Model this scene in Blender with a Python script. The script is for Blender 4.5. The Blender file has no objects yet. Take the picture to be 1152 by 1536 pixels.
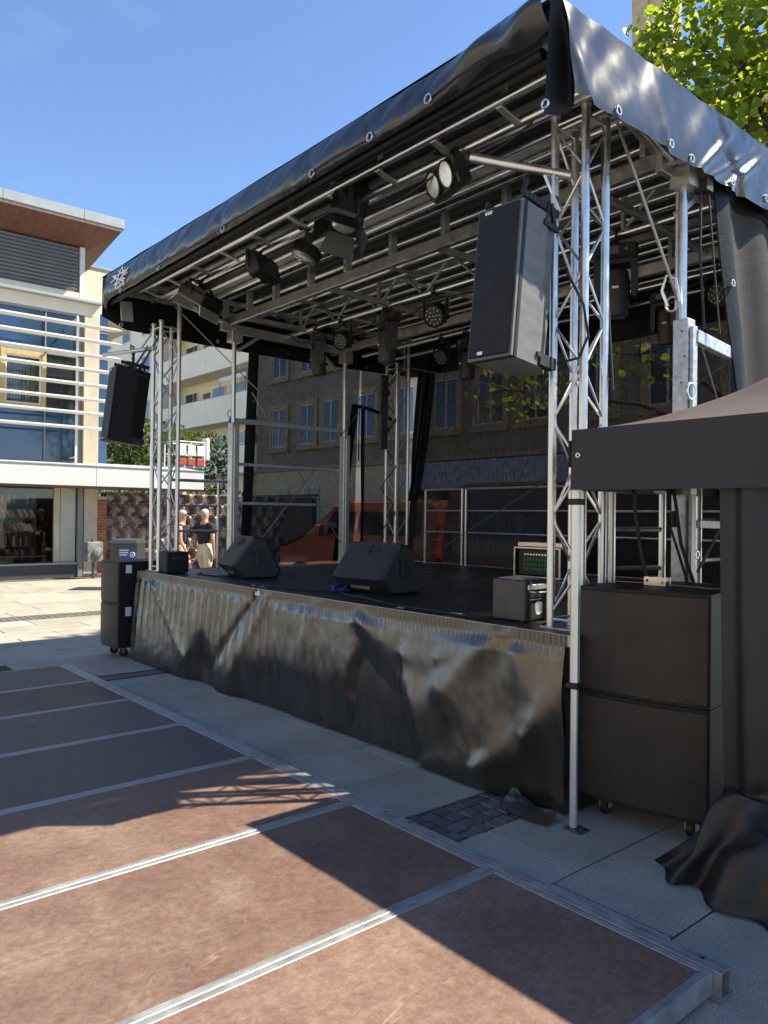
import bpy, bmesh, math, random
from math import sin, cos, pi, radians, sqrt, exp
from mathutils import Vector, Matrix, noise as mnoise

S = bpy.context.scene
COL = S.collection
rnd = random.Random(7)

# ------------------------------------------------------------------ camera, sky, sun, exposure
cam_d = bpy.data.cameras.new('camera')
cam = bpy.data.objects.new('camera', cam_d)
COL.objects.link(cam)
S.camera = cam
YAW, PITCH, ROLL = radians(49.524), radians(0.288), radians(0.644)
fw = Vector((-sin(YAW) * cos(PITCH), cos(YAW) * cos(PITCH), sin(PITCH)))
rt = Vector((cos(YAW), sin(YAW), 0))
up = rt.cross(fw)
r2 = rt * cos(ROLL) + up * sin(ROLL)
u2 = -rt * sin(ROLL) + up * cos(ROLL)
cam.matrix_world = Matrix(((r2.x, u2.x, -fw.x, 0), (r2.y, u2.y, -fw.y, 0), (r2.z, u2.z, -fw.z, 1.65), (0, 0, 0, 1)))
cam_d.sensor_fit = 'VERTICAL'
cam_d.sensor_height = 36
cam_d.sensor_width = 27
cam_d.lens = 36 * 1149.8 / 1536
cam_d.clip_start = 0.05
cam_d.clip_end = 2000

SUN_AZ, SUN_EL = radians(57), radians(50)
world = bpy.data.worlds.new('World')
S.world = world
world.use_nodes = True
wt = world.node_tree
wt.nodes.clear()
w_out = wt.nodes.new('ShaderNodeOutputWorld')
w_bg = wt.nodes.new('ShaderNodeBackground')
w_sky = wt.nodes.new('ShaderNodeTexSky')
w_sky.sky_type = 'NISHITA'
w_sky.sun_disc = False
w_sky.sun_elevation = SUN_EL
w_sky.sun_rotation = radians(90) - SUN_AZ
w_sky.air_density = 1.0
w_sky.dust_density = 0.0
w_sky.altitude = 900
w_sky.ozone_density = 5.0
w_bg.inputs['Strength'].default_value = 0.098
w_tc = wt.nodes.new('ShaderNodeTexCoord')
w_map = wt.nodes.new('ShaderNodeMapping')
w_map.inputs['Scale'].default_value = (1.6, 5.0, 9.0)
w_map.inputs['Rotation'].default_value = (0.5, 0.35, 0.4)
w_n = wt.nodes.new('ShaderNodeTexNoise')
w_n.inputs['Scale'].default_value = 1.5
w_n.inputs['Detail'].default_value = 7
w_n.inputs['Roughness'].default_value = 0.6
w_r = wt.nodes.new('ShaderNodeMapRange')
w_r.inputs['From Min'].default_value = 0.56
w_r.inputs['From Max'].default_value = 0.85
w_r.inputs['To Max'].default_value = 0.05
w_mix = wt.nodes.new('ShaderNodeMix')
w_mix.data_type = 'RGBA'
w_mix.inputs[7].default_value = (7.0, 7.6, 8.4, 1)
wt.links.new(w_tc.outputs['Generated'], w_map.inputs['Vector'])
wt.links.new(w_map.outputs[0], w_n.inputs['Vector'])
wt.links.new(w_n.outputs['Fac'], w_r.inputs['Value'])
wt.links.new(w_r.outputs[0], w_mix.inputs[0])
wt.links.new(w_sky.outputs[0], w_mix.inputs[6])
wt.links.new(w_mix.outputs[2], w_bg.inputs['Color'])
wt.links.new(w_bg.outputs[0], w_out.inputs[0])

sun_d = bpy.data.lights.new('sun', 'SUN')
sun_d.energy = 4.2
sun_d.angle = radians(0.53)
sun_d.color = (1.0, 0.905, 0.73)
sun = bpy.data.objects.new('sun', sun_d)
COL.objects.link(sun)
sdir = Vector((cos(SUN_AZ) * cos(SUN_EL), sin(SUN_AZ) * cos(SUN_EL), sin(SUN_EL)))
sun.rotation_euler = sdir.to_track_quat('Z', 'Y').to_euler()
sun.location = sdir * 60

S.view_settings.view_transform = 'Standard'
S.view_settings.look = 'None'
S.view_settings.exposure = 1.40
S.view_settings.gamma = 1
S.view_settings.use_curve_mapping = False
S.render.engine = 'CYCLES'
S.cycles.use_denoising = True
S.cycles.max_bounces = 10
S.cycles.transparent_max_bounces = 16
S.cycles.diffuse_bounces = 4
S.cycles.glossy_bounces = 4
S.cycles.sample_clamp_indirect = 6


# ------------------------------------------------------------------ materials
def lin(c):
    return tuple((x / 12.92 if x <= 0.04045 else ((x + 0.055) / 1.055) ** 2.4) for x in c)


def mat(name, col, rough=0.5, metal=0.0, var=0.0, vscale=6.0, bump=0.0, bscale=40.0, spec=0.5, vcol=None, coat=0.0,
        stretch=None, rvar=0.0, objrand=0.0, bdist=0.01, detail=5):
    m = bpy.data.materials.new(name)
    m.use_nodes = True
    t = m.node_tree
    b = t.nodes['Principled BSDF']
    b.inputs['Base Color'].default_value = (*col, 1)
    b.inputs['Roughness'].default_value = rough
    b.inputs['Metallic'].default_value = metal
    b.inputs['Specular IOR Level'].default_value = spec
    b.inputs['Coat Weight'].default_value = coat
    tc = t.nodes.new('ShaderNodeTexCoord')
    src = tc.outputs['Object']
    if stretch:
        mp = t.nodes.new('ShaderNodeMapping')
        mp.inputs['Scale'].default_value = stretch
        t.links.new(src, mp.inputs['Vector'])
        src = mp.outputs[0]
    if var > 0:
        n = t.nodes.new('ShaderNodeTexNoise')
        n.inputs['Scale'].default_value = vscale
        n.inputs['Detail'].default_value = detail
        n.inputs['Roughness'].default_value = 0.62
        t.links.new(src, n.inputs['Vector'])
        mr = t.nodes.new('ShaderNodeMapRange')
        mr.inputs['From Min'].default_value = 0.3
        mr.inputs['From Max'].default_value = 0.7
        t.links.new(n.outputs['Fac'], mr.inputs['Value'])
        mx = t.nodes.new('ShaderNodeMix')
        mx.data_type = 'RGBA'
        c2 = vcol if vcol else tuple(min(1, c * (1 + var)) for c in col)
        c1 = col if vcol else tuple(c * (1 - var) for c in col)
        mx.inputs[6].default_value = (*c1, 1)
        mx.inputs[7].default_value = (*c2, 1)
        t.links.new(mr.outputs[0], mx.inputs[0])
        last = mx.outputs[2]
        if objrand > 0:
            last = obj_random(t, last, objrand)
        t.links.new(last, b.inputs['Base Color'])
        if rvar > 0:
            r = t.nodes.new('ShaderNodeMapRange')
            r.inputs['From Min'].default_value = 0.3
            r.inputs['From Max'].default_value = 0.7
            r.inputs['To Min'].default_value = max(0.02, rough - rvar)
            r.inputs['To Max'].default_value = rough + rvar
            t.links.new(n.outputs['Fac'], r.inputs['Value'])
            t.links.new(r.outputs[0], b.inputs['Roughness'])
    if bump > 0:
        n2 = t.nodes.new('ShaderNodeTexNoise')
        n2.inputs['Scale'].default_value = bscale
        n2.inputs['Detail'].default_value = 4
        t.links.new(src, n2.inputs['Vector'])
        bp = t.nodes.new('ShaderNodeBump')
        bp.inputs['Strength'].default_value = bump
        bp.inputs['Distance'].default_value = bdist
        t.links.new(n2.outputs['Fac'], bp.inputs['Height'])
        t.links.new(bp.outputs[0], b.inputs['Normal'])
    return m


def obj_random(t, last, amt):
    oi = t.nodes.new('ShaderNodeObjectInfo')
    mr = t.nodes.new('ShaderNodeMapRange')
    mr.inputs['To Min'].default_value = 1 - amt
    mr.inputs['To Max'].default_value = 1 + amt
    t.links.new(oi.outputs['Random'], mr.inputs['Value'])
    mm = t.nodes.new('ShaderNodeMix')
    mm.data_type = 'RGBA'
    mm.blend_type = 'MULTIPLY'
    mm.inputs[0].default_value = 1
    t.links.new(last, mm.inputs[6])
    t.links.new(mr.outputs[0], mm.inputs[7])
    return mm.outputs[2]


def ramp(t, src, stops):
    r = t.nodes.new('ShaderNodeValToRGB')
    e = r.color_ramp.elements
    while len(e) < len(stops):
        e.new(0.5)
    for k, (p, c) in enumerate(stops):
        e[k].position = p
        e[k].color = (*c, 1) if len(c) == 3 else c
    t.links.new(src, r.inputs['Fac'])
    return r.outputs['Color']


def granite(name, base, dark, objr=0.10, rough=0.75, stain=0.25):
    m = mat(name, base, rough, bump=0.12, bscale=160, bdist=0.003)
    t = m.node_tree
    b = t.nodes['Principled BSDF']
    tc = t.nodes.new('ShaderNodeTexCoord')
    g = t.nodes.new('ShaderNodeNewGeometry')
    n = t.nodes.new('ShaderNodeTexNoise')
    n.inputs['Scale'].default_value = 120
    n.inputs['Detail'].default_value = 3
    t.links.new(g.outputs['Position'], n.inputs['Vector'])
    c = ramp(t, n.outputs['Fac'], [(0.30, dark), (0.5, base), (0.72, tuple(min(1, x * 1.25) for x in base))])
    n2 = t.nodes.new('ShaderNodeTexNoise')
    n2.inputs['Scale'].default_value = 1.7
    n2.inputs['Detail'].default_value = 6
    n2.inputs['Roughness'].default_value = 0.65
    t.links.new(g.outputs['Position'], n2.inputs['Vector'])
    mr = t.nodes.new('ShaderNodeMapRange')
    mr.inputs['From Min'].default_value = 0.3
    mr.inputs['From Max'].default_value = 0.7
    mr.inputs['To Min'].default_value = 1 - stain
    mr.inputs['To Max'].default_value = 1 + stain * 0.4
    t.links.new(n2.outputs['Fac'], mr.inputs['Value'])
    mm = t.nodes.new('ShaderNodeMix')
    mm.data_type = 'RGBA'
    mm.blend_type = 'MULTIPLY'
    mm.inputs[0].default_value = 1
    t.links.new(c, mm.inputs[6])
    t.links.new(mr.outputs[0], mm.inputs[7])
    last = obj_random(t, mm.outputs[2], objr)
    t.links.new(last, b.inputs['Base Color'])
    return m


M = {}
M['slab'] = granite('granite slab', (0.385, 0.362, 0.295), (0.20, 0.19, 0.16), 0.10)
M['sett'] = granite('basalt sett', (0.125, 0.123, 0.115), (0.065, 0.064, 0.062), 0.25, 0.7)
M['joint'] = mat('joint grit', (0.045, 0.042, 0.034), 0.95, var=0.4, vscale=9, vcol=(0.06, 0.075, 0.022))
M['iron'] = mat('cast iron', (0.035, 0.033, 0.032), 0.6, 0.4, var=0.4, vscale=20)


def paving_far():
    m = mat('far paving', (0.33, 0.32, 0.28), 0.8)
    t = m.node_tree
    b = t.nodes['Principled BSDF']
    g = t.nodes.new('ShaderNodeNewGeometry')
    br = t.nodes.new('ShaderNodeTexBrick')
    br.inputs['Color1'].default_value = (0.34, 0.33, 0.29, 1)
    br.inputs['Color2'].default_value = (0.28, 0.275, 0.245, 1)
    br.inputs['Mortar'].default_value = (0.10, 0.095, 0.08, 1)
    br.inputs['Scale'].default_value = 1.0
    br.inputs['Mortar Size'].default_value = 0.005
    br.inputs['Brick Width'].default_value = 1.16
    br.inputs['Row Height'].default_value = 0.58
    t.links.new(g.outputs['Position'], br.inputs['Vector'])
    n = t.nodes.new('ShaderNodeTexNoise')
    n.inputs['Scale'].default_value = 0.8
    n.inputs['Detail'].default_value = 8
    t.links.new(g.outputs['Position'], n.inputs['Vector'])
    c = ramp(t, n.outputs['Fac'], [(0.3, (0.7, 0.7, 0.7)), (0.7, (1.1, 1.1, 1.1))])
    mm = t.nodes.new('ShaderNodeMix')
    mm.data_type = 'RGBA'
    mm.blend_type = 'MULTIPLY'
    mm.inputs[0].default_value = 1
    t.links.new(br.outputs['Color'], mm.inputs[6])
    t.links.new(c, mm.inputs[7])
    t.links.new(mm.outputs[2], b.inputs['Base Color'])
    return m


M['paving_far'] = paving_far()


def deck_board(grey=False):
    m = mat('phenolic deck board', (0.2, 0.1, 0.07), 0.42)
    t = m.node_tree
    b = t.nodes['Principled BSDF']
    g = t.nodes.new('ShaderNodeNewGeometry')
    oi = t.nodes.new('ShaderNodeObjectInfo')
    ad = t.nodes.new('ShaderNodeVectorMath')
    ad.operation = 'ADD'
    sc = t.nodes.new('ShaderNodeVectorMath')
    sc.operation = 'SCALE'
    cb = t.nodes.new('ShaderNodeCombineXYZ')
    t.links.new(oi.outputs['Random'], cb.inputs[0])
    t.links.new(oi.outputs['Random'], cb.inputs[1])
    t.links.new(cb.outputs[0], sc.inputs[0])
    sc.inputs['Scale'].default_value = 37
    t.links.new(g.outputs['Position'], ad.inputs[0])
    t.links.new(sc.outputs[0], ad.inputs[1])
    P = ad.outputs[0]

    def nz(scale, stretch=None, rot=0.0, det=6, rough=0.65, dist=0.0):
        src = P
        if stretch:
            mp = t.nodes.new('ShaderNodeMapping')
            mp.inputs['Scale'].default_value = stretch
            mp.inputs['Rotation'].default_value = (0, 0, rot)
            t.links.new(src, mp.inputs['Vector'])
            src = mp.outputs[0]
        n = t.nodes.new('ShaderNodeTexNoise')
        n.inputs['Scale'].default_value = scale
        n.inputs['Detail'].default_value = det
        n.inputs['Roughness'].default_value = rough
        n.inputs['Distortion'].default_value = dist
        t.links.new(src, n.inputs['Vector'])
        return n.outputs['Fac']
    big = nz(2.3, None, 0, 8, 0.7)
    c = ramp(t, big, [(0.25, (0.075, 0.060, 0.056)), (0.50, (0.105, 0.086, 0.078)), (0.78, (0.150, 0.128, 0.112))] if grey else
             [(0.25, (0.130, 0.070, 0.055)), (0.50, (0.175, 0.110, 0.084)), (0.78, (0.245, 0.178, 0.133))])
    fine = nz(30, (1.0, 0.75, 1), 0.35, 8, 0.85, .6)
    c2 = ramp(t, fine, [(0.34, (0.66, 0.64, 0.62)), (0.52, (1, 1, 1)), (0.70, (1.42, 1.42, 1.38))])
    mm = t.nodes.new('ShaderNodeMix')
    mm.data_type = 'RGBA'
    mm.blend_type = 'MULTIPLY'
    mm.inputs[0].default_value = 1
    t.links.new(c, mm.inputs[6])
    t.links.new(c2, mm.inputs[7])
    last = mm.outputs[2]
    # fine scratches: thin level lines of stretched noises
    for k, (st, ro, sc_, w, dist) in enumerate([((1, .09, 1), .5, 3.1, .004, .15), ((1, .06, 1), -.75, 4.3, .004, .1), ((1, .10, 1), 1.25, 2.7, .003, .2),
                                         ((1, .07, 1), .1, 3.7, .003, .1)]):
        f = nz(sc_, st, ro, 2, 0.5, dist)
        s1 = t.nodes.new('ShaderNodeMath')
        s1.operation = 'SUBTRACT'
        s1.inputs[1].default_value = 0.5 + 0.04 * k
        t.links.new(f, s1.inputs[0])
        s2 = t.nodes.new('ShaderNodeMath')
        s2.operation = 'ABSOLUTE'
        t.links.new(s1.outputs[0], s2.inputs[0])
        mr = t.nodes.new('ShaderNodeMapRange')
        mr.inputs['From Min'].default_value = 0
        mr.inputs['From Max'].default_value = w
        mr.inputs['To Min'].default_value = 0.38
        mr.inputs['To Max'].default_value = 0
        t.links.new(s2.outputs[0], mr.inputs['Value'])
        msk = nz(1.1 + k * .4, (1, 1, 1), k, 4)
        mk = t.nodes.new('ShaderNodeMapRange')
        mk.inputs['From Min'].default_value = 0.54
        mk.inputs['From Max'].default_value = 0.68
        t.links.new(msk, mk.inputs['Value'])
        mu = t.nodes.new('ShaderNodeMath')
        mu.operation = 'MULTIPLY'
        t.links.new(mr.outputs[0], mu.inputs[0])
        t.links.new(mk.outputs[0], mu.inputs[1])
        mx = t.nodes.new('ShaderNodeMix')
        mx.data_type = 'RGBA'
        mx.inputs[7].default_value = (0.42, 0.30, 0.20, 1)
        t.links.new(mu.outputs[0], mx.inputs[0])
        t.links.new(last, mx.inputs[6])
        last = mx.outputs[2]
    last = obj_random(t, last, 0.22)
    t.links.new(last, b.inputs['Base Color'])
    rr = t.nodes.new('ShaderNodeMapRange')
    rr.inputs['From Min'].default_value = 0.3
    rr.inputs['From Max'].default_value = 0.7
    rr.inputs['To Min'].default_value = 0.42
    rr.inputs['To Max'].default_value = 0.62
    b.inputs['Specular IOR Level'].default_value = 0.35
    t.links.new(big, rr.inputs['Value'])
    t.links.new(rr.outputs[0], b.inputs['Roughness'])
    bp = t.nodes.new('ShaderNodeBump')
    bp.inputs['Strength'].default_value = 0.25
    bp.inputs['Distance'].default_value = 0.003
    t.links.new(nz(140, None, 0, 2), bp.inputs['Height'])
    t.links.new(bp.outputs[0], b.inputs['Normal'])
    return m


M['board'] = deck_board()
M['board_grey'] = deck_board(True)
M['alu'] = mat('brushed aluminium', (0.66, 0.66, 0.65), 0.36, 1.0, var=0.14, vscale=14, rvar=0.1, bump=0.05, bscale=90)
M['alu_edge'] = mat('worn aluminium edging', (0.37, 0.37, 0.36), 0.5, 0.6, var=0.22, vscale=9, rvar=0.14, bump=0.1, bscale=60, bdist=0.003)
M['alu_dull'] = mat('dull aluminium beam', (0.55, 0.54, 0.52), 0.45, 0.9, var=0.2, vscale=8, rvar=0.1)
M['galv'] = mat('galvanised steel', (0.52, 0.54, 0.55), 0.5, 0.6, var=0.3, vscale=28, rvar=0.12)
M['steel_dark'] = mat('dark steel', (0.10, 0.10, 0.10), 0.5, 0.6, var=0.2, vscale=12)
M['cable'] = mat('black rubber cable', (0.012, 0.012, 0.013), 0.6)
M['wire'] = mat('steel wire rope', (0.35, 0.34, 0.32), 0.45, 0.9)
M['skirt'] = mat('black pvc skirt', (0.011, 0.0092, 0.0064), 0.29, var=0.5, vscale=3, vcol=(0.019, 0.0165, 0.012), bump=0.22, bscale=16, bdist=0.006, rvar=0.06, spec=1.0, stretch=(1.6, 1, 0.7))
M['skirt'].node_tree.nodes['Principled BSDF'].inputs['IOR'].default_value = 1.6
M['tarp'] = mat('black pvc tarpaulin', (0.012, 0.015, 0.023), 0.25, var=0.4, vscale=1.8, vcol=(0.030, 0.032, 0.036), detail=8, bump=0.10, bscale=9, bdist=0.01, rvar=0.09, spec=0.75)
M['tarp_in'] = mat('tarpaulin underside', (0.032, 0.033, 0.037), 0.35, var=0.3, vscale=4, bump=0.2, bscale=12)
M['hem'] = mat('black pvc hem', (0.008, 0.008, 0.009), 0.5, bump=0.3, bscale=25, bdist=0.01, spec=0.2)
M['alu_tube'] = mat('bright aluminium tube', (0.86, 0.85, 0.82), 0.30, 1.0, var=0.08, vscale=6, rvar=0.06)
M['floor'] = mat('black stage floor', (0.020, 0.020, 0.021), 0.45, var=0.6, vscale=5, rvar=0.14, bump=0.1, bscale=120, bdist=0.003)
M['cab'] = mat('black speaker paint', (0.011, 0.011, 0.0115), 0.55, spec=0.3, var=0.4, vscale=14, bump=0.3, bscale=220, bdist=0.003)
M['cab_sunlit'] = mat('sunlit dark grey speaker paint', (0.13, 0.13, 0.128), 0.6, var=0.25, vscale=5, bump=0.25, bscale=150, bdist=0.003, stretch=(1, 1, 3))  # lighter copy of the black cabinet paint, sunlight put into the colour
M['cab_brown'] = mat('grey brown speaker paint', (0.06, 0.054, 0.046), 0.55, var=0.2, vscale=10, bump=0.2, bscale=150, bdist=0.003)
M['plastic'] = mat('black moulded plastic', (0.020, 0.020, 0.021), 0.5, bump=0.35, bscale=260, bdist=0.003)
M['lamp_black'] = mat('black lamp housing', (0.014, 0.014, 0.015), 0.42, bump=0.15, bscale=150, bdist=0.002)
M['red_plug'] = mat('red connector', (0.35, 0.02, 0.02), 0.4)
M['blue_plug'] = mat('blue connector', (0.02, 0.06, 0.4), 0.35)
M['green_led'] = mat('green terminal block', (0.015, 0.17, 0.05), 0.4)
M['lens_cluster'] = mat('led lens cluster', (0.20, 0.20, 0.19), 0.2, 0.5, var=0.4, vscale=60)
M['lens'] = mat('lamp lens', (0.25, 0.25, 0.24), 0.12, 0.6, var=0.4, vscale=60)
M['reflector'] = mat('silver reflector', (0.85, 0.84, 0.80), 0.25, 0.7, var=0.15, vscale=30)
M['cob'] = mat('yellow led chip', (0.75, 0.5, 0.05), 0.5)
M['white'] = mat('white paint', (0.72, 0.71, 0.69), 0.5, var=0.05, vscale=3)
M['white_mark'] = mat('white print', (0.75, 0.75, 0.75), 0.5)
M['ring'] = mat('nickel grommet', (0.75, 0.75, 0.73), 0.3, 0.9)
M['tent_cloth'] = mat('black tent cloth', (0.020, 0.019, 0.021), 0.62, var=0.25, vscale=5, bump=0.2, bscale=300, bdist=0.002)
M['tent_top'] = mat('sunlit tent roof cloth', (0.075, 0.058, 0.058), 0.7, var=0.2, vscale=4, bump=0.25, bscale=90, bdist=0.004)  # paler and pinker than the valance: the sun on top is in the colour
M['curtain'] = mat('black coated curtain cloth', (0.014, 0.0135, 0.0135), 0.45, var=0.3, vscale=4, bump=0.15, bscale=220, bdist=0.002, spec=0.45)
M['render'] = mat('cream render', (0.66, 0.60, 0.47), 0.9, var=0.08, vscale=4, bump=0.2, bscale=60, bdist=0.01)
M['render_apt'] = mat('cream balcony render', (0.80, 0.70, 0.52), 0.9, var=0.06, vscale=0.8, bump=0.1, bscale=20)
M['render_yellow'] = mat('pale yellow wall', (0.75, 0.64, 0.40), 0.9, var=0.05, vscale=1)
M['pier_stone'] = mat('travertine pier', (0.50, 0.44, 0.33), 0.8, var=0.18, vscale=3, stretch=(1, 1, 0.5))
M['zinc'] = mat('zinc fascia', (0.30, 0.33, 0.34), 0.5, 0.3, var=0.1, vscale=3)
M['soffit'] = mat('red brown soffit board', (0.17, 0.078, 0.053), 0.6, var=0.3, vscale=3, stretch=(1, 6, 1))
M['rough_wood'] = mat('rough timber edge', (0.45, 0.34, 0.25), 0.8, var=0.5, vscale=30, bump=0.6, bscale=40)
M['louvre'] = mat('grey louvre slat', (0.16, 0.17, 0.185), 0.5, 0.2, var=0.1, vscale=2)
M['frame_grey'] = mat('grey window frame', (0.23, 0.235, 0.24), 0.5, 0.3)
M['frame_yellow'] = mat('yellow timber window frame', (0.44, 0.33, 0.14), 0.6, var=0.15, vscale=8)
M['frame_white'] = mat('white window frame', (0.68, 0.67, 0.64), 0.5)
M['blind'] = mat('vertical blind', (0.34, 0.31, 0.27), 0.9, var=0.15, vscale=4)
M['dark_room'] = mat('dark interior', (0.03, 0.028, 0.027), 0.9)
M['frost'] = mat('frosted pale panel', (0.42, 0.44, 0.36), 0.35, var=0.06, vscale=2)
M['canopy_white'] = mat('white canopy panel', (0.58, 0.585, 0.57), 0.5, var=0.05, vscale=1.5)
M['plinth'] = mat('dark plinth', (0.06, 0.06, 0.065), 0.5, var=0.2, vscale=4)
M['brick'] = mat('red brick', (0.36, 0.115, 0.06), 0.85, var=0.3, vscale=8, objrand=0.3, bump=0.3, bscale=60)
M['mortar'] = mat('mortar', (0.48, 0.44, 0.38), 0.95)
M['dark_brick'] = mat('dark brown brick', (0.09, 0.065, 0.055), 0.85, var=0.3, vscale=8, objrand=0.3)
M['glaze'] = mat('glazed brown ceramic', (0.27, 0.20, 0.165), 0.25, var=0.5, vscale=3, objrand=0.35, spec=0.8, coat=0.3)
M['bin'] = mat('dark grey bin plastic', (0.045, 0.047, 0.05), 0.5, bump=0.2, bscale=120)
M['sticker'] = mat('blue sticker', (0.02, 0.06, 0.22), 0.5)
M['cabinet'] = mat('grey street cabinet with smeared paint', (0.30, 0.31, 0.30), 0.7, var=0.9, vscale=5, vcol=(0.03, 0.03, 0.03), detail=8)
M['roughcast'] = mat('grey brown roughcast', (0.34, 0.29, 0.23), 0.95, var=0.2, vscale=1.5, bump=0.5, bscale=30, bdist=0.02)
M['sandstone'] = mat('sandstone window surround', (0.50, 0.37, 0.22), 0.85, var=0.2, vscale=3)
M['awning'] = mat('pale grey awning', (0.60, 0.62, 0.66), 0.7, var=0.15, vscale=5)
M['van_orange'] = mat('orange car paint', (0.30, 0.062, 0.014), 0.25, 0.1, coat=0.6)
M['van_maroon'] = mat('dark maroon car paint', (0.10, 0.012, 0.010), 0.3, 0.1, coat=0.5)
M['tyre'] = mat('tyre rubber', (0.02, 0.02, 0.02), 0.8)
M['skin'] = mat('skin', (0.55, 0.29, 0.18), 0.55, var=0.1, vscale=8)
M['hair'] = mat('white grey hair', (0.42, 0.40, 0.37), 0.8, var=0.25, vscale=40)
M['cloth_black'] = mat('black cotton', (0.020, 0.021, 0.024), 0.9, bump=0.3, bscale=20)
M['cloth_beige'] = mat('beige cotton', (0.62, 0.53, 0.38), 0.9, var=0.08, bump=0.4, bscale=15)
M['bark'] = mat('bark', (0.10, 0.075, 0.055), 0.95, var=0.4, vscale=12, stretch=(1, 1, .3), bump=0.8, bscale=14, bdist=0.03)
M['red_white'] = mat('red panel', (0.40, 0.07, 0.05), 0.5)
M['opposite'] = mat('brown rendered fronts', (0.50, 0.37, 0.22), 0.9, var=0.3, vscale=1.5)
M['books'] = None


def glass(name, tint, rough=0.03):
    m = mat(name, tint, rough, 0.0, spec=1.0, coat=1.0)
    b = m.node_tree.nodes['Principled BSDF']
    b.inputs['Coat Roughness'].default_value = 0.02
    b.inputs['IOR'].default_value = 1.9
    return m


M['glass_dark'] = mat('dark window glass', (0.02, 0.024, 0.03), 0.05, spec=0.9)
M['glass_blue'] = mat('sky blue window glass', (0.018, 0.045, 0.10), 0.05, spec=0.9)  # blue of the mirrored sky put into the base colour
M['glass_van'] = mat('tinted car window', (0.015, 0.018, 0.022), 0.08, spec=0.5)


def clear_glass():
    m = bpy.data.materials.new('clear shop glass')
    m.use_nodes = True
    t = m.node_tree
    t.nodes.clear()
    o = t.nodes.new('ShaderNodeOutputMaterial')
    mx = t.nodes.new('ShaderNodeMixShader')
    tr = t.nodes.new('ShaderNodeBsdfTransparent')
    gl = t.nodes.new('ShaderNodeBsdfGlossy')
    gl.inputs['Roughness'].default_value = 0.02
    tr.inputs['Color'].default_value = (0.9, 0.92, 0.9, 1)
    fr = t.nodes.new('ShaderNodeFresnel')
    fr.inputs['IOR'].default_value = 1.5
    t.links.new(fr.outputs[0], mx.inputs[0])
    t.links.new(tr.outputs[0], mx.inputs[1])
    t.links.new(gl.outputs[0], mx.inputs[2])
    t.links.new(mx.outputs[0], o.inputs[0])
    return m


M['glass_clear'] = clear_glass()


def gauze(name, cover, col):
    m = bpy.data.materials.new(name)
    m.use_nodes = True
    t = m.node_tree
    t.nodes.clear()
    o = t.nodes.new('ShaderNodeOutputMaterial')
    mx = t.nodes.new('ShaderNodeMixShader')
    tr = t.nodes.new('ShaderNodeBsdfTransparent')
    df = t.nodes.new('ShaderNodeBsdfPrincipled')
    df.inputs['Base Color'].default_value = (*col, 1)
    df.inputs['Roughness'].default_value = 0.7
    df.inputs['Specular IOR Level'].default_value = 0.15
    tc = t.nodes.new('ShaderNodeTexCoord')
    mp = t.nodes.new('ShaderNodeMapping')
    mp.inputs['Scale'].default_value = (60, 60, 14)
    n = t.nodes.new('ShaderNodeTexNoise')
    n.inputs['Scale'].default_value = 1.0
    n.inputs['Detail'].default_value = 3
    t.links.new(tc.outputs['Object'], mp.inputs[0])
    t.links.new(mp.outputs[0], n.inputs['Vector'])
    mp2 = t.nodes.new('ShaderNodeMapping')
    mp2.inputs['Scale'].default_value = (220, 220, 220)
    n2 = t.nodes.new('ShaderNodeTexNoise')
    n2.inputs['Scale'].default_value = 1.0
    n2.inputs['Detail'].default_value = 2
    t.links.new(tc.outputs['Object'], mp2.inputs[0])
    t.links.new(mp2.outputs[0], n2.inputs['Vector'])
    add = t.nodes.new('ShaderNodeMath')
    add.operation = 'ADD'
    t.links.new(n.outputs['Fac'], add.inputs[0])
    t.links.new(n2.outputs['Fac'], add.inputs[1])
    mr = t.nodes.new('ShaderNodeMapRange')
    mr.inputs['From Min'].default_value = 0.7
    mr.inputs['From Max'].default_value = 1.3
    mr.inputs['To Min'].default_value = cover - 0.08
    mr.inputs['To Max'].default_value = cover + 0.08
    t.links.new(add.outputs[0], mr.inputs['Value'])
    t.links.new(mr.outputs[0], mx.inputs[0])
    t.links.new(tr.outputs[0], mx.inputs[1])
    t.links.new(df.outputs[0], mx.inputs[2])
    t.links.new(mx.outputs[0], o.inputs[0])
    return m


M['gauze'] = gauze('black stage gauze', 0.78, (0.020, 0.020, 0.021))
M['gauze_side'] = gauze('sunlit black stage gauze', 0.88, (0.045, 0.044, 0.042))  # paler copy of the black gauze, the sun on it painted in
M['gauze_back'] = gauze('black back wall gauze', 0.905, (0.020, 0.020, 0.021))


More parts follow.
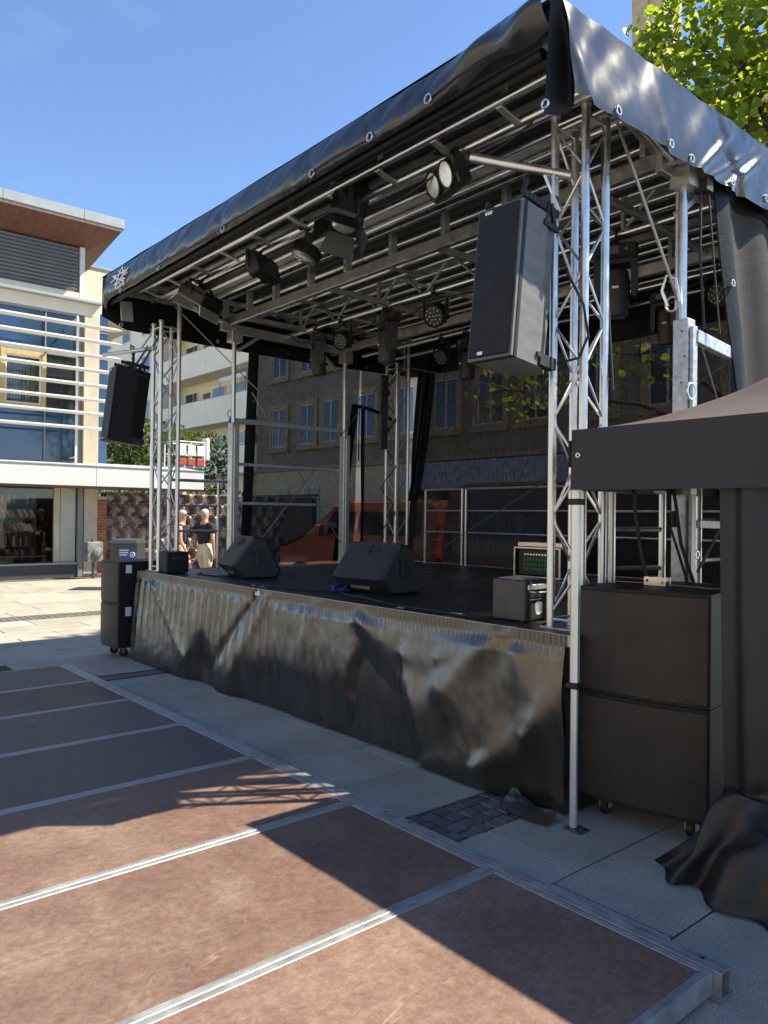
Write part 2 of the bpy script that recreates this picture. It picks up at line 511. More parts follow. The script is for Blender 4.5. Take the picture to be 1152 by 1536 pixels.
def perforated(name):
    m = mat(name, (0.02, 0.019, 0.018), 0.5, 0.2)
    t = m.node_tree
    b = t.nodes['Principled BSDF']
    tc = t.nodes.new('ShaderNodeTexCoord')
    mp = t.nodes.new('ShaderNodeMapping')
    mp.inputs['Rotation'].default_value = (0, radians(45), 0)
    mp.inputs['Scale'].default_value = (85, 0.001, 85)
    v = t.nodes.new('ShaderNodeTexVoronoi')
    v.inputs['Scale'].default_value = 1
    v.inputs['Randomness'].default_value = 0
    t.links.new(tc.outputs['Object'], mp.inputs[0])
    t.links.new(mp.outputs[0], v.inputs['Vector'])
    mr = t.nodes.new('ShaderNodeMapRange')
    mr.inputs['From Min'].default_value = 0.28
    mr.inputs['From Max'].default_value = 0.36
    t.links.new(v.outputs['Distance'], mr.inputs['Value'])
    n = t.nodes.new('ShaderNodeTexNoise')
    n.inputs['Scale'].default_value = 4
    n.inputs['Detail'].default_value = 6
    t.links.new(tc.outputs['Object'], n.inputs['Vector'])
    c = ramp(t, n.outputs['Fac'], [(0.3, (0.034, 0.029, 0.024)), (0.7, (0.060, 0.052, 0.042))])
    mx = t.nodes.new('ShaderNodeMix')
    mx.data_type = 'RGBA'
    mx.inputs[6].default_value = (0.004, 0.004, 0.004, 1)
    t.links.new(mr.outputs[0], mx.inputs[0])
    t.links.new(c, mx.inputs[7])
    t.links.new(mx.outputs[2], b.inputs['Base Color'])
    bp = t.nodes.new('ShaderNodeBump')
    bp.inputs['Strength'].default_value = 0.7
    bp.inputs['Distance'].default_value = 0.004
    t.links.new(mr.outputs[0], bp.inputs['Height'])
    t.links.new(bp.outputs[0], b.inputs['Normal'])
    return m


M['grille'] = perforated('perforated steel grille')


def leaf_mat(name, col, tcol, rand=0.35):
    m = bpy.data.materials.new(name)
    m.use_nodes = True
    t = m.node_tree
    b = t.nodes['Principled BSDF']
    o = t.nodes['Material Output']
    b.inputs['Roughness'].default_value = 0.4
    oi = t.nodes.new('ShaderNodeObjectInfo')
    g = t.nodes.new('ShaderNodeNewGeometry')
    ad = t.nodes.new('ShaderNodeMath')
    ad.operation = 'ADD'
    t.links.new(oi.outputs['Random'], ad.inputs[0])
    t.links.new(g.outputs['Random Per Island'], ad.inputs[1])
    fr = t.nodes.new('ShaderNodeMath')
    fr.operation = 'FRACT'
    t.links.new(ad.outputs[0], fr.inputs[0])
    c = ramp(t, fr.outputs[0], [(0, tuple(x * (1 - rand) for x in col)), (0.6, col), (1, tuple(x * (1 + rand) for x in col))])
    t.links.new(c, b.inputs['Base Color'])
    tl = t.nodes.new('ShaderNodeBsdfTranslucent')
    c2 = ramp(t, fr.outputs[0], [(0, tuple(x * (1 - rand) for x in tcol)), (1, tuple(x * (1 + rand) for x in tcol))])
    t.links.new(c2, tl.inputs['Color'])
    mx = t.nodes.new('ShaderNodeMixShader')
    mx.inputs[0].default_value = 0.5
    t.links.new(b.outputs[0], mx.inputs[1])
    t.links.new(tl.outputs[0], mx.inputs[2])
    t.links.new(mx.outputs[0], o.inputs[0])
    return m


M['leaf'] = leaf_mat('large leaf', (0.085, 0.13, 0.022), (0.42, 0.52, 0.035), 0.5)
M['leaf_bg'] = leaf_mat('shrub leaf', (0.06, 0.10, 0.022), (0.12, 0.18, 0.03))


# ------------------------------------------------------------------ mesh helpers
class MB:
    def __init__(s, off=(0, 0, 0)):
        s.v, s.f = [], []
        s.off = Vector(off)

    def add(s, vs, fs):
        n = len(s.v)
        s.v += [Vector(v) for v in vs]
        s.f += [tuple(n + i for i in f) for f in fs]
        return s

    def box(s, x0, x1, y0, y1, z0, z1, b=0.0, mtx=None):
        c = Vector(((x0 + x1) / 2, (y0 + y1) / 2, (z0 + z1) / 2))
        h = (abs(x1 - x0) / 2, abs(y1 - y0) / 2, abs(z1 - z0) / 2)
        return s.obox(c, h, Matrix.Identity(3), b, mtx)

    def obox(s, c, h, R=None, b=0.0, mtx=None):
        """box of half sizes h about c, axes = columns of R, chamfer b"""
        R = R or Matrix.Identity(3)
        c = Vector(c)
        b = min(b, min(h) * 0.9)
        vs, fs, idx = [], [], {}
        sg = (-1, 1)
        cor = [(x, y, z) for x in sg for y in sg for z in sg]
        if b <= 0:
            for q in cor:
                idx[q] = len(vs)
                vs.append(c + R @ Vector((q[0] * h[0], q[1] * h[1], q[2] * h[2])))
            for k in range(3):
                i, j = (k + 1) % 3, (k + 2) % 3
                for sn in sg:
                    f = []
                    for a, d in ((-1, -1), (1, -1), (1, 1), (-1, 1)):
                        q = [0, 0, 0]
                        q[k], q[i], q[j] = sn, a, d
                        f.append(idx[tuple(q)])
                    fs.append(f if sn > 0 else f[::-1])
        else:
            for q in cor:
                for k in range(3):
                    p = [q[m] * (h[m] - (0 if m == k else b)) for m in range(3)]
                    idx[(q, k)] = len(vs)
                    vs.append(c + R @ Vector(p))
            for k in range(3):
                i, j = (k + 1) % 3, (k + 2) % 3
                for sn in sg:
                    f = []
                    for a, d in ((-1, -1), (1, -1), (1, 1), (-1, 1)):
                        q = [0, 0, 0]
                        q[k], q[i], q[j] = sn, a, d
                        f.append(idx[(tuple(q), k)])
                    fs.append(f if sn > 0 else f[::-1])
            for k in range(3):
                i, j = (k + 1) % 3, (k + 2) % 3
                for a in sg:
                    for d in sg:
                        q1, q2 = [0, 0, 0], [0, 0, 0]
                        q1[k], q1[i], q1[j] = -1, a, d
                        q2[k], q2[i], q2[j] = 1, a, d
                        q1, q2 = tuple(q1), tuple(q2)
                        fs.append([idx[(q1, i)], idx[(q2, i)], idx[(q2, j)], idx[(q1, j)]])
            for q in cor:
                fs.append([idx[(q, 0)], idx[(q, 1)], idx[(q, 2)]])
        if mtx:
            vs = [mtx @ v for v in vs]
        return s.add(vs, fs)

    def bar(s, p, q, w, h, upv=(0, 0, 1), b=0.0):
        p, q = Vector(p), Vector(q)
        d = q - p
        L = d.length
        d.normalize()
        u = Vector(upv)
        x = d.cross(u)
        if x.length < 1e-4:
            x = d.cross(Vector((1, 0, 0)))
        x.normalize()
        u = x.cross(d)
        R = Matrix((d, x, u)).transposed()
        return s.obox((p + q) / 2, (L / 2, w / 2, h / 2), R, b)

    def tube(s, p, q, r, n=10, r2=None, caps=True):
        return s.path([p, q], r, n, caps, r2)

    def path(s, pts, r, n=8, caps=True, r2=None):
        pts = [Vector(p) for p in pts]
        m = len(pts)
        base = len(s.v)
        t0 = (pts[1] - pts[0]).normalized()
        ref = Vector((0, 0, 1)) if abs(t0.z) < 0.9 else Vector((1, 0, 0))
        x = t0.cross(ref).normalized()
        for k, p in enumerate(pts):
            a = pts[max(0, k - 1)]
            c = pts[min(m - 1, k + 1)]
            t = (c - a).normalized()
            x = (x - t * x.dot(t)).normalized()
            y = t.cross(x)
            rr = r if r2 is None else r + (r2 - r) * k / (m - 1)
            for i in range(n):
                an = 2 * pi * i / n
                s.v.append(p + (x * cos(an) + y * sin(an)) * rr)
        for k in range(m - 1):
            for i in range(n):
                j = (i + 1) % n
                s.f.append((base + k * n + i, base + k * n + j, base + (k + 1) * n + j, base + (k + 1) * n + i))
        if caps:
            s.f.append(tuple(base + i for i in range(n))[::-1])
            s.f.append(tuple(base + (m - 1) * n + i for i in range(n)))
        return s

    def lathe(s, prof, n=16, c=(0, 0, 0), R=None, caps=True):
        """profile (r, h) turned about local z, axes R"""
        R = R or Matrix.Identity(3)
        c = Vector(c)
        base = len(s.v)
        for (r, h) in prof:
            for i in range(n):
                a = 2 * pi * i / n
                s.v.append(c + R @ Vector((r * cos(a), r * sin(a), h)))
        for k in range(len(prof) - 1):
            for i in range(n):
                j = (i + 1) % n
                s.f.append((base + k * n + i, base + k * n + j, base + (k + 1) * n + j, base + (k + 1) * n + i))
        if caps:
            s.f.append(tuple(base + i for i in range(n))[::-1])
            e = base + (len(prof) - 1) * n
            s.f.append(tuple(e + i for i in range(n)))
        return s

    def prism(s, poly, axis, a0, a1):
        """polygon of 2-D points pushed along axis ('x','y','z')"""
        def P(p, a):
            return {'x': (a, p[0], p[1]), 'y': (p[0], a, p[1]), 'z': (p[0], p[1], a)}[axis]
        n = len(poly)
        vs = [P(p, a0) for p in poly] + [P(p, a1) for p in poly]
        fs = [tuple(range(n))[::-1], tuple(range(n, 2 * n))]
        fs += [(i, (i + 1) % n, n + (i + 1) % n, n + i) for i in range(n)]
        return s.add(vs, fs)

    def grid(s, fn, nu, nv):
        base = len(s.v)
        for j in range(nv + 1):
            for i in range(nu + 1):
                s.v.append(Vector(fn(i / nu, j / nv)))
        for j in range(nv):
            for i in range(nu):
                a = base + j * (nu + 1) + i
                s.f.append((a, a + 1, a + nu + 2, a + nu + 1))
        return s

    def torus(s, c, R, r, n=16, m=8, axes=None):
        axes = axes or Matrix.Identity(3)
        c = Vector(c)
        base = len(s.v)
        for i in range(n):
            a = 2 * pi * i / n
            for j in range(m):
                b = 2 * pi * j / m
                s.v.append(c + axes @ Vector(((R + r * cos(b)) * cos(a), (R + r * cos(b)) * sin(a), r * sin(b))))
        for i in range(n):
            for j in range(m):
                i2, j2 = (i + 1) % n, (j + 1) % m
                s.f.append((base + i * m + j, base + i2 * m + j, base + i2 * m + j2, base + i * m + j2))
        return s

    def sph(s, c, r, n=10, m=6):
        rx, ry, rz = r if hasattr(r, '__len__') else (r, r, r)
        c = Vector(c)
        return s.add(*_sph(c, rx, ry, rz, n, m))

    def mesh(s, name, smooth=35):
        me = bpy.data.meshes.new(name)
        me.from_pydata([v - s.off for v in s.v], [], s.f)
        bm = bmesh.new()
        bm.from_mesh(me)
        bmesh.ops.recalc_face_normals(bm, faces=bm.faces)
        bm.to_mesh(me)
        bm.free()
        if smooth:
            for p in me.polygons:
                p.use_smooth = True
            me.set_sharp_from_angle(angle=radians(smooth))
        return me


def _sph(c, rx, ry, rz, n, m):
    vs = [c + Vector((0, 0, -rz))]
    for j in range(1, m):
        th = -pi / 2 + pi * j / m
        for i in range(n):
            a = 2 * pi * i / n
            vs.append(c + Vector((rx * cos(th) * cos(a), ry * cos(th) * sin(a), rz * sin(th))))
    vs.append(c + Vector((0, 0, rz)))
    fs = []
    for i in range(n):
        fs.append((0, 1 + (i + 1) % n, 1 + i))
    for j in range(m - 2):
        for i in range(n):
            a, b = 1 + j * n + i, 1 + j * n + (i + 1) % n
            fs.append((a, b, b + n, a + n))
    e = len(vs) - 1
    for i in range(n):
        fs.append((e, e - n + i, e - n + (i + 1) % n))
    return vs, fs


def link(name, me, m, parent=None, loc=None):
    o = bpy.data.objects.new(name, me)
    COL.objects.link(o)
    if m is not None and len(me.materials) == 0:
        me.materials.append(m)
    if parent is not None:
        o.parent = parent
    if loc is not None:
        o.location = loc
    return o


def thing(name, label, cat, loc=(0, 0, 0), rot=(0, 0, 0), group=None):
    o = bpy.data.objects.new(name, None)
    o.empty_display_size = 0.1
    COL.objects.link(o)
    o.location = loc
    o.rotation_euler = rot
    tag(o, label, cat, group)
    return o


def tag(o, label, cat, group=None):
    o['label'] = label
    o['category'] = cat
    if group:
        o['group'] = group
    return o


def part(name, mb, m, parent, smooth=35):
    """mesh authored in the parent's local frame"""
    return link(name, mb.mesh(name, smooth), m, parent)


def wpart(name, mb, m, parent, smooth=35):
    """mesh authored in world metres, parent unrotated: shifted to the parent's origin"""
    off = Vector((0, 0, 0))
    p = parent
    while p is not None:
        off += Vector(p.location)
        p = p.parent
    mb.off = off
    return link(name, mb.mesh(name, smooth), m, parent)


def solo(name, mb, m, label, cat, loc, group=None, smooth=35):
    """a thing that is one mesh, authored in world metres, origin at loc"""
    mb.off = Vector(loc)
    o = link(name, mb.mesh(name, smooth), m, None, loc)
    return tag(o, label, cat, group)


def structure(name, mb, m, loc=(0, 0, 0), smooth=35):
    mb.off = Vector(loc)
    o = link(name, mb.mesh(name, smooth), m, None, loc)
    o['kind'] = 'structure'
    return o


def dup(o, parent=None, loc=None, rot=None):
    c = o.copy()
    COL.objects.link(c)
    if parent is not None:
        c.parent = parent
    if loc is not None:
        c.location = loc
    if rot is not None:
        c.rotation_euler = rot
    return c


def dup_tree(o, parent=None):
    c = dup(o, parent)
    for ch in [x for x in o.children]:
        dup_tree(ch, c)
    return c


def nz(x, y=0.0, z=0.0):
    return mnoise.noise(Vector((x, y, z)))


RX = lambda a: Matrix.Rotation(a, 3, 'X')
RY = lambda a: Matrix.Rotation(a, 3, 'Y')
RZ = lambda a: Matrix.Rotation(a, 3, 'Z')
FACE_X = Matrix(((0, 0, 1), (1, 0, 0), (0, 1, 0)))   # local z -> world +x
FACE_Y = Matrix(((1, 0, 0), (0, 0, -1), (0, 1, 0)))  # local z -> world -y


def seg_dist(px, pz, a, b):
    ax, az = a
    bx, bz = b
    dx, dz = bx - ax, bz - az
    t = max(0, min(1, ((px - ax) * dx + (pz - az) * dz) / (dx * dx + dz * dz)))
    return sqrt((px - ax - t * dx) ** 2 + (pz - az - t * dz) ** 2), t


def settle_cloth(P, nu, nv, pins, frames, bend, floor=True, wall_y=None):
    """let a hung cloth settle under gravity on the paving; returns the settled points"""
    fs = [(r * (nu + 1) + i, r * (nu + 1) + i + 1, (r + 1) * (nu + 1) + i + 1, (r + 1) * (nu + 1) + i) for r in range(nv) for i in range(nu)]
    me = bpy.data.meshes.new('cloth_rest')
    me.from_pydata(P, [], fs)
    o = bpy.data.objects.new('cloth_rest', me)
    COL.objects.link(o)
    o.vertex_groups.new(name='pin').add(pins, 1, 'REPLACE')
    m = o.modifiers.new('Cloth', 'CLOTH')
    s = m.settings
    s.vertex_group_mass = 'pin'
    s.quality = 6
    s.mass = 0.35
    s.tension_stiffness = s.compression_stiffness = 40
    s.shear_stiffness = 20
    s.bending_stiffness = bend
    s.tension_damping = s.compression_damping = 15
    s.shear_damping = 10
    s.air_damping = 1.5
    c = m.collision_settings
    c.use_collision = True
    c.distance_min = 0.008
    c.use_self_collision = False
    c.collision_quality = 2
    gm = bpy.data.meshes.new('cloth_floor')
    gm.from_pydata([(-6, -2, 0), (4, -2, 0), (4, 8, 0), (-6, 8, 0)], [], [(0, 1, 2, 3)])
    go = bpy.data.objects.new('cloth_floor', gm)
    COL.objects.link(go)
    go.modifiers.new('Collision', 'COLLISION')
    go.collision.cloth_friction = 40
    go.collision.thickness_outer = 0.006
    m.point_cache.frame_end = frames
    for f in range(1, frames + 1):
        S.frame_set(f)
    ev = o.evaluated_get(bpy.context.evaluated_depsgraph_get()).to_mesh()
    out = [v.co.copy() for v in ev.vertices]
    bpy.data.objects.remove(o)
    bpy.data.objects.remove(go)
    bpy.data.meshes.remove(me)
    bpy.data.meshes.remove(gm)
    S.frame_set(1)
    return out


CNU, CNV = 48, 72
tent_points = []
for j_ in range(CNV + 1):
    s_ = j_ / CNV * 2.42
    for i_ in range(CNU + 1):
        u_ = i_ / CNU
        ph_ = u_ * 2 * pi * 8 + 1.6 * nz(u_ * 4, 1)
        x_ = -1.675 + u_ * 1.62
        y_ = 3.45 + 0.030 * sin(ph_)
        if s_ < 1.58:
            z_ = 2.0 - s_
        else:
            t_ = (s_ - 1.58) / 0.84
            a_ = radians(208 + 62 * min(1, u_ * 1.8))
            r_ = (0.30 + 0.12 * u_) * t_ ** 0.8
            x_ += cos(a_) * r_
            y_ += sin(a_) * r_ + 0.03 * sin(ph_) * t_
            z_ = max(0.03, 0.42 * (1 - t_ ** 1.6) + 0.07 * (sin(u_ * 23 + t_ * 4) * 0.5 + 0.5) * sin(pi * t_) + 0.06 * nz(u_ * 6, t_ * 3))
        tent_points.append(Vector((x_, y_, z_)))
tent_points = settle_cloth(tent_points, CNU, CNV, list(range(CNU + 1)), 45, 9.0)

# ------------------------------------------------------------------ ground and paving
g = MB()
g.box(-160, 160, -160, 160, -0.4, -0.028)
structure('ground', g, M['paving_far'])

pv = MB()
pv.box(-19.95, 0.8, 0.56, 9.5, -0.027, -0.008)
pave = structure('pavement', pv, M['joint'])


def slab_mesh(name, w, l, t=0.03, ch=0.004):
    b = MB()
    b.box(-w / 2, w / 2, -l / 2, l / 2, -t, 0, ch)
    return b.mesh(name, 20)


SW, SL = 0.58, 1.16
me_slab = slab_mesh('slab', SW - 0.010, SL - 0.010)
me_slab.materials.append(M['slab'])
cols = []
x = -2.715
while x < 0.2:                       # columns east of the sett band
    cols.append((x, x + SW))
    x += SW
x = -3.11
while x - SW > -12.46:
    cols.append((x - SW, x))
    x -= SW
xw = x
x = -12.96
while x - SW > -19.4:
    cols.append((x - SW, x))
    x -= SW
for ci, (xa, xb) in enumerate(cols):
    xm = (xa + xb) / 2
    y = (2.855 if round(abs(xm + 0.3) / SW) % 2 else 3.435) - 4 * SL
    if xa == -2.715:
        y = 3.04 - 4 * SL
    while y < 9.4:
        ya, yb = y, y + SL
        y += SL
        if ya < 0.5 or yb > 9.4:
            continue
        if xm < -1.3 and xm > -9.0 and yb < 2.55:
            continue
        if -8.2 < xm < -2.6 and ya > 3.6:
            continue
        if xm < -8.2 and (yb < 0.17 * -xm or ya > 0.45 * -xm):
            continue
        if xm > -2.7 and ya > 4.9:
            continue
        link('slab', me_slab, None, pave, (xm, (ya + yb) / 2, rnd.uniform(-0.0015, 0.0015)))
# small setts of the band next to the stage, one by one; the far band joined
me_setts = []
for k in range(4):
    b = MB()
    r = random.Random(k)
    w, l = 0.092, 0.092
    n = 4
    pts = []
    for (px, py) in ((-.5, -.5), (0, -.53), (.5, -.5), (.53, 0), (.5, .5), (0, .52), (-.5, .5), (-.52, 0)):
        pts.append((px * w * r.uniform(.9, 1.04), py * l * r.uniform(.9, 1.04)))
    top = [(p[0] * .82, p[1] * .82) for p in pts]
    m = len(pts)
    b.add([(p[0], p[1], -0.04) for p in pts] + [(p[0], p[1], -0.012) for p in pts] + [(p[0], p[1], r.uniform(-.003, .004)) for p in top],
          [tuple(range(m))[::-1]] + [(i, (i + 1) % m, m + (i + 1) % m, m + i) for i in range(m)] +
          [(m + i, m + (i + 1) % m, 2 * m + (i + 1) % m, 2 * m + i) for i in range(m)] + [tuple(range(2 * m, 3 * m))])
    me = b.mesh('sett', 45)
    me.materials.append(M['sett'])
    me_setts.append(me)
for j in range(14):
    for i in range(4):
        x = -3.06 + i * 0.098 + rnd.uniform(-.006, .006) + (0.02 if j % 2 else 0)
        o = link('sett', me_setts[rnd.randrange(4)], None, pave, (x, 2.46 + j * 0.1 + rnd.uniform(-.006, .006), rnd.uniform(-.006, .002)))
        o.rotation_euler.z = rnd.choice((0, pi / 2, pi)) + rnd.uniform(-.1, .1)
b = MB()
for j in range(48):
    for i in range(5):
        x, y = -12.9 + i * 0.098 + rnd.uniform(-.006, .006), 2.2 + j * 0.1
        b.box(x - .044, x + .044, y - .044, y + .044, -.03, rnd.uniform(-.006, .001), .01)
for j in range(110):
    for i in range(6):
        x, y = -19.9 + i * 0.098, 1.2 + j * 0.1
        b.box(x - .044, x + .044, y - .044, y + .044, -.03, rnd.uniform(-.006, .002), .01)
o = wpart('sett_bands', b, M['sett'], pave)
o['kind'] = 'stuff'

# linear drain crossing towards the stage
dr = thing('drain_channel', 'black slotted iron drain grating set in the grey slabs by the stage corner', 'drain', (-7.6, 2.9, 0))
b = MB()
b.box(-7.72, -7.69, 2.0, 4.2, -.02, .004)
b.box(-7.5, -7.47, 2.0, 4.2, -.02, .004)
b.box(-7.70, -7.49, 2.0, 4.2, -.02, -.016)
wpart('frame', b, M['iron'], dr)
bar_me = None
for k in range(42):
    y = 2.45 + k * 0.035
    if bar_me is None:
        b = MB()
        b.box(-.095, .095, -.008, .008, -.014, .003)
        bar_me = b.mesh('grate_bar', 0)
        bar_me.materials.append(M['iron'])
    link('grate_bar', bar_me, None, dr, (0.0, y - 2.9, 0))

# ------------------------------------------------------------------ red-brown floor decks
DX = [-1.262, -2.262, -3.27, -4.28, -5.27, -6.235, -7.13, -8.05]
DX = DX + []
D_LAB = ['red brown floor deck nearest the loose open profile end, half in sun',
         'sunlit scratched red brown floor deck next to the truss shadow deck',
         'red brown floor deck crossed by the latticed truss shadow',
         'shaded brown floor deck just past the one with the lattice shadow',
         'greyest floor deck, shaded, level with the middle of the skirt',
         'shaded floor deck two places before the far end, by the drain',
         'second last shaded floor deck of the row, beside the drain grating',
         ]
ZT = 0.1
for k in range(7):
    xb, xa = DX[k], DX[k + 1]
    y0, y1 = 0.52, 2.585
    root = thing('floor_deck', D_LAB[k], 'floor deck', ((xa + xb) / 2, (y0 + y1) / 2, 0), group='red brown floor decks laid in a row before the stage')
    e = 0.036
    q = MB()
    q.box(xa + e, xb - e, y0 + e, y1 - e, ZT - 0.03, ZT - 0.002)
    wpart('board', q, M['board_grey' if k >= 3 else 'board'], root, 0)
    for (ax, bx, ay, by) in ((xa + .001, xa + e, y0, y1), (xb - e, xb - .001, y0, y1), (xa + e, xb - e, y0, y0 + e), (xa + e, xb - e, y1 - e, y1)):
        q = MB()
        q.box(ax, bx, ay, by, 0.02, ZT, .003)
        lx = bx - ax > by - ay
        if lx:       # a groove down the profile
            q.box(ax, bx, (ay + by) / 2 - .001, (ay + by) / 2 + .003, ZT - .002, ZT + .0012)
        else:
            q.box((ax + bx) / 2 - .001, (ax + bx) / 2 + .003, ay, by, ZT - .002, ZT + .0012)
        wpart('edge_profile', q, M['alu_edge'], root, 20)
    scr = None
    for (sx, sy) in ((xa + .06, y1 - .06), (xb - .06, y1 - .06), (xa + .06, 1.6), (xb - .06, 1.6), (xa + .06, 1.0), (xb - .06, .9)):
        if scr is None:
            q = MB()
            q.lathe([(.0045, 0), (.004, .001), (.0015, .0006)], 8)
            scr = q.mesh('screw_head', 30)
            scr.materials.append(M['alu_edge'])
        link('screw_head', scr, None, root, (sx - root.location.x, sy - root.location.y, ZT - .0015))
    for (fx, fy) in ((xa + .08, y1 - .08), (xb - .08, y1 - .08), (xa + .08, y0 + .08), (xb - .08, y0 + .08)):
        q = MB()
        q.box(fx - .03, fx + .03, fy - .03, fy + .03, -0.002, ZT - .03)
        wpart('leg', q, M['alu_edge'], root)
# continuous aluminium edging rails bolted along the stage side of the decks
ends = [(-1.235, -2.95), (-2.955, -4.93), (-4.935, -8.05)]
E_LAB = ['aluminium edging rail with an open hollow end at the near deck corner', 'aluminium edging rail ending in the sunlit lattice shadow patch',
         'long aluminium edging rail running past the drain to the far decks']
for k, (xb, xa) in enumerate(ends):
    er = thing('edging_rail', E_LAB[k], 'edging rail', (xa, 2.62, 0), group='aluminium edging rails along the decks')
    q = MB()
    y0, y1 = 2.589, 2.655
    t = .006
    q.box(xa, xb, y0, y1, ZT - t, ZT, .002)
    q.box(xa, xb, y0, y0 + t, .014, ZT - t)
    q.box(xa, xb, y1 - t, y1, .014, ZT - t)
    q.box(xa, xb, y0 - .006, y1 + .016, .004, .013)
    q.box(xa, xb, (y0 + y1) / 2, (y0 + y1) / 2 + .003, ZT, ZT + .001)
    wpart('profile', q, M['alu_edge'], er, 20)
    q = MB()
    for hx in (xb - .09, xa + .09):
        q.lathe([(.008, 0), (.008, .001)], 10, (hx, y0 + .045, ZT + .0004))
    wpart('bolt_hole', q, M['cable'], er)

# ------------------------------------------------------------------ stage platform
SX0, SX1, SY0, SY1, SZ = -8.36, -2.52, 3.52, 7.6, 1.0
st = thing('stage_platform', 'black stage floor on a trailer frame behind the shiny skirt', 'stage', (-5.4, 5.5, 0))
ny = 4
xs = [SX0 + (SX1 - SX0) * i / 3 for i in range(4)]
ys = [SY0, 4.72, 6.4, SY1]
for i in range(3):
    for j in range(3):
        q = MB()
        q.box(xs[i] + .002, xs[i + 1] - .002, ys[j] + .002, ys[j + 1] - .002, SZ - .035, SZ, .003)
        wpart('floor_panel', q, M['floor'], st, 20)
q = MB()
q.box(SX0, SX1, SY0 - .004, SY0 - .001, SZ - .06, SZ + .003)
wpart('front_trim', q, M['alu_dull'], st)
q = MB()
q.box(SX0 + .1, SX1 - .1, 4.6, 6.5, .45, .9)
wpart('chassis', q, M['steel_dark'], st)
for (fx, fy) in ((SX0 + .1, SY0 + .15), (SX1 - .1, SY0 + .15), (-5.4, SY0 + .15), (SX0 + .1, SY1 - .1), (SX1 - .1, SY1 - .1), (-5.4, SY1 - .1)):
    q = MB()
    q.tube((fx, fy, 0), (fx, fy, SZ - .04), .024)
    wpart('leg', q, M['alu_dull'], st)

# skirt: glossy cloth with pleats and swags
ridges = [  # drawn-in folds: (ax, az, bx, bz, width, amplitude) in metres on the front
    (-3.05, .95, -3.95, .14, .09, .026), (-3.0, .95, -3.40, .42, .08, .014), (-4.36, .92, -3.92, .71, .06, .010), (-3.92, .71, -3.53, .74, .06, .010),
    (-3.53, .74, -3.08, .95, .06, .010), (-4.38, .90, -3.80, .45, .08, .026), (-8.03, .95, -6.90, .08, .05, .018), (-5.80, .95, -6.55, .16, .055, -.030),
    (-5.62, .95, -6.25, .06, .07, .020), (-7.0, .85, -6.9, .5, .05, .012), (-3.66, .05, -3.17, .12, .07, .022), (-3.17, .12, -2.80, .40, .07, .022),
    (-2.80, .40, -2.60, .70, .06, .020), (-4.9, .95, -5.15, .40, .08, .016), (-3.5, .55, -3.1, .3, .12, .014), (-2.9, .85, -2.75, .55, .07, .012)]
BELLY = [(-8.5, .06), (-7.5, .10), (-7.08, .12), (-6.95, .40), (-6.8, .55), (-6.6, .45), (-6.45, .16), (-6.2, .12), (-6.0, .36), (-5.6, .44), (-4.8, .40), (-4.5, .46),
         (-4.32, .84), (-3.95, .78), (-3.8, .50), (-3.6, .14), (-3.2, .10), (-2.9, .26), (-2.7, .46), (-2.5, .68)]


def belly(x):
    """height of the fullest point of the hanging cloth along the front"""
    for (xa, za), (xb, zb) in zip(BELLY, BELLY[1:]):
        if x <= xb:
            t = max(0, (x - xa) / (xb - xa))
            t = t * t * (3 - 2 * t)
            return za + (zb - za) * t
    return BELLY[-1][1]


def skirt_front(u, v):
    x = SX0 - 0.02 + u * (SX1 - SX0 - 0.02)
    z = 1.0 - v * 0.985
    body = max(0, min(1, (.93 - z) / .07))
    d = (0.0045 + .003 * nz(x * 5)) * sin(x * 170 + 3 * nz(x * 9)) * min(1, max(0, (z - .88) / .06))
    zb = belly(x + .04 * nz(z * 5, x * 3)) + .05 * nz(x * 5, 2)
    zz = min(z, .93)
    w = .07
    fold = sqrt((zz - zb) ** 2 + w * w)
    d += .078 * (.93 - zz) - .5 * .24 * ((fold + (zb - zz)) - (sqrt((.93 - zb) ** 2 + w * w) + (zb - .93)))
    left = max(0, min(1, (-4.3 - x) / 1.2))
    ph = x * 2 * pi / .135 + 3.0 * nz(x * 2.1, z * .4) + 1.2 * nz(x * 6.1)
    fade = max(.1, min(1, (z - .15) / .5))
    d += (0.0012 + .0085 * left) * (1 - 2 * abs(sin(ph / 2)) ** .9) * body * fade * (.6 + .8 * abs(nz(x * 1.3, 5)))
    for (ax, az, bx, bz, w_, a) in ridges:
        ds, t = seg_dist(x, z, (ax, az), (bx, bz))
        e = ds / (w_ * (.7 + .9 * t))
        if e < 3:
            d += .75 * a * exp(-e * e) * (1 - .4 * t)
    low = max(0, min(1, (.45 - z) / .45))
    d += .014 * nz(x * 1.7, z * 1.5, 1) * body + .0045 * nz(x * 6, z * 4, 4) * body + .0016 * nz(x * 17, z * 11, 2) * body + .004 * low * nz(x * 13, z * 10)
    z2 = z if v < 0.97 else z + .010 * nz(x * 7)
    return (x, SY0 - .012 - max(-.02, d + .012 * body), max(.006, z2))


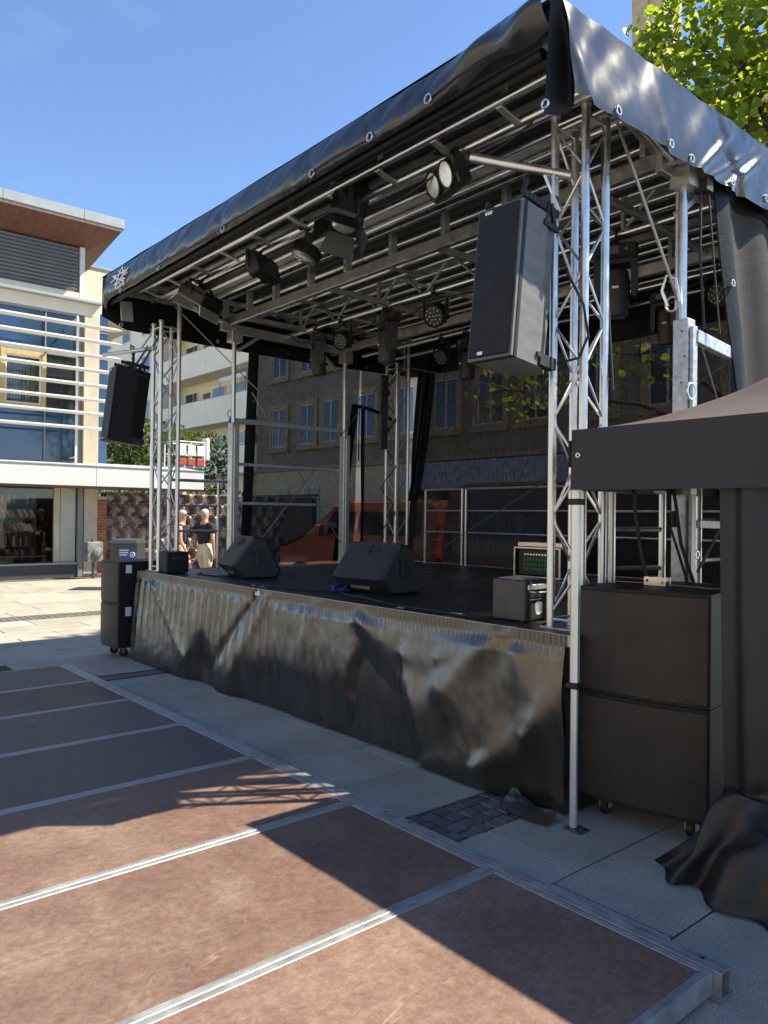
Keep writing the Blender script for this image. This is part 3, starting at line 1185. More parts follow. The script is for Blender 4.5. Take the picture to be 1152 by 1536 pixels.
sk = thing('stage_skirt', 'shiny black plastic skirt hung in folds along the stage front', 'stage skirt', (-5.4, SY0, 0))
q = MB()
q.grid(skirt_front, 640, 90)
wpart('front_cloth', q, M['skirt'], sk, 180)
q = MB()
q2 = MB()
q.grid(lambda u, v: (SX1 - .038 + .015 * sin(u * 30) * u + .02 * nz(u * 4, v * 3), SY0 - .02 + u * 4.0, 1.0 - v * .985), 60, 20)
q2.grid(lambda u, v: (SX0 - .03 - .02 * sin(u * 30) - .02 * nz(u * 4, v * 3), SY0 - .02 + u * 4.0, 1.0 - v * .985), 60, 20)
wpart('side_cloth', q, M['skirt'], sk, 180)
wpart('side_cloth', q2, M['skirt'], sk, 180)
q = MB()       # corner lying crumpled on the slabs
q.grid(lambda u, v: (-2.90 + u * .34 + .03 * v, SY0 - .05 - .13 * v - .04 * sin(u * 3),   .012 + .07 * (1 - v) * (.6 + .4 * sin(u * 5 + 1)) + .03 * abs(nz(u * 3, v * 3)) * (1 - v * .7)), 24, 16)
wpart('trailing_corner', q, M['skirt'], sk, 180)


# ------------------------------------------------------------------ roof
RX0, RX1, RY0, RY1 = -8.45, -2.35, 3.08, 7.6
ROOF_Z = 4.24
rf = thing('stage_roof', 'stage roof frame of aluminium beams and tubes under a black glossy tarpaulin', 'stage roof', (-5.4, 5.3, 3.7))


def top_z(x, y):
    u = (y - RY0) / (RY1 - RY0)
    return ROOF_Z + .10 * sin(pi * min(1, max(0, u))) * min(1, (x - RX0) / .5, (RX1 - x) / .5 + .15) + .01 * nz(x * 1.5, y * 1.5)


q = MB()
q.grid(lambda u, v: (RX0 + u * (RX1 - RX0), RY0 + v * (RY1 - RY0), top_z(RX0 + u * (RX1 - RX0), RY0 + v * (RY1 - RY0))), 60, 40)
wpart('roof_sheet', q, M['tarp'], rf, 180)
q = MB()
q.grid(lambda u, v: (RX0 + .02 + u * (RX1 - RX0 - .04), RY0 + .05 + v * (RY1 - RY0 - .1), ROOF_Z - .022 + .012 * abs(((v * 34) % 1) - .5) * 2), 2, 136)
wpart('under_sheet', q, M['tarp_in'], rf, 0)


def front_val(u, v):
    x = RX0 - .01 + u * (RX1 - .01 - RX0)
    h = .33 - .07 * u
    puff = max(0, min(1, (x + 3.15) / .5))
    h -= .09 * puff
    z = ROOF_Z - v * h
    cre = .014 * nz(x * 2.2 + v * 1.5, v * .5) + .009 * nz(x * 7 + v * 2.2, v * .5, 3) + .0022 * nz(x * 22 + v * 4, v * 1.5, 9)
    for gx in (-7.82, -6.9, -5.64, -4.36, -3.73, -3.19):   # small pulls towards the eyelets
        e = (x - gx - (v - .75) * .12) / .045
        if abs(e) < 3:
            cre -= .012 * exp(-e * e) * v
    edge = v ** 6
    y = RY0 - .005 - .05 * v - .02 * sin(pi * min(1, v)) - cre * (.35 + .65 * sin(pi * min(1, v * .9 + .05))) + .05 * edge
    y -= .07 * puff * sin(pi * min(1, v * 1.05)) * (.55 + .45 * sin(x * 15 + v * 2))
    z += .03 * puff * sin(x * 11 + 1) * v + .05 * puff * puff * (1 - v)
    z += .035 * edge * (1 if x < -3 else .5)
    if v < .06:
        y += .03 * (1 - v / .06)
    if x < -8.2:
        k = (-8.2 - x) / .26
        y += .10 * k * k
        z -= .10 * k * v
    return (x, y, z + .012 * nz(x * 2.2, 7) * v)


q = MB()
q.grid(front_val, 420, 26)
wpart('front_valance', q, M['tarp'], rf, 180)


def side_val(u, v):
    y = RY0 + .04 + u * (RY1 - RY0 - .04)
    gr = [3.52, 4.04, 4.32, 4.81, 5.32, 5.9, 6.5, 7.1]
    d0 = min(abs(y - k) for k in gr)
    h = .47 + .012 * nz(y * 2, 3) - .008 * min(1, d0 / .25) ** 2
    z = ROOF_Z - v * h
    if y < 3.3:
        z += .02 * v
    cre = .022 * nz(y * 1.5, v * 1.1, 5) * v + .015 * nz(y * 5 + v * 1.8, v * 1.0, 8) + .003 * nz(y * 16, v * 4, 2)
    for (gy, sl, a, w) in ((4.04, .1, .024, .05), (4.45, -.55, .026, .04), (4.60, -.8, .014, .035), (4.81, -.7, .030, .045), (5.0, .3, -.028, .05), (3.25, .15, .02, .06), (3.9, .0, .010, .10), (5.4, -.5, .018, .06)):
        e = (y - gy - (v - 1) * sl) / w
        if abs(e) < 3:
            cre += a * exp(-e * e) * min(1, v * 1.6)
    x = RX1 + .015 + .05 * v + cre - .02 * v ** 8 + .03 * (v < .001) * 0
    if y < 3.35:
        x -= .02 * (3.35 - y) / .25 * v
    return (x, y + .10 * v * max(0, (3.4 - y)) / .3, z)


q = MB()
q.grid(side_val, 200, 30)
wpart('side_valance', q, M['tarp'], rf, 180)
q = MB()
q.grid(lambda u, v: (RX0 - .01 - .02 * v + .015 * nz(u * 9, v * 2), RY0 + .02 + u * (RY1 - RY0), ROOF_Z - v * (.515 + .04 * sin(pi * u) - .10 * max(0, 1 - u / .06))), 80, 12)
wpart('far_side_valance', q, M['hem'], rf, 180)
q = MB()
q.grid(lambda u, v: (RX0 + u * (RX1 - RX0), RY1 + .02 * nz(u * 20, v), ROOF_Z - v * (.55 + .05 * sin(pi * u))), 90, 10)
wpart('rear_valance', q, M['hem'], rf, 180)
# folded corner flap
q = MB()
q.grid(lambda u, v: tuple(Vector((-2.362 - .075 * v, 3.065 + .05 * v, 4.27 - .575 * v)).lerp(Vector(side_val(0, v)) + Vector((.0, .0, .02 - .02 * v)), u) + Vector((-.02, .11, 0)) * sin(pi * u) * min(1, v * 2)), 10, 20)
wpart('corner_flap', q, M['hem'], rf, 60)


def ring(name, c, axes, par, R=.019):
    q = MB()
    q.torus(c, R, .006, 14, 6, axes)
    return wpart(name, q, M['ring'], par, 60)


for (gx, gz) in ((-7.82, 3.965), (-6.9, 3.975), (-5.64, 3.985), (-4.36, 4.01), (-3.73, 4.03), (-3.19, 4.045)):
    yy = min(front_val(min(1, max(0, (gx + dx - RX0 + .01) / (RX1 - .01 - RX0))), (ROOF_Z - gz) / .3)[1] for dx in (-.02, 0, .02))
    ring('eyelet', (gx, yy - .006, gz), FACE_Y, rf, .026)
for (gy, gz) in ((3.52, 3.80), (4.04, 3.79), (4.32, 3.80), (4.81, 3.80), (5.32, 3.84)):
    xx = max(side_val((gy + d - RY0 - .04) / (RY1 - RY0 - .04), (ROOF_Z - gz) / .475)[0] for d in (-.02, 0, .02))
    ring('eyelet', (xx + .006, gy + .02, gz), FACE_X, rf, .021)
for gy in (3.3, 3.66, 4.5, 5.02, 5.53, 6.05, 6.5, 6.85):
    ring('eyelet', (RX0 + .02, gy, 3.755), FACE_X, rf, .018)
for gx in (-7.3, -6.4, -5.5, -4.6, -3.7):
    ring('eyelet', (gx, RY1 - .03, 3.75), FACE_Y, rf, .018)
ring('eyelet', (-2.418, 3.10, 3.735), FACE_Y, rf, .02)
# silver emblem printed on the far end of the front valance
q = MB()


def on_val(x, z):
    v = (ROOF_Z - z) / (.33 - .07 * (x - RX0) / (RX1 - RX0))
    p = front_val((x - RX0 + .01) / (RX1 - .01 - RX0), min(1, max(0, v)))
    return Vector((x, p[1] - .010, z))


def stroke(pts, w):
    for a, b_ in zip(pts, pts[1:]):
        dx, dz = b_[0] - a[0], b_[1] - a[1]
        L = sqrt(dx * dx + dz * dz)
        nx, nz_ = -dz / L * w, dx / L * w
        n = max(1, int(L / .03))
        for i in range(n):
            p0 = (a[0] + dx * i / n, a[1] + dz * i / n)
            p1 = (a[0] + dx * (i + 1) / n, a[1] + dz * (i + 1) / n)
            vs = [on_val(p0[0] + nx, p0[1] + nz_), on_val(p1[0] + nx, p1[1] + nz_), on_val(p1[0] - nx, p1[1] - nz_), on_val(p0[0] - nx, p0[1] - nz_)]
            q.add(vs + [v_ + Vector((0, .004, 0)) for v_ in vs], [(0, 1, 2, 3), (7, 6, 5, 4), (0, 4, 5, 1), (2, 6, 7, 3)])


EX, EZ = -7.78, 4.09
star = []
for k in range(11):
    a = pi / 2 + k * 2 * pi * 2 / 5
    star.append((EX + .20 * cos(a), EZ + .10 * sin(a)))
stroke(star[:6], .008)
for k in range(9):
    a = k * 2 * pi / 9 + .3
    stroke([(EX + .08 * cos(a), EZ + .04 * sin(a)), (EX + .24 * cos(a + .25), EZ + .085 * sin(a + .25))], .007)
for k in range(6):
    stroke([(EX - .12 + k * .045, 3.975), (EX - .11 + k * .045, 4.005), (EX - .09 + k * .045, 3.975)], .005)
wpart('emblem', q, M['white_mark'], rf, 0)
# bungee cords between the eyelets
for (xa, za, xb, zb) in ((-6.9, 3.97, -5.72, 3.955), (-5.64, 3.985, -4.5, 3.985), (-4.36, 4.01, -3.8, 4.02), (-3.19, 4.045, -2.75, 4.08)):
    q = MB()
    q.path([(xa, RY0 - .055, za), (xa + .08, RY0 - .07, za), ((xa + xb) / 2, RY0 - .075, (za + zb) / 2), (xb, RY0 - .05, zb)], .006, 6)
    wpart('bungee_cord', q, M['cable'], rf)


def rtube(name, p, q_, r, m='alu'):
    b = MB()
    b.tube(p, q_, r, 12)
    return wpart(name, b, M[m], rf)


def rbar(name, p, q_, w, h, m='alu_dull', upv=(0, 0, 1)):
    b = MB()
    b.bar(p, q_, w, h, upv, .004)
    return wpart(name, b, M[m], rf)


# edge rolls and purlin tubes along the length
rtube('edge_tube', (RX0 + .05, RY0 + .07, 3.95), (RX1 - .12, RY0 + .07, 4.03), .032, 'hem')
rtube('lamp_tube', (RX0 + .12, 3.42, 4.10), (RX1 - .1, 3.42, 4.10), .030, 'alu_tube')
rtube('lamp_tube', (RX0 + .12, 3.62, 4.05), (RX1 - .1, 3.62, 4.05), .030, 'alu_tube')
for k in range(11):
    x = RX0 + .4 + k * .56
    rbar('tube_bracket', (x, 3.42, 4.075), (x, 3.62, 4.03), .05, .02)
    rbar('tube_bracket', (x + .05, 3.42, 4.11), (x + .05, 3.40, 4.22), .05, .02)
py = 3.83
k = 0
while py < 7.5:
    if abs(py - 4.4) > .1 and abs(py - 5.3) > .07 and abs(py - 6.1) > .1:
        rtube('purlin_tube', (RX0 + .04, py, 4.145), (RX1 - .04, py, 4.145), .026, 'alu_tube')
    py += .205
    k += 1
# flat light panels of the roof lining
for (ya, yb) in ((3.70, 3.80), (4.12, 4.26), (5.42, 5.52), (6.26, 6.36)):
    q = MB()
    q.box(RX0 + .05, RX1 - .05, ya, yb, 4.175, 4.195)
    wpart('lining_rib', q, M['alu_dull'], rf, 0)
# ladder girder over the front masts
GY = 4.42
rbar('girder_chord', (RX0 + .25, GY, 3.90), (RX1 - .02, GY, 3.90), .05, .10, 'alu')
rbar('girder_chord', (RX0 + .2, GY - .01, 4.19), (RX1 - .02, GY - .01, 4.19), .05, .07, 'alu')
k = 0
for x in (-8.1, -7.55, -7.0, -6.35, -5.75, -5.1, -4.45, -3.8, -3.2, -2.65):
    rbar('girder_post', (x, GY, 3.952), (x, GY, 4.152), .07, .045, 'alu', (1, 0, 0))
# lattice girder with V braces, carrying the middle lamp row
LY = 5.3
rtube('lamp_tube', (RX0 + .15, LY, 3.885), (RX1 - .1, LY, 3.885), .029, 'alu_tube')
rtube('girder_tube', (RX0 + .1, LY, 4.165), (RX1 - .05, LY, 4.165), .024)
x = RX0 + .3
while x < RX1 - .5:
    rbar('v_brace', (x, LY, 4.15), (x + .28, LY, 3.90), .03, .02)
    rbar('v_brace', (x + .62, LY, 4.15), (x + .34, LY, 3.90), .03, .02)
    if int((x - RX0) / .74) % 2 == 0:
        rbar('girder_post', (x + .37, LY - .03, 3.91), (x + .37, LY - .03, 4.15), .04, .03)
    x += .74
for x in (-7.7, -6.15, -4.6, -3.1):
    rbar('cross_strut', (x, GY + .03, 3.90), (x + .02, LY - .03, 3.89), .045, .05)
    rbar('cross_strut', (x, LY + .03, 3.89), (x + .02, 6.07, 3.84), .045, .05)
    rbar('roof_brace', (x + .75, GY + .03, 3.95), (x + .35, LY - .03, 4.14), .03, .03)
    rbar('roof_brace', (x + .1, LY + .03, 4.14), (x + .75, 6.07, 3.9), .03, .03)
# rear girder
BY = 6.1
rbar('girder_chord', (RX0 + .2, BY, 3.83), (RX1 - .02, BY, 3.83), .05, .10)
rbar('girder_chord', (RX0 + .2, BY, 4.13), (RX1 - .02, BY, 4.13), .05, .06)
for x in (-7.9, -7.0, -6.1, -5.2, -4.3, -3.4):
    rbar('girder_post', (x, BY, 3.88), (x, BY, 4.10), .05, .04)
rtube('lamp_tube', (RX0 + .3, 6.55, 3.83), (RX1 - .1, 6.55, 3.83), .027, 'alu_tube')
rtube('lamp_tube', (RX0 + .3, 7.1, 3.86), (RX1 - .1, 7.1, 3.86), .024)
# end beams across the depth, on both sides
for ex in (-8.03, -2.5):
    rbar('end_beam', (ex, GY - .1, 3.84), (ex, BY + .15, 3.80), .05, .10)
    rbar('knee_brace', (ex, GY + .12, 3.58), (ex, GY + .42, 3.79), .04, .04)
    rbar('knee_brace', (ex, BY - .1, 3.55), (ex, BY - .4, 3.77), .04, .04)
    rbar('eave_strut', (ex, GY - .06, 3.89), (ex + .02, 3.66, 4.04), .05, .035)
    rtube('gas_strut', (ex + .06, GY - .05, 3.86), (ex + .04, 3.70, 4.07), .02)
    rbar('rafter', (ex, 3.2, 4.13), (ex, 7.4, 4.13), .05, .05)
rbar('rafter', (RX0 + .08, 3.2, 4.10), (RX0 + .08, 7.5, 4.05), .04, .06)
rbar('rafter', (RX1 - .07, 3.25, 4.10), (RX1 - .07, 7.5, 4.08), .04, .06)
rbar('hanging_plate', (RX0 + .1, 3.32, 4.0), (RX0 + .1, 3.34, 3.78), .14, .012, 'alu_dull', (1, 0, 0))

# ------------------------------------------------------------------ trusses
TR_N = 0


def truss(label, base, h, rot, top_pin=0.0, bay=.262):
    root = thing('truss_tower', label, 'truss tower', base, (0, 0, rot), 'square aluminium truss towers')
    s, r = .105, .025
    ch = MB()
    ch.tube((0, 0, .012), (0, 0, h), r, 14)
    cme = ch.mesh('chord', 40)
    cme.materials.append(M['alu'])
    pos = [(-s, -s), (s, -s), (s, s), (-s, s)]
    for p in pos:
        link('chord', cme, None, root, (p[0], p[1], 0))
    n = int((h - .16) / bay)
    bay2 = (h - .16) / n
    for f in range(4):
        a, b_ = pos[f], pos[(f + 1) % 4]
        mes = []
        for d in (0, 1):
            q = MB()
            p0, p1 = (a, b_) if d == 0 else (b_, a)
            q.tube((p0[0], p0[1], 0), (p1[0], p1[1], bay2), .008, 7, caps=False)
            me = q.mesh('brace', 40)
            me.materials.append(M['alu'])
            mes.append(me)
        for k in range(n):
            link('brace', mes[(k + f) % 2], None, root, (0, 0, .08 + k * bay2))
        for z in (.055, h - .055):
            q = MB()
            q.tube((a[0], a[1], z), (b_[0], b_[1], z), .009, 7)
            part('end_rung', q, M['alu'], root)
    q = MB()
    q.box(-.15, .15, -.15, .15, 0, .012, .003)
    part('base_plate', q, M['alu'], root)
    for p in pos:
        q = MB()
        q.lathe([(.031, h - .012), (.031, h + .008), (.02, h + .012)], 12, (p[0], p[1], 0))
        part('end_collar', q, M['alu_dull'], root)
    if top_pin:
        q = MB()
        q.tube((s, s, h - .1), (s, s, h + top_pin), .027, 12)
        part('roof_pin', q, M['alu_dull'], root)
    return root


TF_R = (-2.70, 3.80, 1.0)
TF_L = (-8.17, 3.72, 1.0)
T_B = (-7.92, 6.98, 1.0)
truss('tall bright truss tower at the stage corner beside the tent pole', TF_R, 3.02, radians(1.5))
truss('truss tower at the far front corner, in front of the white canopy', TF_L, 2.78, radians(-1), .36)
truss('thin looking truss tower at the back of the stage carrying the lamp bar', T_B, 2.72, radians(0), .32)


# telescopic masts
def mast(label, x, y, zs, zt, material='galv'):
    root = thing('roof_mast', label, 'roof mast', (x, y, 0), group='telescopic masts holding up the roof')
    q = MB()
    q.box(-.05, .05, -.05, .05, .3, zs, .006)
    q.box(.052, .075, -.03, .03, .3, zs - .05, .004)
    part('sleeve', q, M[material], root, 20)
    q = MB()
    q.tube((-.012, 0, zs - .02), (-.012, 0, zt), .026, 12)
    part('inner_tube', q, M['alu'], root)
    q = MB()
    q.tube((-.055, .01, zs - .05), (-.055, .01, zt - .05), .014, 10)
    part('ram', q, M['alu_dull'], root)
    q = MB()
    q.box(-.085, -.05, -.02, .03, zs - .03, zs + .07, .006)
    part('locking_block', q, M['cable'], root)
    q = MB()
    q.torus((-.07, -.02, zs + .11), .045, .008, 14, 6, FACE_Y)
    part('locking_lever', q, M['alu_dull'], root)
    q = MB()
    q.box(-.07, .07, -.07, .07, zt - .16, zt - .02, .006)
    part('head_bracket', q, M['alu_dull'], root)
    q = MB()
    for k in range(3):
        q.lathe([(.006, 0), (.006, .006)], 8, (.012 + .02 * (k % 2), -.05, zs - .08 - k * .16), FACE_Y)
    part('bolt', q, M['steel_dark'], root)
    return root


MC3 = mast('pale galvanised mast beside the tent roof, sleeve clamped halfway up', -2.44, 4.54, 2.90, 3.88)
mast('grey mast at the open end of the stage next to the dark monitor', -7.98, 4.48, 2.72, 3.82, 'alu_dull')
mast('inner grey mast standing before the mesh wall in mid stage', -7.98, 6.12, 2.70, 3.80, 'alu_dull')
mast('rear mast partly covered by the black side curtain', -2.5, 6.2, 2.8, 3.85)
q = MB()
q.bar((-2.38, 4.56, 2.79), (-2.36, 4.98, 2.74), .05, .08, b=.004)
wpart('side_arm', q, M['galv'], MC3)
q = MB()
q.torus((-2.37, 4.50, 2.44), .05, .009, 14, 6, FACE_X)
q.box(-2.40, -2.34, 4.45, 4.53, 1.80, 1.85, .005)
wpart('latch', q, M['ring'], MC3)


# guard rails
def rail(label, p, q_, h=1.02, z=1.0, n=3, r=.019, mat_='alu', ends=(1, 1), over=0.0, grp='guard rails round the stage'):
    p, q_ = Vector(p), Vector(q_)
    root = thing('guard_rail', label, 'guard rail', (p.x, p.y, z), group=grp)
    d = (q_ - p).normalized()
    for (e, on) in ((p, ends[0]), (q_, ends[1])):
        if on:
            b = MB()
            b.tube((e.x, e.y, z), (e.x, e.y, z + h), r, 10)
            wpart('post', b, M[mat_], root)
    for k in range(n):
        zz = z + h - k * h * .285
        b = MB()
        o_ = d * over if k == 0 else Vector((0, 0, 0))
        b.tube(Vector((p.x, p.y, zz)) - o_, Vector((q_.x, q_.y, zz)) + o_, r * (1 if k == 0 else .75), 10)
        wpart('rail_bar', b, M[mat_], root)
    return root


rail('rear guard rail panel behind the upright wedge monitor', (-9.9 + 2.1, 7.42, 0), (-7.09, 7.42, 0))
rail('rear guard rail panel in front of the dark maroon van', (-7.02, 7.42, 0), (-4.95, 7.42, 0))
rail('rear guard rail panel seen through the tall truss tower', (-4.88, 7.42, 0), (-2.6, 7.42, 0))
rail('grey guard rail at the open end of the stage, two people behind it', (-8.33, 3.95, 0), (-8.33, 4.48, 0), 1.04, mat_='alu_dull', ends=(0, 1), over=.12)
rail('short ladder shaped guard rail beside the tent pole', (-2.58, 3.98, 0), (-2.45, 4.32, 0), .82, n=3, r=.021)
rail('low guard rail under the side curtain behind the galvanised mast', (-2.44, 4.75, 0), (-2.44, 7.35, 0), .9)
ba = MB()
for (z, w) in ((2.75, .06), (2.24, .035), (1.78, .035)):
    ba.bar((-8.0, 4.5, z), (-8.0, 6.1, z), .03, w, b=.003)
solo('mast_cross_bar', ba, M['alu_dull'], 'grey cross bars linking the two masts at the open stage end', 'cross bar', (-8.0, 5.3, 2.2))
q = MB()
q.bar((-2.40, 4.66, 1.62), (-2.36, 5.8, 1.60), .03, .05, b=.003)
solo('lower_cross_bar', q, M['galv'], 'pale lower cross bar running from the galvanised mast behind the tent cloth', 'cross bar', (-2.4, 5.2, 1.6))

# ------------------------------------------------------------------ gauze walls with black hems
def gauze_wall(name, label, fn, nu, nv, hems, gm='gauze', loc=(0, 0, 1), eyelets=()):
    root = thing(name, label, 'mesh curtain', loc, group='mesh curtains around the stage')
    q = MB()
    q.grid(fn, nu, nv)
    wpart('mesh_panel', q, M[gm], root, 180)
    for (u0, u1, v0, v1) in hems:
        for sgn in (1,):
            h = MB()
            h.grid(lambda u, v: Vector(fn(u0 + (u1 - u0) * u, v0 + (v1 - v0) * v)) + OFF, 8 if u1 - u0 < .3 else 60, 20 if v1 - v0 > .3 else 3)
            wpart('hem', h, M['hem'], root, 180)
    return root


OFF = Vector((.012, -.006, 0))
lw = gauze_wall('mesh_curtain', 'sheer black mesh wall at the open stage end, brick wall and windows showing through',
                lambda u, v: (-8.30 + .02 * sin(u * 26) * (1 - v * .3) + .015 * nz(u * 8, v * 2), 4.86 + u * 1.75 - .10 * v, 3.78 - v * 2.74), 60, 24,
                [(0, .075, 0, 1)])
ring('eyelet', (-8.27, 4.93, 3.05), FACE_X, lw, .016)
gauze_wall('mesh_curtain', 'sheer black mesh panel between the inner mast and the lamp bar truss',
           lambda u, v: (-8.28 + .03 * nz(u * 9, v * 2), 6.63 + u * .85, 3.75 - v * 2.72), 30, 20, [(0, .06, .22, 1)])
OFF = Vector((.0, -.014, 0))
gauze_wall('mesh_curtain', 'wide sheer black mesh wall along the back of the stage, van and windows showing through',
           lambda u, v: (-8.05 + u * 5.68 - .25 * v * (1 - u), 7.50 + .03 * sin(u * 55) * (1 - .5 * v) + .05 * nz(u * 12, v * 2), 3.85 - v * 2.84), 160, 30,
           [(0, .022, 0, 1), (0, 1, 0, .05)], 'gauze_back')
q = MB()   # the gathered edge hanging beside the rear truss
q.grid(lambda u, v: (-7.86 + u * .24 - .30 * v ** 1.3 + .03 * sin(u * 22 + v * 3), 7.40 + .05 * sin(u * 17) * (1 - v * .3), 3.85 - v * 2.0 + .1 * u * v), 24, 24)
solo('gathered_drape', q, M['hem'], 'bunched black drape edge hanging behind the truss with the lamp bar', 'drape', (-7.8, 7.4, 2.6), smooth=180)
q = MB()
for (a, b_) in (((-8.22, 6.42, 3.16), (-8.20, 6.16, 1.0)), ((-8.22, 6.60, 3.16), (-8.20, 6.34, 1.0))):
    pass
q.grid(lambda u, v: (-8.2 + .012 * sin(u * 9), 6.40 - .30 * v + u * .12, 3.16 - v * 2.12), 6, 20)
q.grid(lambda u, v: (-8.2, 6.52 + u * .02, 3.16 - v * .75), 2, 4)
q.grid(lambda u, v: (-8.2 + u * .14, 6.44 + u * .62, 3.17 - .03 * u - .15 * u * u - v * .05), 20, 2)
solo('hanging_drape', q, M['hem'], 'narrow black drape strip with a strap leading to the lamp bar', 'drape', (-8.2, 6.4, 2.2), smooth=180)
OFF = Vector((.012, 0, 0))
rw = gauze_wall('mesh_curtain', 'grey black side curtain in sun under the roof corner above the tent',
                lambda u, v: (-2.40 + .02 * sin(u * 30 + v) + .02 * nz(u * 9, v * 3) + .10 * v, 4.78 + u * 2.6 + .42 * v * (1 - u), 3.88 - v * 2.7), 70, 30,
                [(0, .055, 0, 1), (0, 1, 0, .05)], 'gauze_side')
ring('eyelet', (-2.325, 4.95, 3.19), FACE_X, rw, .02)


# ------------------------------------------------------------------ speakers hung from the trusses
def hung_speaker(label, loc, rot, side_mat, arm_len, arm_dir):
    """local: front faces -y, width x, origin at top centre"""
    root = thing('hanging_speaker', label, 'loudspeaker', loc, rot, 'speaker columns hung beside the stage')
    w, d, h = .15, .20, .87
    q = MB()
    q.prism([(-w, -d), (w, -d), (w, d * .2), (w * .55, d), (-w * .55, d), (-w, d * .2)], 'z', -h, 0)
    part('cabinet', q, side_mat, root, 20)
    q = MB()
    q.box(-w + .012, w - .012, -d - .016, -d - .001, -h + .012, -.012, .005)
    part('front_grille', q, M['cab'], root, 20)
    q = MB()
    for k in range(3):
        q.box(-w + .06 + k * .017, -w + .072 + k * .017, -d - .0185, -d - .0155, -.045, -.03)
    q.box(-w + .058, -w + .110, -d - .0180, -d - .0158, -.028, -.026)
    part('badge', q, M['white_mark'], root, 0)
    q = MB()
    q.box(-w + .08, -w + .115, -d - .0185, -d - .0155, -h + .022, -h + .040)
    part('lower_badge', q, M['white_mark'], root, 0)
    q = MB()
    q.box(-w - .004, w + .004, -d + .02, -d + .045, -h, 0)
    part('edge_strip', q, M['cab'], root, 0)
    q = MB()
    for x in (-.13, .13):
        q.box(x - .008, x + .008, -.17, .16, .03, .065)
        for k in range(10):
            q.box(x - .010, x + .010, -.16 + k * .034, -.15 + k * .034, .026, .07)
    q.box(-.13, .13, -.02, .02, .04, .06)
    q.box(-.05, .05, -.08, .05, .06, .09)
    part('flying_frame', q, M['cable'], root)
    for s_ in (-1, 1):
        q = MB()
        q.bar((s_ * w * .96, .02, -.05), (s_ * w * .9, .06, .08), .02, .02)
        q.bar((s_ * w * .96, .12, -.05), (s_ * w * .9, .08, .08), .02, .02)
        q.box(s_ * w - .012, s_ * w + .012, 0, .14, -.075, -.045)
        part('rigging_bracket', q, M['cable'], root)
    q = MB()
    q.box(-w - .012, w + .012, .02, .20, -h + .05, -h + .075)
    q.box(w - .04, w + .012, .05, d, -h + .01, -h + .05)
    part('lower_bracket', q, M['cable'], root)
    q = MB()
    q.path([(0, .0, .08), (0.02, 0, .13), (-.01, 0, .17), (.01, 0, .22), (0, 0, .25)], .016, 6)
    part('chain', q, M['cable'], root)
    return root


hung_speaker('tall loudspeaker with a sunlit grey side hung at the bright corner truss', (-2.83, 3.43, 3.36), (radians(-6), radians(0), radians(3)), M['cab_sunlit'], 0, 0)
hung_speaker('all dark loudspeaker hung from a pole at the far truss, before the white fins', (-8.80, 3.58, 3.33), (radians(-6), radians(2), radians(-4)), M['cab'], 0, 0)
b = MB()
b.tube((-3.25, 3.43, 3.86), (-2.72, 3.74, 3.66), .03, 14)
b.tube((-2.86, 3.66, 3.72), (-2.76, 3.70, 3.45), .016, 10)
o = solo('outrigger_pole', b, M['alu'], 'thick aluminium pole with a black end cap holding the grey sided speaker', 'outrigger pole', (-2.7, 3.74, 3.66))
q = MB()
q.tube((-3.265, 3.421, 3.866), (-3.24, 3.436, 3.856), .032, 14)
wpart('end_cap', q, M['cable'], o)
b = MB()
b.tube((-9.75, 3.60, 3.66), (-8.2, 3.60, 3.50), .026, 12)
b.tube((-8.65, 3.60, 3.53), (-8.28, 3.62, 3.72), .012, 8)
o = solo('outrigger_pole', b, M['alu_dull'], 'dark thin pole holding the all dark speaker by the far truss', 'outrigger pole', (-8.2, 3.6, 3.5))
q = MB()
for k in range(9):
    z = 3.36 + k * .028
    q.torus((-8.81 + .008 * sin(k * 3), 3.6, z), .016, .006, 8, 5, FACE_Y if k % 2 else FACE_X)
q.path([(-8.81, 3.60, 3.56), (-8.84, 3.58, 3.60), (-8.81, 3.57, 3.63), (-8.78, 3.60, 3.60)], .010, 6)
wpart('chain', q, M['cable'], o)
for (a, b_) in (((-8.28, 3.55, 3.52), (-8.78, 3.55, 3.28)), ((-8.1, 3.6, 3.62), (-8.70, 3.6, 3.27))):
    q = MB()
    q.bar(a, b_, .035, .006, (0, 1, 0))
    wpart('strap', q, M['cable'], o)
q = MB()
q.path([(-2.66, 3.62, 3.06), (-2.57, 3.66, 2.86), (-2.55, 3.68, 2.68), (-2.60, 3.66, 2.56), (-2.72, 3.62, 2.54)], .008, 6)
solo('speaker_cable', q, M['cable'], 'black cable looping beside the grey sided hanging speaker', 'cable', (-2.6, 3.65, 2.6))


# ------------------------------------------------------------------ lamps
def clamp(q, z=0.0):
    q.torus((0, 0, z), .036, .010, 12, 6, FACE_X)
    q.box(-.02, .02, -.014, .014, z - .075, z - .03)
    q.lathe([(.014, 0), (.014, .03)], 8, (0, -.035, z - .03), FACE_Y)


def yoke(q, w, top, h, R):
    q.box(-w, w, -.016, .016, top - .008, top)
    for s_ in (-1, 1):
        q.box(s_ * w - .004, s_ * w + .004, -.016, .016, top - h, top)


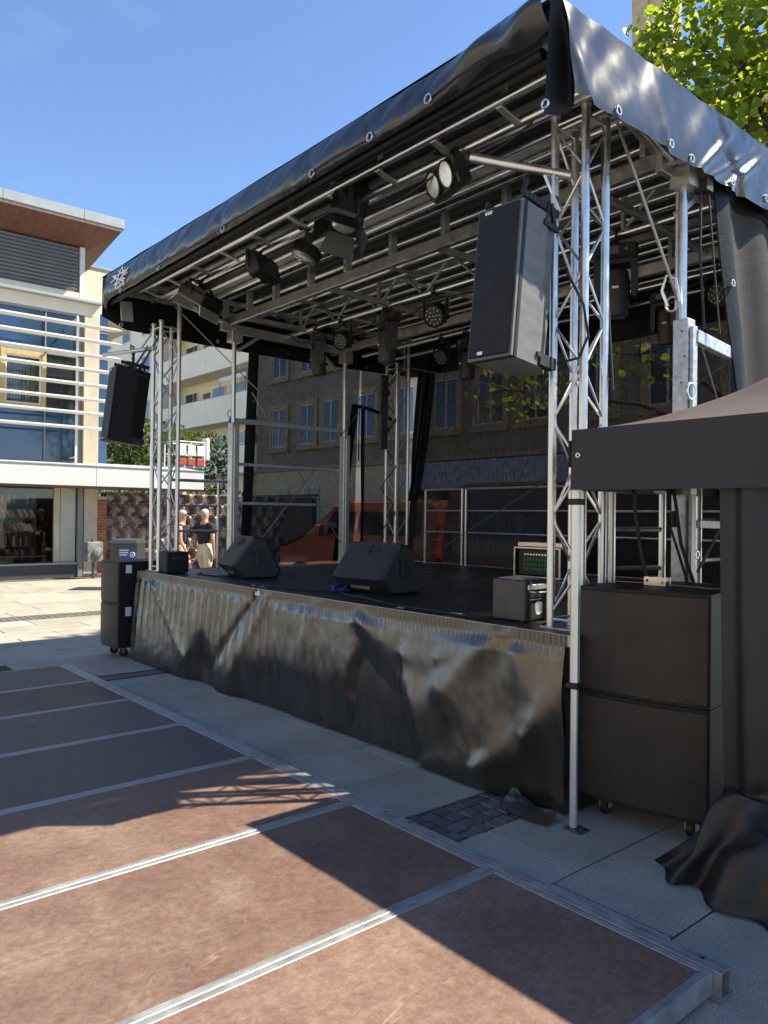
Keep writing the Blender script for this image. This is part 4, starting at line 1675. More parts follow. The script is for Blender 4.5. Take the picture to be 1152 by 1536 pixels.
def led_par(label, loc, rz, tilt, n=9, r=.10):
    root = thing('led_par', label, 'stage light', loc, (0, 0, rz), 'round led par lamps under the stage roof')
    q = MB()
    clamp(q)
    part('clamp', q, M['lamp_black'], root)
    q = MB()
    yoke(q, r + .025, -.07, .17, None)
    part('yoke', q, M['lamp_black'], root)
    R = RX(tilt)                      # local z of the head turned from up towards -y
    c = Vector((0, 0, -.24))
    q = MB()
    q.lathe([(.03, -.13), (r * .75, -.12), (r * .92, -.07), (r, 0), (r, .045), (r * .93, .05), (r * .9, .035)], 22, c, R)
    for k in range(10):
        a = 2 * pi * k / 10
        q.obox(c + R @ Vector((r * .9 * cos(a), r * .9 * sin(a), -.06)), (.004, .012, .05), R @ RZ(a + pi / 2))
    part('housing', q, M['lamp_black'], root)
    q = MB()
    spots = [(0, 0)] + [(r * .36 * cos(k * 2 * pi / 6), r * .36 * sin(k * 2 * pi / 6)) for k in range(6)] + \
            [(r * .70 * cos(k * 2 * pi / 11), r * .70 * sin(k * 2 * pi / 11)) for k in range(11)]
    for (x, y) in spots:
        q.lathe([(r * .14, .036), (r * .12, .046), (r * .05, .051)], 9, c + R @ Vector((x, y, 0)), R)
    part('lens_cluster', q, M['lens_cluster'], root)
    q = MB()
    q.lathe([(r * .9, .034), (r * .88, .036)], 20, c, R)
    part('face_plate', q, M['lamp_black'], root)
    return root


def moving_head(label, loc, rz, tilt=0.0, s=1.0):
    root = thing('moving_head', label, 'stage light', loc, (0, 0, rz), 'moving head lamps under the stage roof')
    q = MB()
    clamp(q)
    q.box(-.1, .1, -.02, .02, -.09, -.07)
    part('clamp', q, M['lamp_black'], root)
    q = MB()
    q.box(-.15 * s, .15 * s, -.10 * s, .10 * s, -.09 - .11 * s, -.09, .018)
    part('base', q, M['lamp_black'], root, 25)
    q = MB()
    q.box(-.08 * s, .02 * s, -.103 * s, -.100 * s, -.09 - .08 * s, -.09 - .03 * s)
    q.lathe([(.012, 0), (.012, .004)], 10, (.07 * s, -.10 * s, -.09 - .05 * s), FACE_Y)
    part('display', q, M['lens'], root, 0)
    q = MB()
    q.box(.145 * s, .156 * s, -.012, .012, -.09 - .05 * s, -.09 - .025 * s)
    part('power_plug', q, M['red_plug'], root, 0)
    zt = -.09 - .11 * s
    q = MB()
    for sg in (-1, 1):
        q.prism([(sg * .15 * s, zt), (sg * .10 * s, zt), (sg * .105 * s, zt - .26 * s), (sg * .135 * s, zt - .27 * s), (sg * .15 * s, zt - .2 * s)], 'y', -.06 * s, .06 * s)
    q.box(-.14 * s, .14 * s, -.07 * s, .07 * s, zt - .03 * s, zt + .002)
    part('yoke', q, M['plastic'], root, 25)
    R = RX(pi + tilt)
    c = Vector((0, 0, zt - .20 * s))
    q = MB()
    q.lathe([(.055 * s, -.15 * s), (.085 * s, -.12 * s), (.098 * s, 0), (.092 * s, .10 * s), (.085 * s, .19 * s), (.075 * s, .20 * s), (.07 * s, .185 * s)], 20, c, R)
    part('head', q, M['plastic'], root)
    q = MB()
    q.lathe([(.07 * s, .186 * s), (.04 * s, .20 * s)], 16, c, R)
    part('lens', q, M['lens'], root)
    q = MB()
    q.box(-.022 * s, .022 * s, -.101 * s, -.0975 * s, zt - .215 * s, zt - .20 * s)
    part('badge', q, M['white_mark'], root, 0)
    return root


def blinder(label, loc, rz, tilt):
    root = thing('blinder_lamp', label, 'stage light', loc, (0, 0, rz), 'two cell blinder lamps on the front tube')
    q = MB()
    clamp(q)
    part('clamp', q, M['lamp_black'], root)
    q = MB()
    yoke(q, .205, -.06, .16, None)
    part('yoke', q, M['lamp_black'], root)
    R = RX(tilt)
    c = Vector((0, 0, -.19))
    q = MB()
    q.obox(c + R @ Vector((0, 0, -.05)), (.195, .10, .055), R, .012)
    for sx in (-.095, .095):
        q.lathe([(.092, 0), (.092, .03), (.082, .032), (.08, .02)], 22, c + R @ Vector((sx, 0, 0)), R)
    part('housing', q, M['lamp_black'], root, 25)
    for sx in (-.095, .095):
        q = MB()
        q.lathe([(.080, .024), (.055, .014), (.018, .007)], 20, c + R @ Vector((sx, 0, 0)), R)
        rr = part('reflector', q, M['reflector'], root)
        q = MB()
        q.obox(c + R @ Vector((sx, 0, .0105)), (.017, .017, .004), R)
        part('led_chip', q, M['cob'], rr, 0)
    return root


def fresnel(label, loc, rz):
    root = thing('fresnel_lamp', label, 'stage light', loc, (0, 0, rz))
    q = MB()
    clamp(q)
    part('clamp', q, M['lamp_black'], root)
    q = MB()
    q.box(-.15, .15, -.018, .018, -.075, -.065)
    for s_ in (-1, 1):
        q.box(s_ * .15 - .004, s_ * .15 + .004, -.018, .018, -.26, -.07)
    part('yoke', q, M['lamp_black'], root)
    R = RY(radians(-14)) @ RX(radians(165))
    c = Vector((0, 0, -.24))
    q = MB()
    prof = [(.12, .10), (.135, .06), (.135, -.06), (.12, -.10)]
    poly = [(-.11, -.13), (.11, -.13), (.14, -.08), (.14, .08), (.11, .13), (-.11, .13), (-.14, .08), (-.14, -.08)]
    vs = []
    for (z, k) in ((-.17, .86), (-.14, 1.0), (.12, 1.0), (.15, .9)):
        vs += [c + R @ Vector((p[0] * k, p[1] * k, z)) for p in poly]
    fs = [tuple(range(8))[::-1], tuple(range(24, 32))] + [(r * 8 + i, r * 8 + (i + 1) % 8, r * 8 + 8 + (i + 1) % 8, r * 8 + 8 + i) for r in range(3) for i in range(8)]
    q.add(vs, fs)
    for k in range(6):
        q.obox(c + R @ Vector((0, -.134, -.10 + k * .035)), (.08, .004, .006), R)
    part('housing', q, M['lamp_black'], root, 25)
    q = MB()
    q.lathe([(.095, .150), (.07, .165), (.02, .172)], 20, c, R)
    part('lens', q, M['reflector'], root)
    for k, a in enumerate((0, pi / 2, pi, 3 * pi / 2)):
        q = MB()
        A = R @ RZ(a)
        q.add([c + A @ Vector(p) for p in ((-.10, .11, .155), (.10, .11, .155), (.14, .20, .29), (-.14, .20, .29), (-.10, .116, .155), (.10, .116, .155), (.14, .206, .29), (-.14, .206, .29))],
              [(0, 1, 2, 3), (7, 6, 5, 4), (0, 4, 5, 1), (1, 5, 6, 2), (2, 6, 7, 3), (3, 7, 4, 0)])
        part('barn_door', q, M['lamp_black'], root, 0)
    q = MB()
    q.path([(.12, .05, -.15), (.22, .05, -.25), (.20, .05, -.36), (.12, .04, -.38)], .007, 6)
    part('lead', q, M['cable'], root)
    return root


def flat_par(label, loc, rz):
    root = thing('flat_par', label, 'stage light', loc, (0, 0, rz))
    q = MB()
    clamp(q)
    q.path([(-.11, 0, -.20), (-.11, 0, -.10), (-.05, 0, -.075), (.05, 0, -.075), (.11, 0, -.10), (.11, 0, -.20)], .012, 8)
    part('yoke', q, M['lamp_black'], root)
    R = RX(radians(155))
    c = Vector((0, 0, -.22))
    q = MB()
    q.lathe([(.06, -.05), (.115, -.04), (.118, .05), (.105, .055)], 22, c, R)
    for k in range(22):
        a = 2 * pi * k / 22
        q.obox(c + R @ Vector((.117 * cos(a), .117 * sin(a), 0)), (.010, .004, .04), R @ RZ(a))
    part('finned_housing', q, M['lamp_black'], root, 25)
    q = MB()
    q.obox(c + R @ Vector((.05, .02, -.055)), (.02, .012, .02), R)
    part('power_plug', q, M['red_plug'], root, 0)
    q = MB()
    q.lathe([(.104, .054), (.10, .056)], 20, c, R)
    part('lens', q, M['lens'], root)
    return root


def flood(label, loc, rz):
    root = thing('flood_lamp', label, 'stage light', loc, (0, 0, rz))
    q = MB()
    clamp(q)
    q.box(-.22, .22, -.015, .015, -.075, -.065)
    for s_ in (-1, 1):
        q.box(s_ * .22 - .004, s_ * .22 + .004, -.015, .015, -.22, -.07)
    part('yoke', q, M['lamp_black'], root)
    R = RX(radians(150))
    c = Vector((0, 0, -.22))
    q = MB()
    q.obox(c, (.21, .15, .055), R, .012)
    for k in range(9):
        q.obox(c + R @ Vector((-.18 + k * .045, 0, -.07)), (.006, .13, .025), R)
    part('housing', q, M['lamp_black'], root, 25)
    q = MB()
    q.obox(c + R @ Vector((0, 0, .056)), (.19, .13, .004), R)
    part('lens', q, M['lens'], root, 0)
    q = MB()
    q.obox(c + R @ Vector((0, .155, .08)), (.20, .004, .07), R @ RX(-.5))
    q.obox(c + R @ Vector((0, -.155, .08)), (.20, .004, .07), R @ RX(.5))
    part('shutter', q, M['alu_dull'], root, 0)
    return root


FZ = 4.05
flood('black flood lamp with metal shutters at the far end of the front tube', (-7.15, 3.62, FZ), radians(-55))
blinder('two cell blinder with plain cells near the far end of the front tube', (-6.02, 3.62, FZ), radians(-62), radians(105))
flat_par('round finned lamp hanging alone between the blinder and the big fresnel', (-5.27, 3.62, FZ), radians(-20))
fresnel('large boxy fresnel lamp with open barn doors on the front tube', (-4.62, 3.55, FZ + .17), radians(-30))
blinder('two cell blinder with yellow chips shining pale, closest to the roof corner', (-3.68, 3.62, FZ + .06), radians(-18), radians(112))
moving_head('moving head hung at the far end of the middle tube, near the inner mast', (-7.45, LY, 3.885), radians(-30), .1, .95)
led_par('round led lamp next to the far moving head, lens facing the square', (-6.98, LY, 3.885), radians(12), radians(112))
moving_head('biggest looking moving head on the middle tube, above the rear truss', (-6.18, LY, 3.885), radians(-25), -.05, 1.05)
led_par('brightest led lamp, alone on the middle tube left of the big speaker', (-5.46, LY, 3.885), radians(10), radians(118), r=.115)
moving_head('moving head seen between the tall truss and the galvanised mast', (-3.42, LY, 3.885), radians(30), .05, 1.1)
led_par('led lamp on the rear tube straight under the bright one', (-6.62, 6.55, 3.83), radians(5), radians(125))
moving_head('small looking moving head on the rear tube beside the big speaker edge', (-6.2, 6.55, 3.83), radians(-20), 0, .95)
led_par('led lamp glimpsed behind the chords of the tall truss', (-4.77, 5.9, 4.2), radians(-5), radians(100))
led_par('led lamp beside the edge of the sunlit side curtain', (-3.2, 6.55, 3.86), radians(-5), radians(100))
moving_head('dark moving head low on the rear tube behind the mast cables', (-3.68, 6.55, 3.83), radians(10), .1, .95)
led_par('dim led lamp on the rearmost tube behind the others', (-5.45, 7.1, 3.86), radians(10), radians(115))
# vertical led bar on the rear truss
root = thing('led_bar', 'upright black lamp bar with a column of small lenses on the rear truss', 'stage light', (-7.96, 6.76, 2.56), (0, 0, radians(-22)))
q = MB()
q.box(-.055, .055, -.04, .05, 0, 1.0, .006)
part('housing', q, M['lamp_black'], root, 25)
for z in (.25, .75):
    q = MB()
    q.box(.05, .14, -.01, .05, z - .03, z + .03)
    part('bracket', q, M['lamp_black'], root)
lm = None
for k in range(16):
    if lm is None:
        q = MB()
        q.lathe([(.022, 0), (.024, .004), (.018, .006), (.008, .003)], 12, (0, 0, 0), FACE_Y)
        lm = q.mesh('lens', 40)
        lm.materials.append(M['lens'])
    link('lens', lm, None, root, (0, -.041, .04 + k * .0615))
# cables along the tubes
rr_ = random.Random(5)
CL = ['black cable draped along the front lamp tube past the fresnel lamp', 'black cable hanging from the middle lamp tube by the moving heads',
      'thin black cable swagged under the rear lamp tube', 'black cable wound round the rear truss beside the lamp bar',
      'black lead looped down beside the tall bright truss tower', 'pair of thin black cables hanging beside the galvanised mast',
      'black cable dropping to the sub stack behind the tent pole', 'black cable with plugs leaning on the galvanised mast foot']


def swag(pts, sag, n=10):
    out = []
    for a, b_ in zip(pts, pts[1:]):
        a, b_ = Vector(a), Vector(b_)
        for i in range(n):
            t = i / n
            p = a.lerp(b_, t)
            p.z -= sag * 4 * t * (1 - t)
            out.append(p)
    out.append(Vector(pts[-1]))
    return out


CG = 'black cables around the stage'
paths = [swag([(-8.1, 3.6, 4.02), (-7.15, 3.6, 3.97), (-6.02, 3.6, 3.95), (-5.27, 3.6, 3.96), (-4.5, 3.58, 3.95), (-3.7, 3.6, 3.97), (-2.9, 3.6, 4.0)], .06),
         swag([(-8.0, 5.28, 3.86), (-7.45, 5.28, 3.80), (-6.98, 5.28, 3.82), (-6.18, 5.28, 3.80), (-5.46, 5.28, 3.82), (-3.4, 5.28, 3.83)], .09),
         swag([(-7.0, 6.55, 3.80), (-6.2, 6.55, 3.78), (-5.0, 6.55, 3.78), (-3.2, 6.55, 3.80)], .10),
         [(-7.92 + .13 * cos(k * .9), 6.84 + .05 * sin(k * .9), 1.05 + k * .09) for k in range(29)],
         swag([(-2.6, 3.86, 3.9), (-2.62, 3.95, 3.2), (-2.55, 3.93, 2.4)], .02)]
for lab, p in zip(CL[:5], paths):
    q = MB()
    q.path(p, .008, 6)
    solo('cable', q, M['cable'], lab, 'cable', p[0], CG)
q = MB()
q.path([(-2.37, 4.60, 3.72), (-2.38, 4.62, 3.3), (-2.36, 4.64, 2.85)], .008, 6)
q.path([(-2.35, 4.66, 3.72), (-2.33, 4.69, 3.3), (-2.30, 4.72, 2.82)], .006, 6)
q.box(-2.41, -2.32, 4.58, 4.66, 3.70, 3.78)
solo('cable', q, M['cable'], CL[5], 'cable', (-2.37, 4.6, 3.72), CG)
q = MB()
q.path([(-2.45, 4.02, 1.98), (-2.46, 4.03, 1.7), (-2.43, 4.05, 1.45), (-2.38, 4.05, 1.27)], .011, 7)
solo('cable', q, M['cable'], CL[6], 'cable', (-2.45, 4.02, 1.9), CG)
q = MB()
q.path([(-2.46, 4.40, 2.02), (-2.42, 4.42, 1.75), (-2.40, 4.45, 1.5), (-2.30, 4.42, 1.27)], .011, 7)
q.path([(-2.45, 4.40, 1.62), (-2.40, 4.42, 1.45), (-2.33, 4.40, 1.27)], .008, 7)
q.tube((-2.43, 4.41, 1.7), (-2.425, 4.415, 1.6), .02, 10)
solo('cable', q, M['cable'], CL[7], 'cable', (-2.4, 4.4, 2.0), CG)
# wire stays
stays = [((-8.12, 3.80, 3.98), (-7.96, 5.9, 2.3), 'thin wire stay running from the far truss top down past the mesh wall'),
         ((-7.95, 4.7, 3.1), (-7.98, 6.1, 1.25), 'wire stay crossing the mesh wall between the masts, falling inwards'),
         ((-7.9, 6.9, 3.7), (-8.0, 4.75, 1.2), 'wire stay from the rear truss top down towards the dark wedge monitor'),
         ((-7.9, 6.95, 3.72), (-2.72, 7.3, 2.3), 'long wire stay sloping down across the back mesh wall'),
         ((-7.6, 7.3, 1.1), (-2.5, 7.2, 3.6), 'long wire stay rising across the back mesh wall towards the side curtain'),
         ((-2.55, 3.95, 3.98), (-2.46, 4.50, 3.02), 'steel stay from the roof corner down to the galvanised mast lever'),
         ((-2.40, 4.62, 2.85), (-2.37, 5.2, 1.9), 'thin stay between the galvanised mast arm and the tent roof'),
         ((-2.40, 5.3, 1.9), (-2.38, 4.62, 1.32), 'steel lashing wire with a hook beside the mast foot')]
for a, b_, lab in stays:
    q = MB()
    q.tube(a, b_, .006 if 'steel' not in lab else .010, 6)
    solo('wire_stay', q, M['wire'], lab, 'wire stay', a, 'wire stays bracing the stage')
q = MB()
q.path([(-2.50, 4.45, 2.98), (-2.53, 4.43, 3.08), (-2.50, 4.43, 3.17), (-2.45, 4.45, 3.14), (-2.43, 4.47, 3.0)], .010, 8)
solo('shackle', q, M['ring'], 'steel shackle where the stay meets the galvanised mast', 'shackle', (-2.48, 4.45, 3.0))
q = MB()
q.torus((-2.375, 4.60, 1.43), .022, .007, 12, 6, FACE_X)
q.bar((-2.38, 4.58, 1.40), (-2.39, 4.54, 1.27), .022, .022)
solo('lashing_hook', q, M['ring'], 'steel hook of the lashing wire above the sub stack', 'hook', (-2.38, 4.6, 1.4))


# ------------------------------------------------------------------ things on the stage
def wedge(label, loc, rz):
    root = thing('floor_monitor', label, 'floor monitor', loc, (0, 0, rz), 'black wedge monitors on the stage')
    L = .315
    prof = [(-.12, 0.0), (.22, 0.0), (.27, .05), (.10, .405), (-.02, .425), (-.245, .13), (-.225, .105)]
    q = MB()
    n = len(prof)
    rows = []
    for (x, k) in ((-L, .90), (-L + .035, 1.0), (L - .035, 1.0), (L, .90)):
        cx_, cz_ = 0.02, .2
        rows.append([(x, cx_ + (p[0] - cx_) * k, cz_ + (p[1] - cz_) * k if k < 1 else p[1]) for p in prof])
    vs = [v for r in rows for v in r]
    fs = [tuple(range(n))[::-1], tuple(range(3 * n, 4 * n))]
    for k in range(3):
        fs += [(k * n + i, k * n + (i + 1) % n, (k + 1) * n + (i + 1) % n, (k + 1) * n + i) for i in range(n)]
    q.add(vs, fs)
    part('body', q, M['plastic'], root, 25)
    # handle in the top, between ridge and crest
    a, b_ = Vector((0, -.02, .425)), Vector((0, -.245, .13))
    d = (b_ - a).normalized()
    nrm = Vector((0, d.z, -d.y))
    if nrm.z < 0:
        nrm = -nrm
    R = Matrix((Vector((1, 0, 0)), d, nrm)).transposed()
    q = MB()
    for sx in (-.055, .055):
        q.obox(a + d * .075 + Vector((sx, 0, 0)) + nrm * .001, (.045, .036, .004), R, .003)
    part('handle_recess', q, M['cable'], root, 25)
    q = MB()
    q.obox(a + d * .075 + nrm * .006, (.012, .045, .008), R, .005)
    q.obox(a + d * .075 + nrm * .004, (.118, .006, .005), R @ RZ(0), .003)
    part('handle_bar', q, M['plastic'], root, 25)
    for sx in (-1, 1):
        q = MB()
        q.box(sx * L - .004, sx * L + .004, -.06, .09, .14, .27, .012)
        part('side_handle_recess', q, M['cable'], root, 25)
        q = MB()
        q.box(sx * L - .006, sx * L + .007, -.0, .03, .135, .275, .006)
        q.box(sx * L - .006, sx * L + .006, -.07, .10, .270, .284, .004)
        part('side_handle', q, M['plastic'], root, 25)
    q = MB()
    q.add([(-.26, .275, .062), (.26, .275, .062), (.26, .112, .398), (-.26, .112, .398), (-.26, .285, .066), (.26, .285, .066), (.26, .122, .402), (-.26, .122, .402)],
          [(0, 1, 2, 3), (7, 6, 5, 4), (0, 4, 5, 1), (1, 5, 6, 2), (2, 6, 7, 3), (3, 7, 4, 0)])
    part('front_grille', q, M['cab'], root, 0)
    q = MB()
    q.box(-.12, .12, -.185, -.176, .035, .085, .004)
    part('connector_panel', q, M['steel_dark'], root, 0)
    q = MB()
    for (x, z) in ((.20, .36), (-.20, .36), (0, .2)):
        q.lathe([(.008, 0), (.006, .004)], 8, a + d * (.425 - z) * 1.2 + Vector((x, 0, 0)), R)
    part('bolt', q, M['steel_dark'], root)
    return root


wedge('large black wedge monitor in mid stage with blue plugs at its foot', (-5.02, 4.20, 1.0), radians(4))
wedge('black wedge monitor nearer the far truss, turned to the open end', (-7.02, 4.12, 1.0), radians(-14))
q = MB()
q.path([(-5.25, 3.98, 1.05), (-5.22, 3.90, 1.04), (-5.16, 3.86, 1.02)], .018, 8)
q.path([(-5.17, 4.0, 1.05), (-5.12, 3.93, 1.03)], .014, 8)
solo('cable_plug', q, M['blue_plug'], 'blue connector plugs at the foot of the mid stage monitor', 'plug', (-5.2, 3.95, 1.03))
q = MB()
q.path([(-5.16, 3.86, 1.02), (-5.3, 3.78, 1.008), (-5.6, 3.75, 1.008), (-5.9, 3.72, 1.008), (-6.4, 3.68, 1.008)], .008, 6)
q.path([(-5.1, 3.9, 1.01), (-4.9, 3.80, 1.008), (-4.6, 3.76, 1.008), (-4.2, 3.66, 1.008), (-3.4, 3.62, 1.008)], .008, 6)
q.path([(-5.05, 3.95, 1.03), (-5.2, 3.80, 1.008), (-5.32, 3.86, 1.008), (-5.2, 3.95, 1.01)], .007, 6)
q.path([(-7.0, 3.9, 1.02), (-7.1, 3.82, 1.008), (-7.5, 3.80, 1.008), (-7.6, 3.9, 1.008)], .008, 6)
solo('floor_cable', q, M['cable'], 'thin black cables lying along the stage edge between the monitors', 'cable', (-5.4, 3.8, 1.0), CG)
for (x, y, w, lab) in ((-6.12, 3.66, .03, 'scrap of white tape on the stage edge before the two wedge monitors'), (-5.96, 3.66, .03, 'scrap of white tape on the stage edge, close beside another scrap'),
                       (-4.05, 3.62, .03, 'white tape mark on the stage edge right of the big wedge monitor'), (-3.60, 3.72, .05, 'white tape mark beside the grey brown box speaker')):
    q = MB()
    q.box(x - w, x + w, y - .012, y + .012, 1.0005, 1.002)
    solo('tape_mark', q, M['white_mark'], lab, 'tape', (x, y, 1.0), 'white tape marks on the stage edge')

root = thing('fill_speaker', 'small grey brown box speaker with a top handle by the corner truss', 'box speaker', (-3.15, 3.83, 1.0), (0, 0, radians(4)))
q = MB()
q.box(-.125, .125, -.12, .13, .008, .262, .008)
part('cabinet', q, M['cab_brown'], root, 25)
q = MB()
q.box(.1245, .131, -.10, .12, .02, .14, .004)
q.box(.1245, .130, -.11, .12, .15, .25, .004)
part('side_recess', q, M['cable'], root, 25)
q = MB()
q.lathe([(.045, 0), (.04, .003), (.012, -.002)], 16, (.1312, .02, .085), FACE_X)
for k in range(5):
    q.bar((.133, -.015 + k * .017, .05), (.133, -.005 + k * .012, .12), .004, .003, (1, 0, 0))
part('driver', q, M['reflector'], root)
q = MB()
q.path([(.13, -.08, .19), (.16, -.06, .185), (.16, .09, .185), (.13, .11, .19)], .006, 7)
q.box(.126, .14, -.10, .11, .20, .235, .004)
part('handle', q, M['alu'], root)
q = MB()
q.box(-.10, .10, -.09, .10, .262, .268, .003)
part('top_plate', q, M['alu_dull'], root)
q = MB()
for (x, y) in ((-.1, -.1), (.1, -.1), (.1, .1), (-.1, .1)):
    q.lathe([(.014, 0), (.016, .009)], 8, (x, y, 0))
part('rubber_foot', q, M['cable'], root)

root = thing('fill_speaker', 'small plain black box speaker beside the far truss foot', 'box speaker', (-8.13, 3.86, 1.0) if False else (-7.86, 3.70, 1.0), (0, 0, radians(-6)))
q = MB()
q.box(-.125, .125, -.12, .12, .008, .235, .008)
part('cabinet', q, M['cab'], root, 25)
q = MB()
q.box(.1245, .129, -.07, .07, .16, .20, .004)
part('handle_recess', q, M['cable'], root, 25)
q = MB()
q.path([(.128, -.065, .165), (.138, -.05, .162), (.138, .05, .162), (.128, .065, .165)], .006, 7)
part('handle', q, M['steel_dark'], root)
q = MB()
q.box(-.11, .11, -.124, -.119, .02, .22, .003)
part('front_grille', q, M['cab'], root, 25)

root = thing('amp_rack', 'black flight case rack with green terminal rows and a loose lid', 'flight case', (-5.15, 6.72, 1.0), (0, 0, radians(5)))
q = MB()
for (a, b_, c, d, e, f) in ((-.28, .28, -.2, .25, .015, .03), (-.28, .28, -.2, .25, .31, .325), (-.28, -.265, -.2, .25, .03, .31), (.265, .28, -.2, .25, .03, .31), (-.265, .265, .235, .25, .03, .31)):
    q.box(a, b_, c, d, e, f)
part('case', q, M['cab'], root, 0)
q = MB()
for (x, z) in ((-.28, .015), (.28, .015), (-.28, .325), (.28, .325)):
    q.bar((x, -.205, z), (x, .255, z), .016, .016)
for z in (.015, .325):
    q.bar((-.28, -.203, z), (.28, -.203, z), .016, .016)
for x in (-.28, .28):
    q.bar((x, -.203, .015), (x, -.203, .325), .016, .016, (0, 1, 0))
part('edge_profile', q, M['alu'], root)
q = MB()
q.box(-.255, .255, -.17, -.10, .04, .30)
part('front_panel', q, M['lamp_black'], root, 0)
q = MB()
for r_ in range(3):
    for k in range(9):
        x, z = -.16 + k * .036, .10 + r_ * .05
        q.box(x - .014, x + .014, -.186, -.171, z - .016, z + .016)
part('green_terminal', q, M['green_led'], root, 0)
q = MB()
for k in range(9):
    x = -.16 + k * .036
    q.lathe([(.012, 0), (.012, .012)], 9, (x, -.171, .255), FACE_Y)
part('socket', q, M['reflector'], root)
q = MB()
q.box(-.28, .28, -.12, .26, .345, .375, .004)
for s_ in (-1, 1):
    q.bar((s_ * .28, -.13, .36), (s_ * .28, .26, .36), .02, .04)
q.bar((-.28, -.125, .36), (.28, -.125, .36), .02, .04)
part('lid', q, M['alu'], root)
q = MB()
for s_ in (-1, 1):
    q.box(s_ * .285 - .01, s_ * .285 + .01, -.05, .08, .12, .22, .004)
for (x, y) in ((-.24, -.15), (.24, -.15), (-.24, .2), (.24, .2)):
    q.lathe([(.018, 0), (.02, .015)], 8, (x, y, 0))
part('fitting', q, M['steel_dark'], root)


# ------------------------------------------------------------------ sub stacks
def sub_box(label, loc, rz, w, d, h, casters, label_side=False, bow=.035):
    root = thing('subwoofer', label, 'subwoofer', loc, (0, 0, rz), 'black subwoofers stacked in pairs')
    q = MB()
    n = 10
    fr = [(-w / 2 + w * k / n, -bow * (1 - (2 * k / n - 1) ** 2)) for k in range(n + 1)]
    poly = fr + [(w / 2, d), (-w / 2, d)]
    q.prism(poly, 'z', 0, h)
    part('cabinet', q, M['cab'], root, 25)
    q = MB()
    q.grid(lambda u, v: (-w / 2 + .012 + (w - .024) * u, -bow * (1 - (2 * u - 1) ** 2) - .012, .02 + (h - .04) * v), 16, 1)
    q.grid(lambda u, v: (-w / 2 + .012 + (w - .024) * u, -bow * (1 - (2 * u - 1) ** 2) - .012 + .012 * v, .02), 16, 1)
    q.grid(lambda u, v: (-w / 2 + .012 + (w - .024) * u, -bow * (1 - (2 * u - 1) ** 2) - .012 + .012 * v, h - .02), 16, 1)
    for s_ in (-1, 1):
        q.grid(lambda u, v: (s_ * (w / 2 - .012), -.012 + .012 * u, .02 + (h - .04) * v), 1, 1)
    part('front_grille', q, M['grille'], root, 60)
    for s_ in (-1, 1):
        q = MB()
        q.box(s_ * w / 2 - .003, s_ * w / 2 + .003, d * .4, d * .62, h * .58, h * .72, .002)
        part('side_handle', q, M['cab'], root, 0)
    if label_side:
        q = MB()
        q.box(w / 2 + .0005, w / 2 + .003, d * .12, d * .24, h * .72, h * .92)
        part('label_plate', q, M['white_mark'], root, 0)
    if casters:
        for (cx_, cy_) in ((-w / 2 + .12, .1), (w / 2 - .12, .1), (w / 2 - .12, d - .1), (-w / 2 + .12, d - .1)):
            cr = MB()
            cr.box(cx_ - .05, cx_ + .05, cy_ - .05, cy_ + .05, -.012, 0)
            cr.box(cx_ - .03, cx_ - .024, cy_ - .02, cy_ + .025, -.075, -.012)
            cr.box(cx_ + .024, cx_ + .03, cy_ - .02, cy_ + .025, -.075, -.012)
            c_ = part('caster', cr, M['alu_dull'], root)
            wq = MB()
            wq.lathe([(.02, -.02), (.048, -.018), (.05, 0), (.048, .018), (.02, .02)], 16, (cx_, cy_ + .008, -.068), FACE_X)
            part('wheel', wq, M['cable'], c_)
    return root


RS = radians(9)
sub_box('lower black perforated subwoofer standing on casters behind the tent pole', (-2.20, 3.68, .118), RS, .71, .72, .575, True)
sub_box('upper black perforated subwoofer with an orange strap on top', (-2.20, 3.68, .697), RS, .71, .72, .575, False)
sub_box('lower subwoofer on casters at the far end of the skirt', (-8.72, 3.33, .125), radians(2), .50, .58, .50, True, True, .03)
sub_box('upper subwoofer at the far end of the skirt, litter bin behind it', (-8.72, 3.33, .629), radians(2), .50, .58, .47, False, True, .03)
root = thing('ratchet_strap', 'orange lashing strap with a steel ratchet on the sub stack', 'ratchet strap', (-2.30, 3.98, 1.272))
q = MB()
q.bar((-.22, -.04, .012), (-.03, .0, .014), .028, .004)
q.bar((.07, .02, .012), (.42, .02, .008), .028, .004)
part('webbing', q, mat('faded orange webbing', (0.45, 0.22, 0.12), 0.85, var=.3, vscale=30), root)
q = MB()
q.box(-.05, .08, -.03, -.024, .004, .05)
q.box(-.05, .08, .024, .03, .004, .05)
q.tube((.05, -.04, .03), (.05, .04, .03), .016, 10)
q.tube((-.03, -.03, .03), (-.03, .03, .03), .008, 10)
q.bar((-.04, 0, .05), (.06, 0, .035), .05, .006)
part('ratchet', q, M['ring'], root)

# ------------------------------------------------------------------ tent
TX0, TX1, TY0, TY1 = -2.44, .56, 3.41, 6.41
tent = thing('party_tent', 'black folding tent with a sunlit roof and metal legs', 'tent', (-1.0, 5.0, 0))


def tent_roof(u, v):
    x, y = TX0 + u * 3, TY0 + v * 3
    a = max(abs(2 * u - 1), abs(2 * v - 1))
    k = 1 - a
    z = 2.115 + 1.05 * (k ** 1.55)
    m = min(abs(2 * u - 1), abs(2 * v - 1))
    z -= .10 * sin(pi * k) * (1 - m ** 2) * .6 + .008 * nz(x * 3, y * 3)
    return (x, y, z)


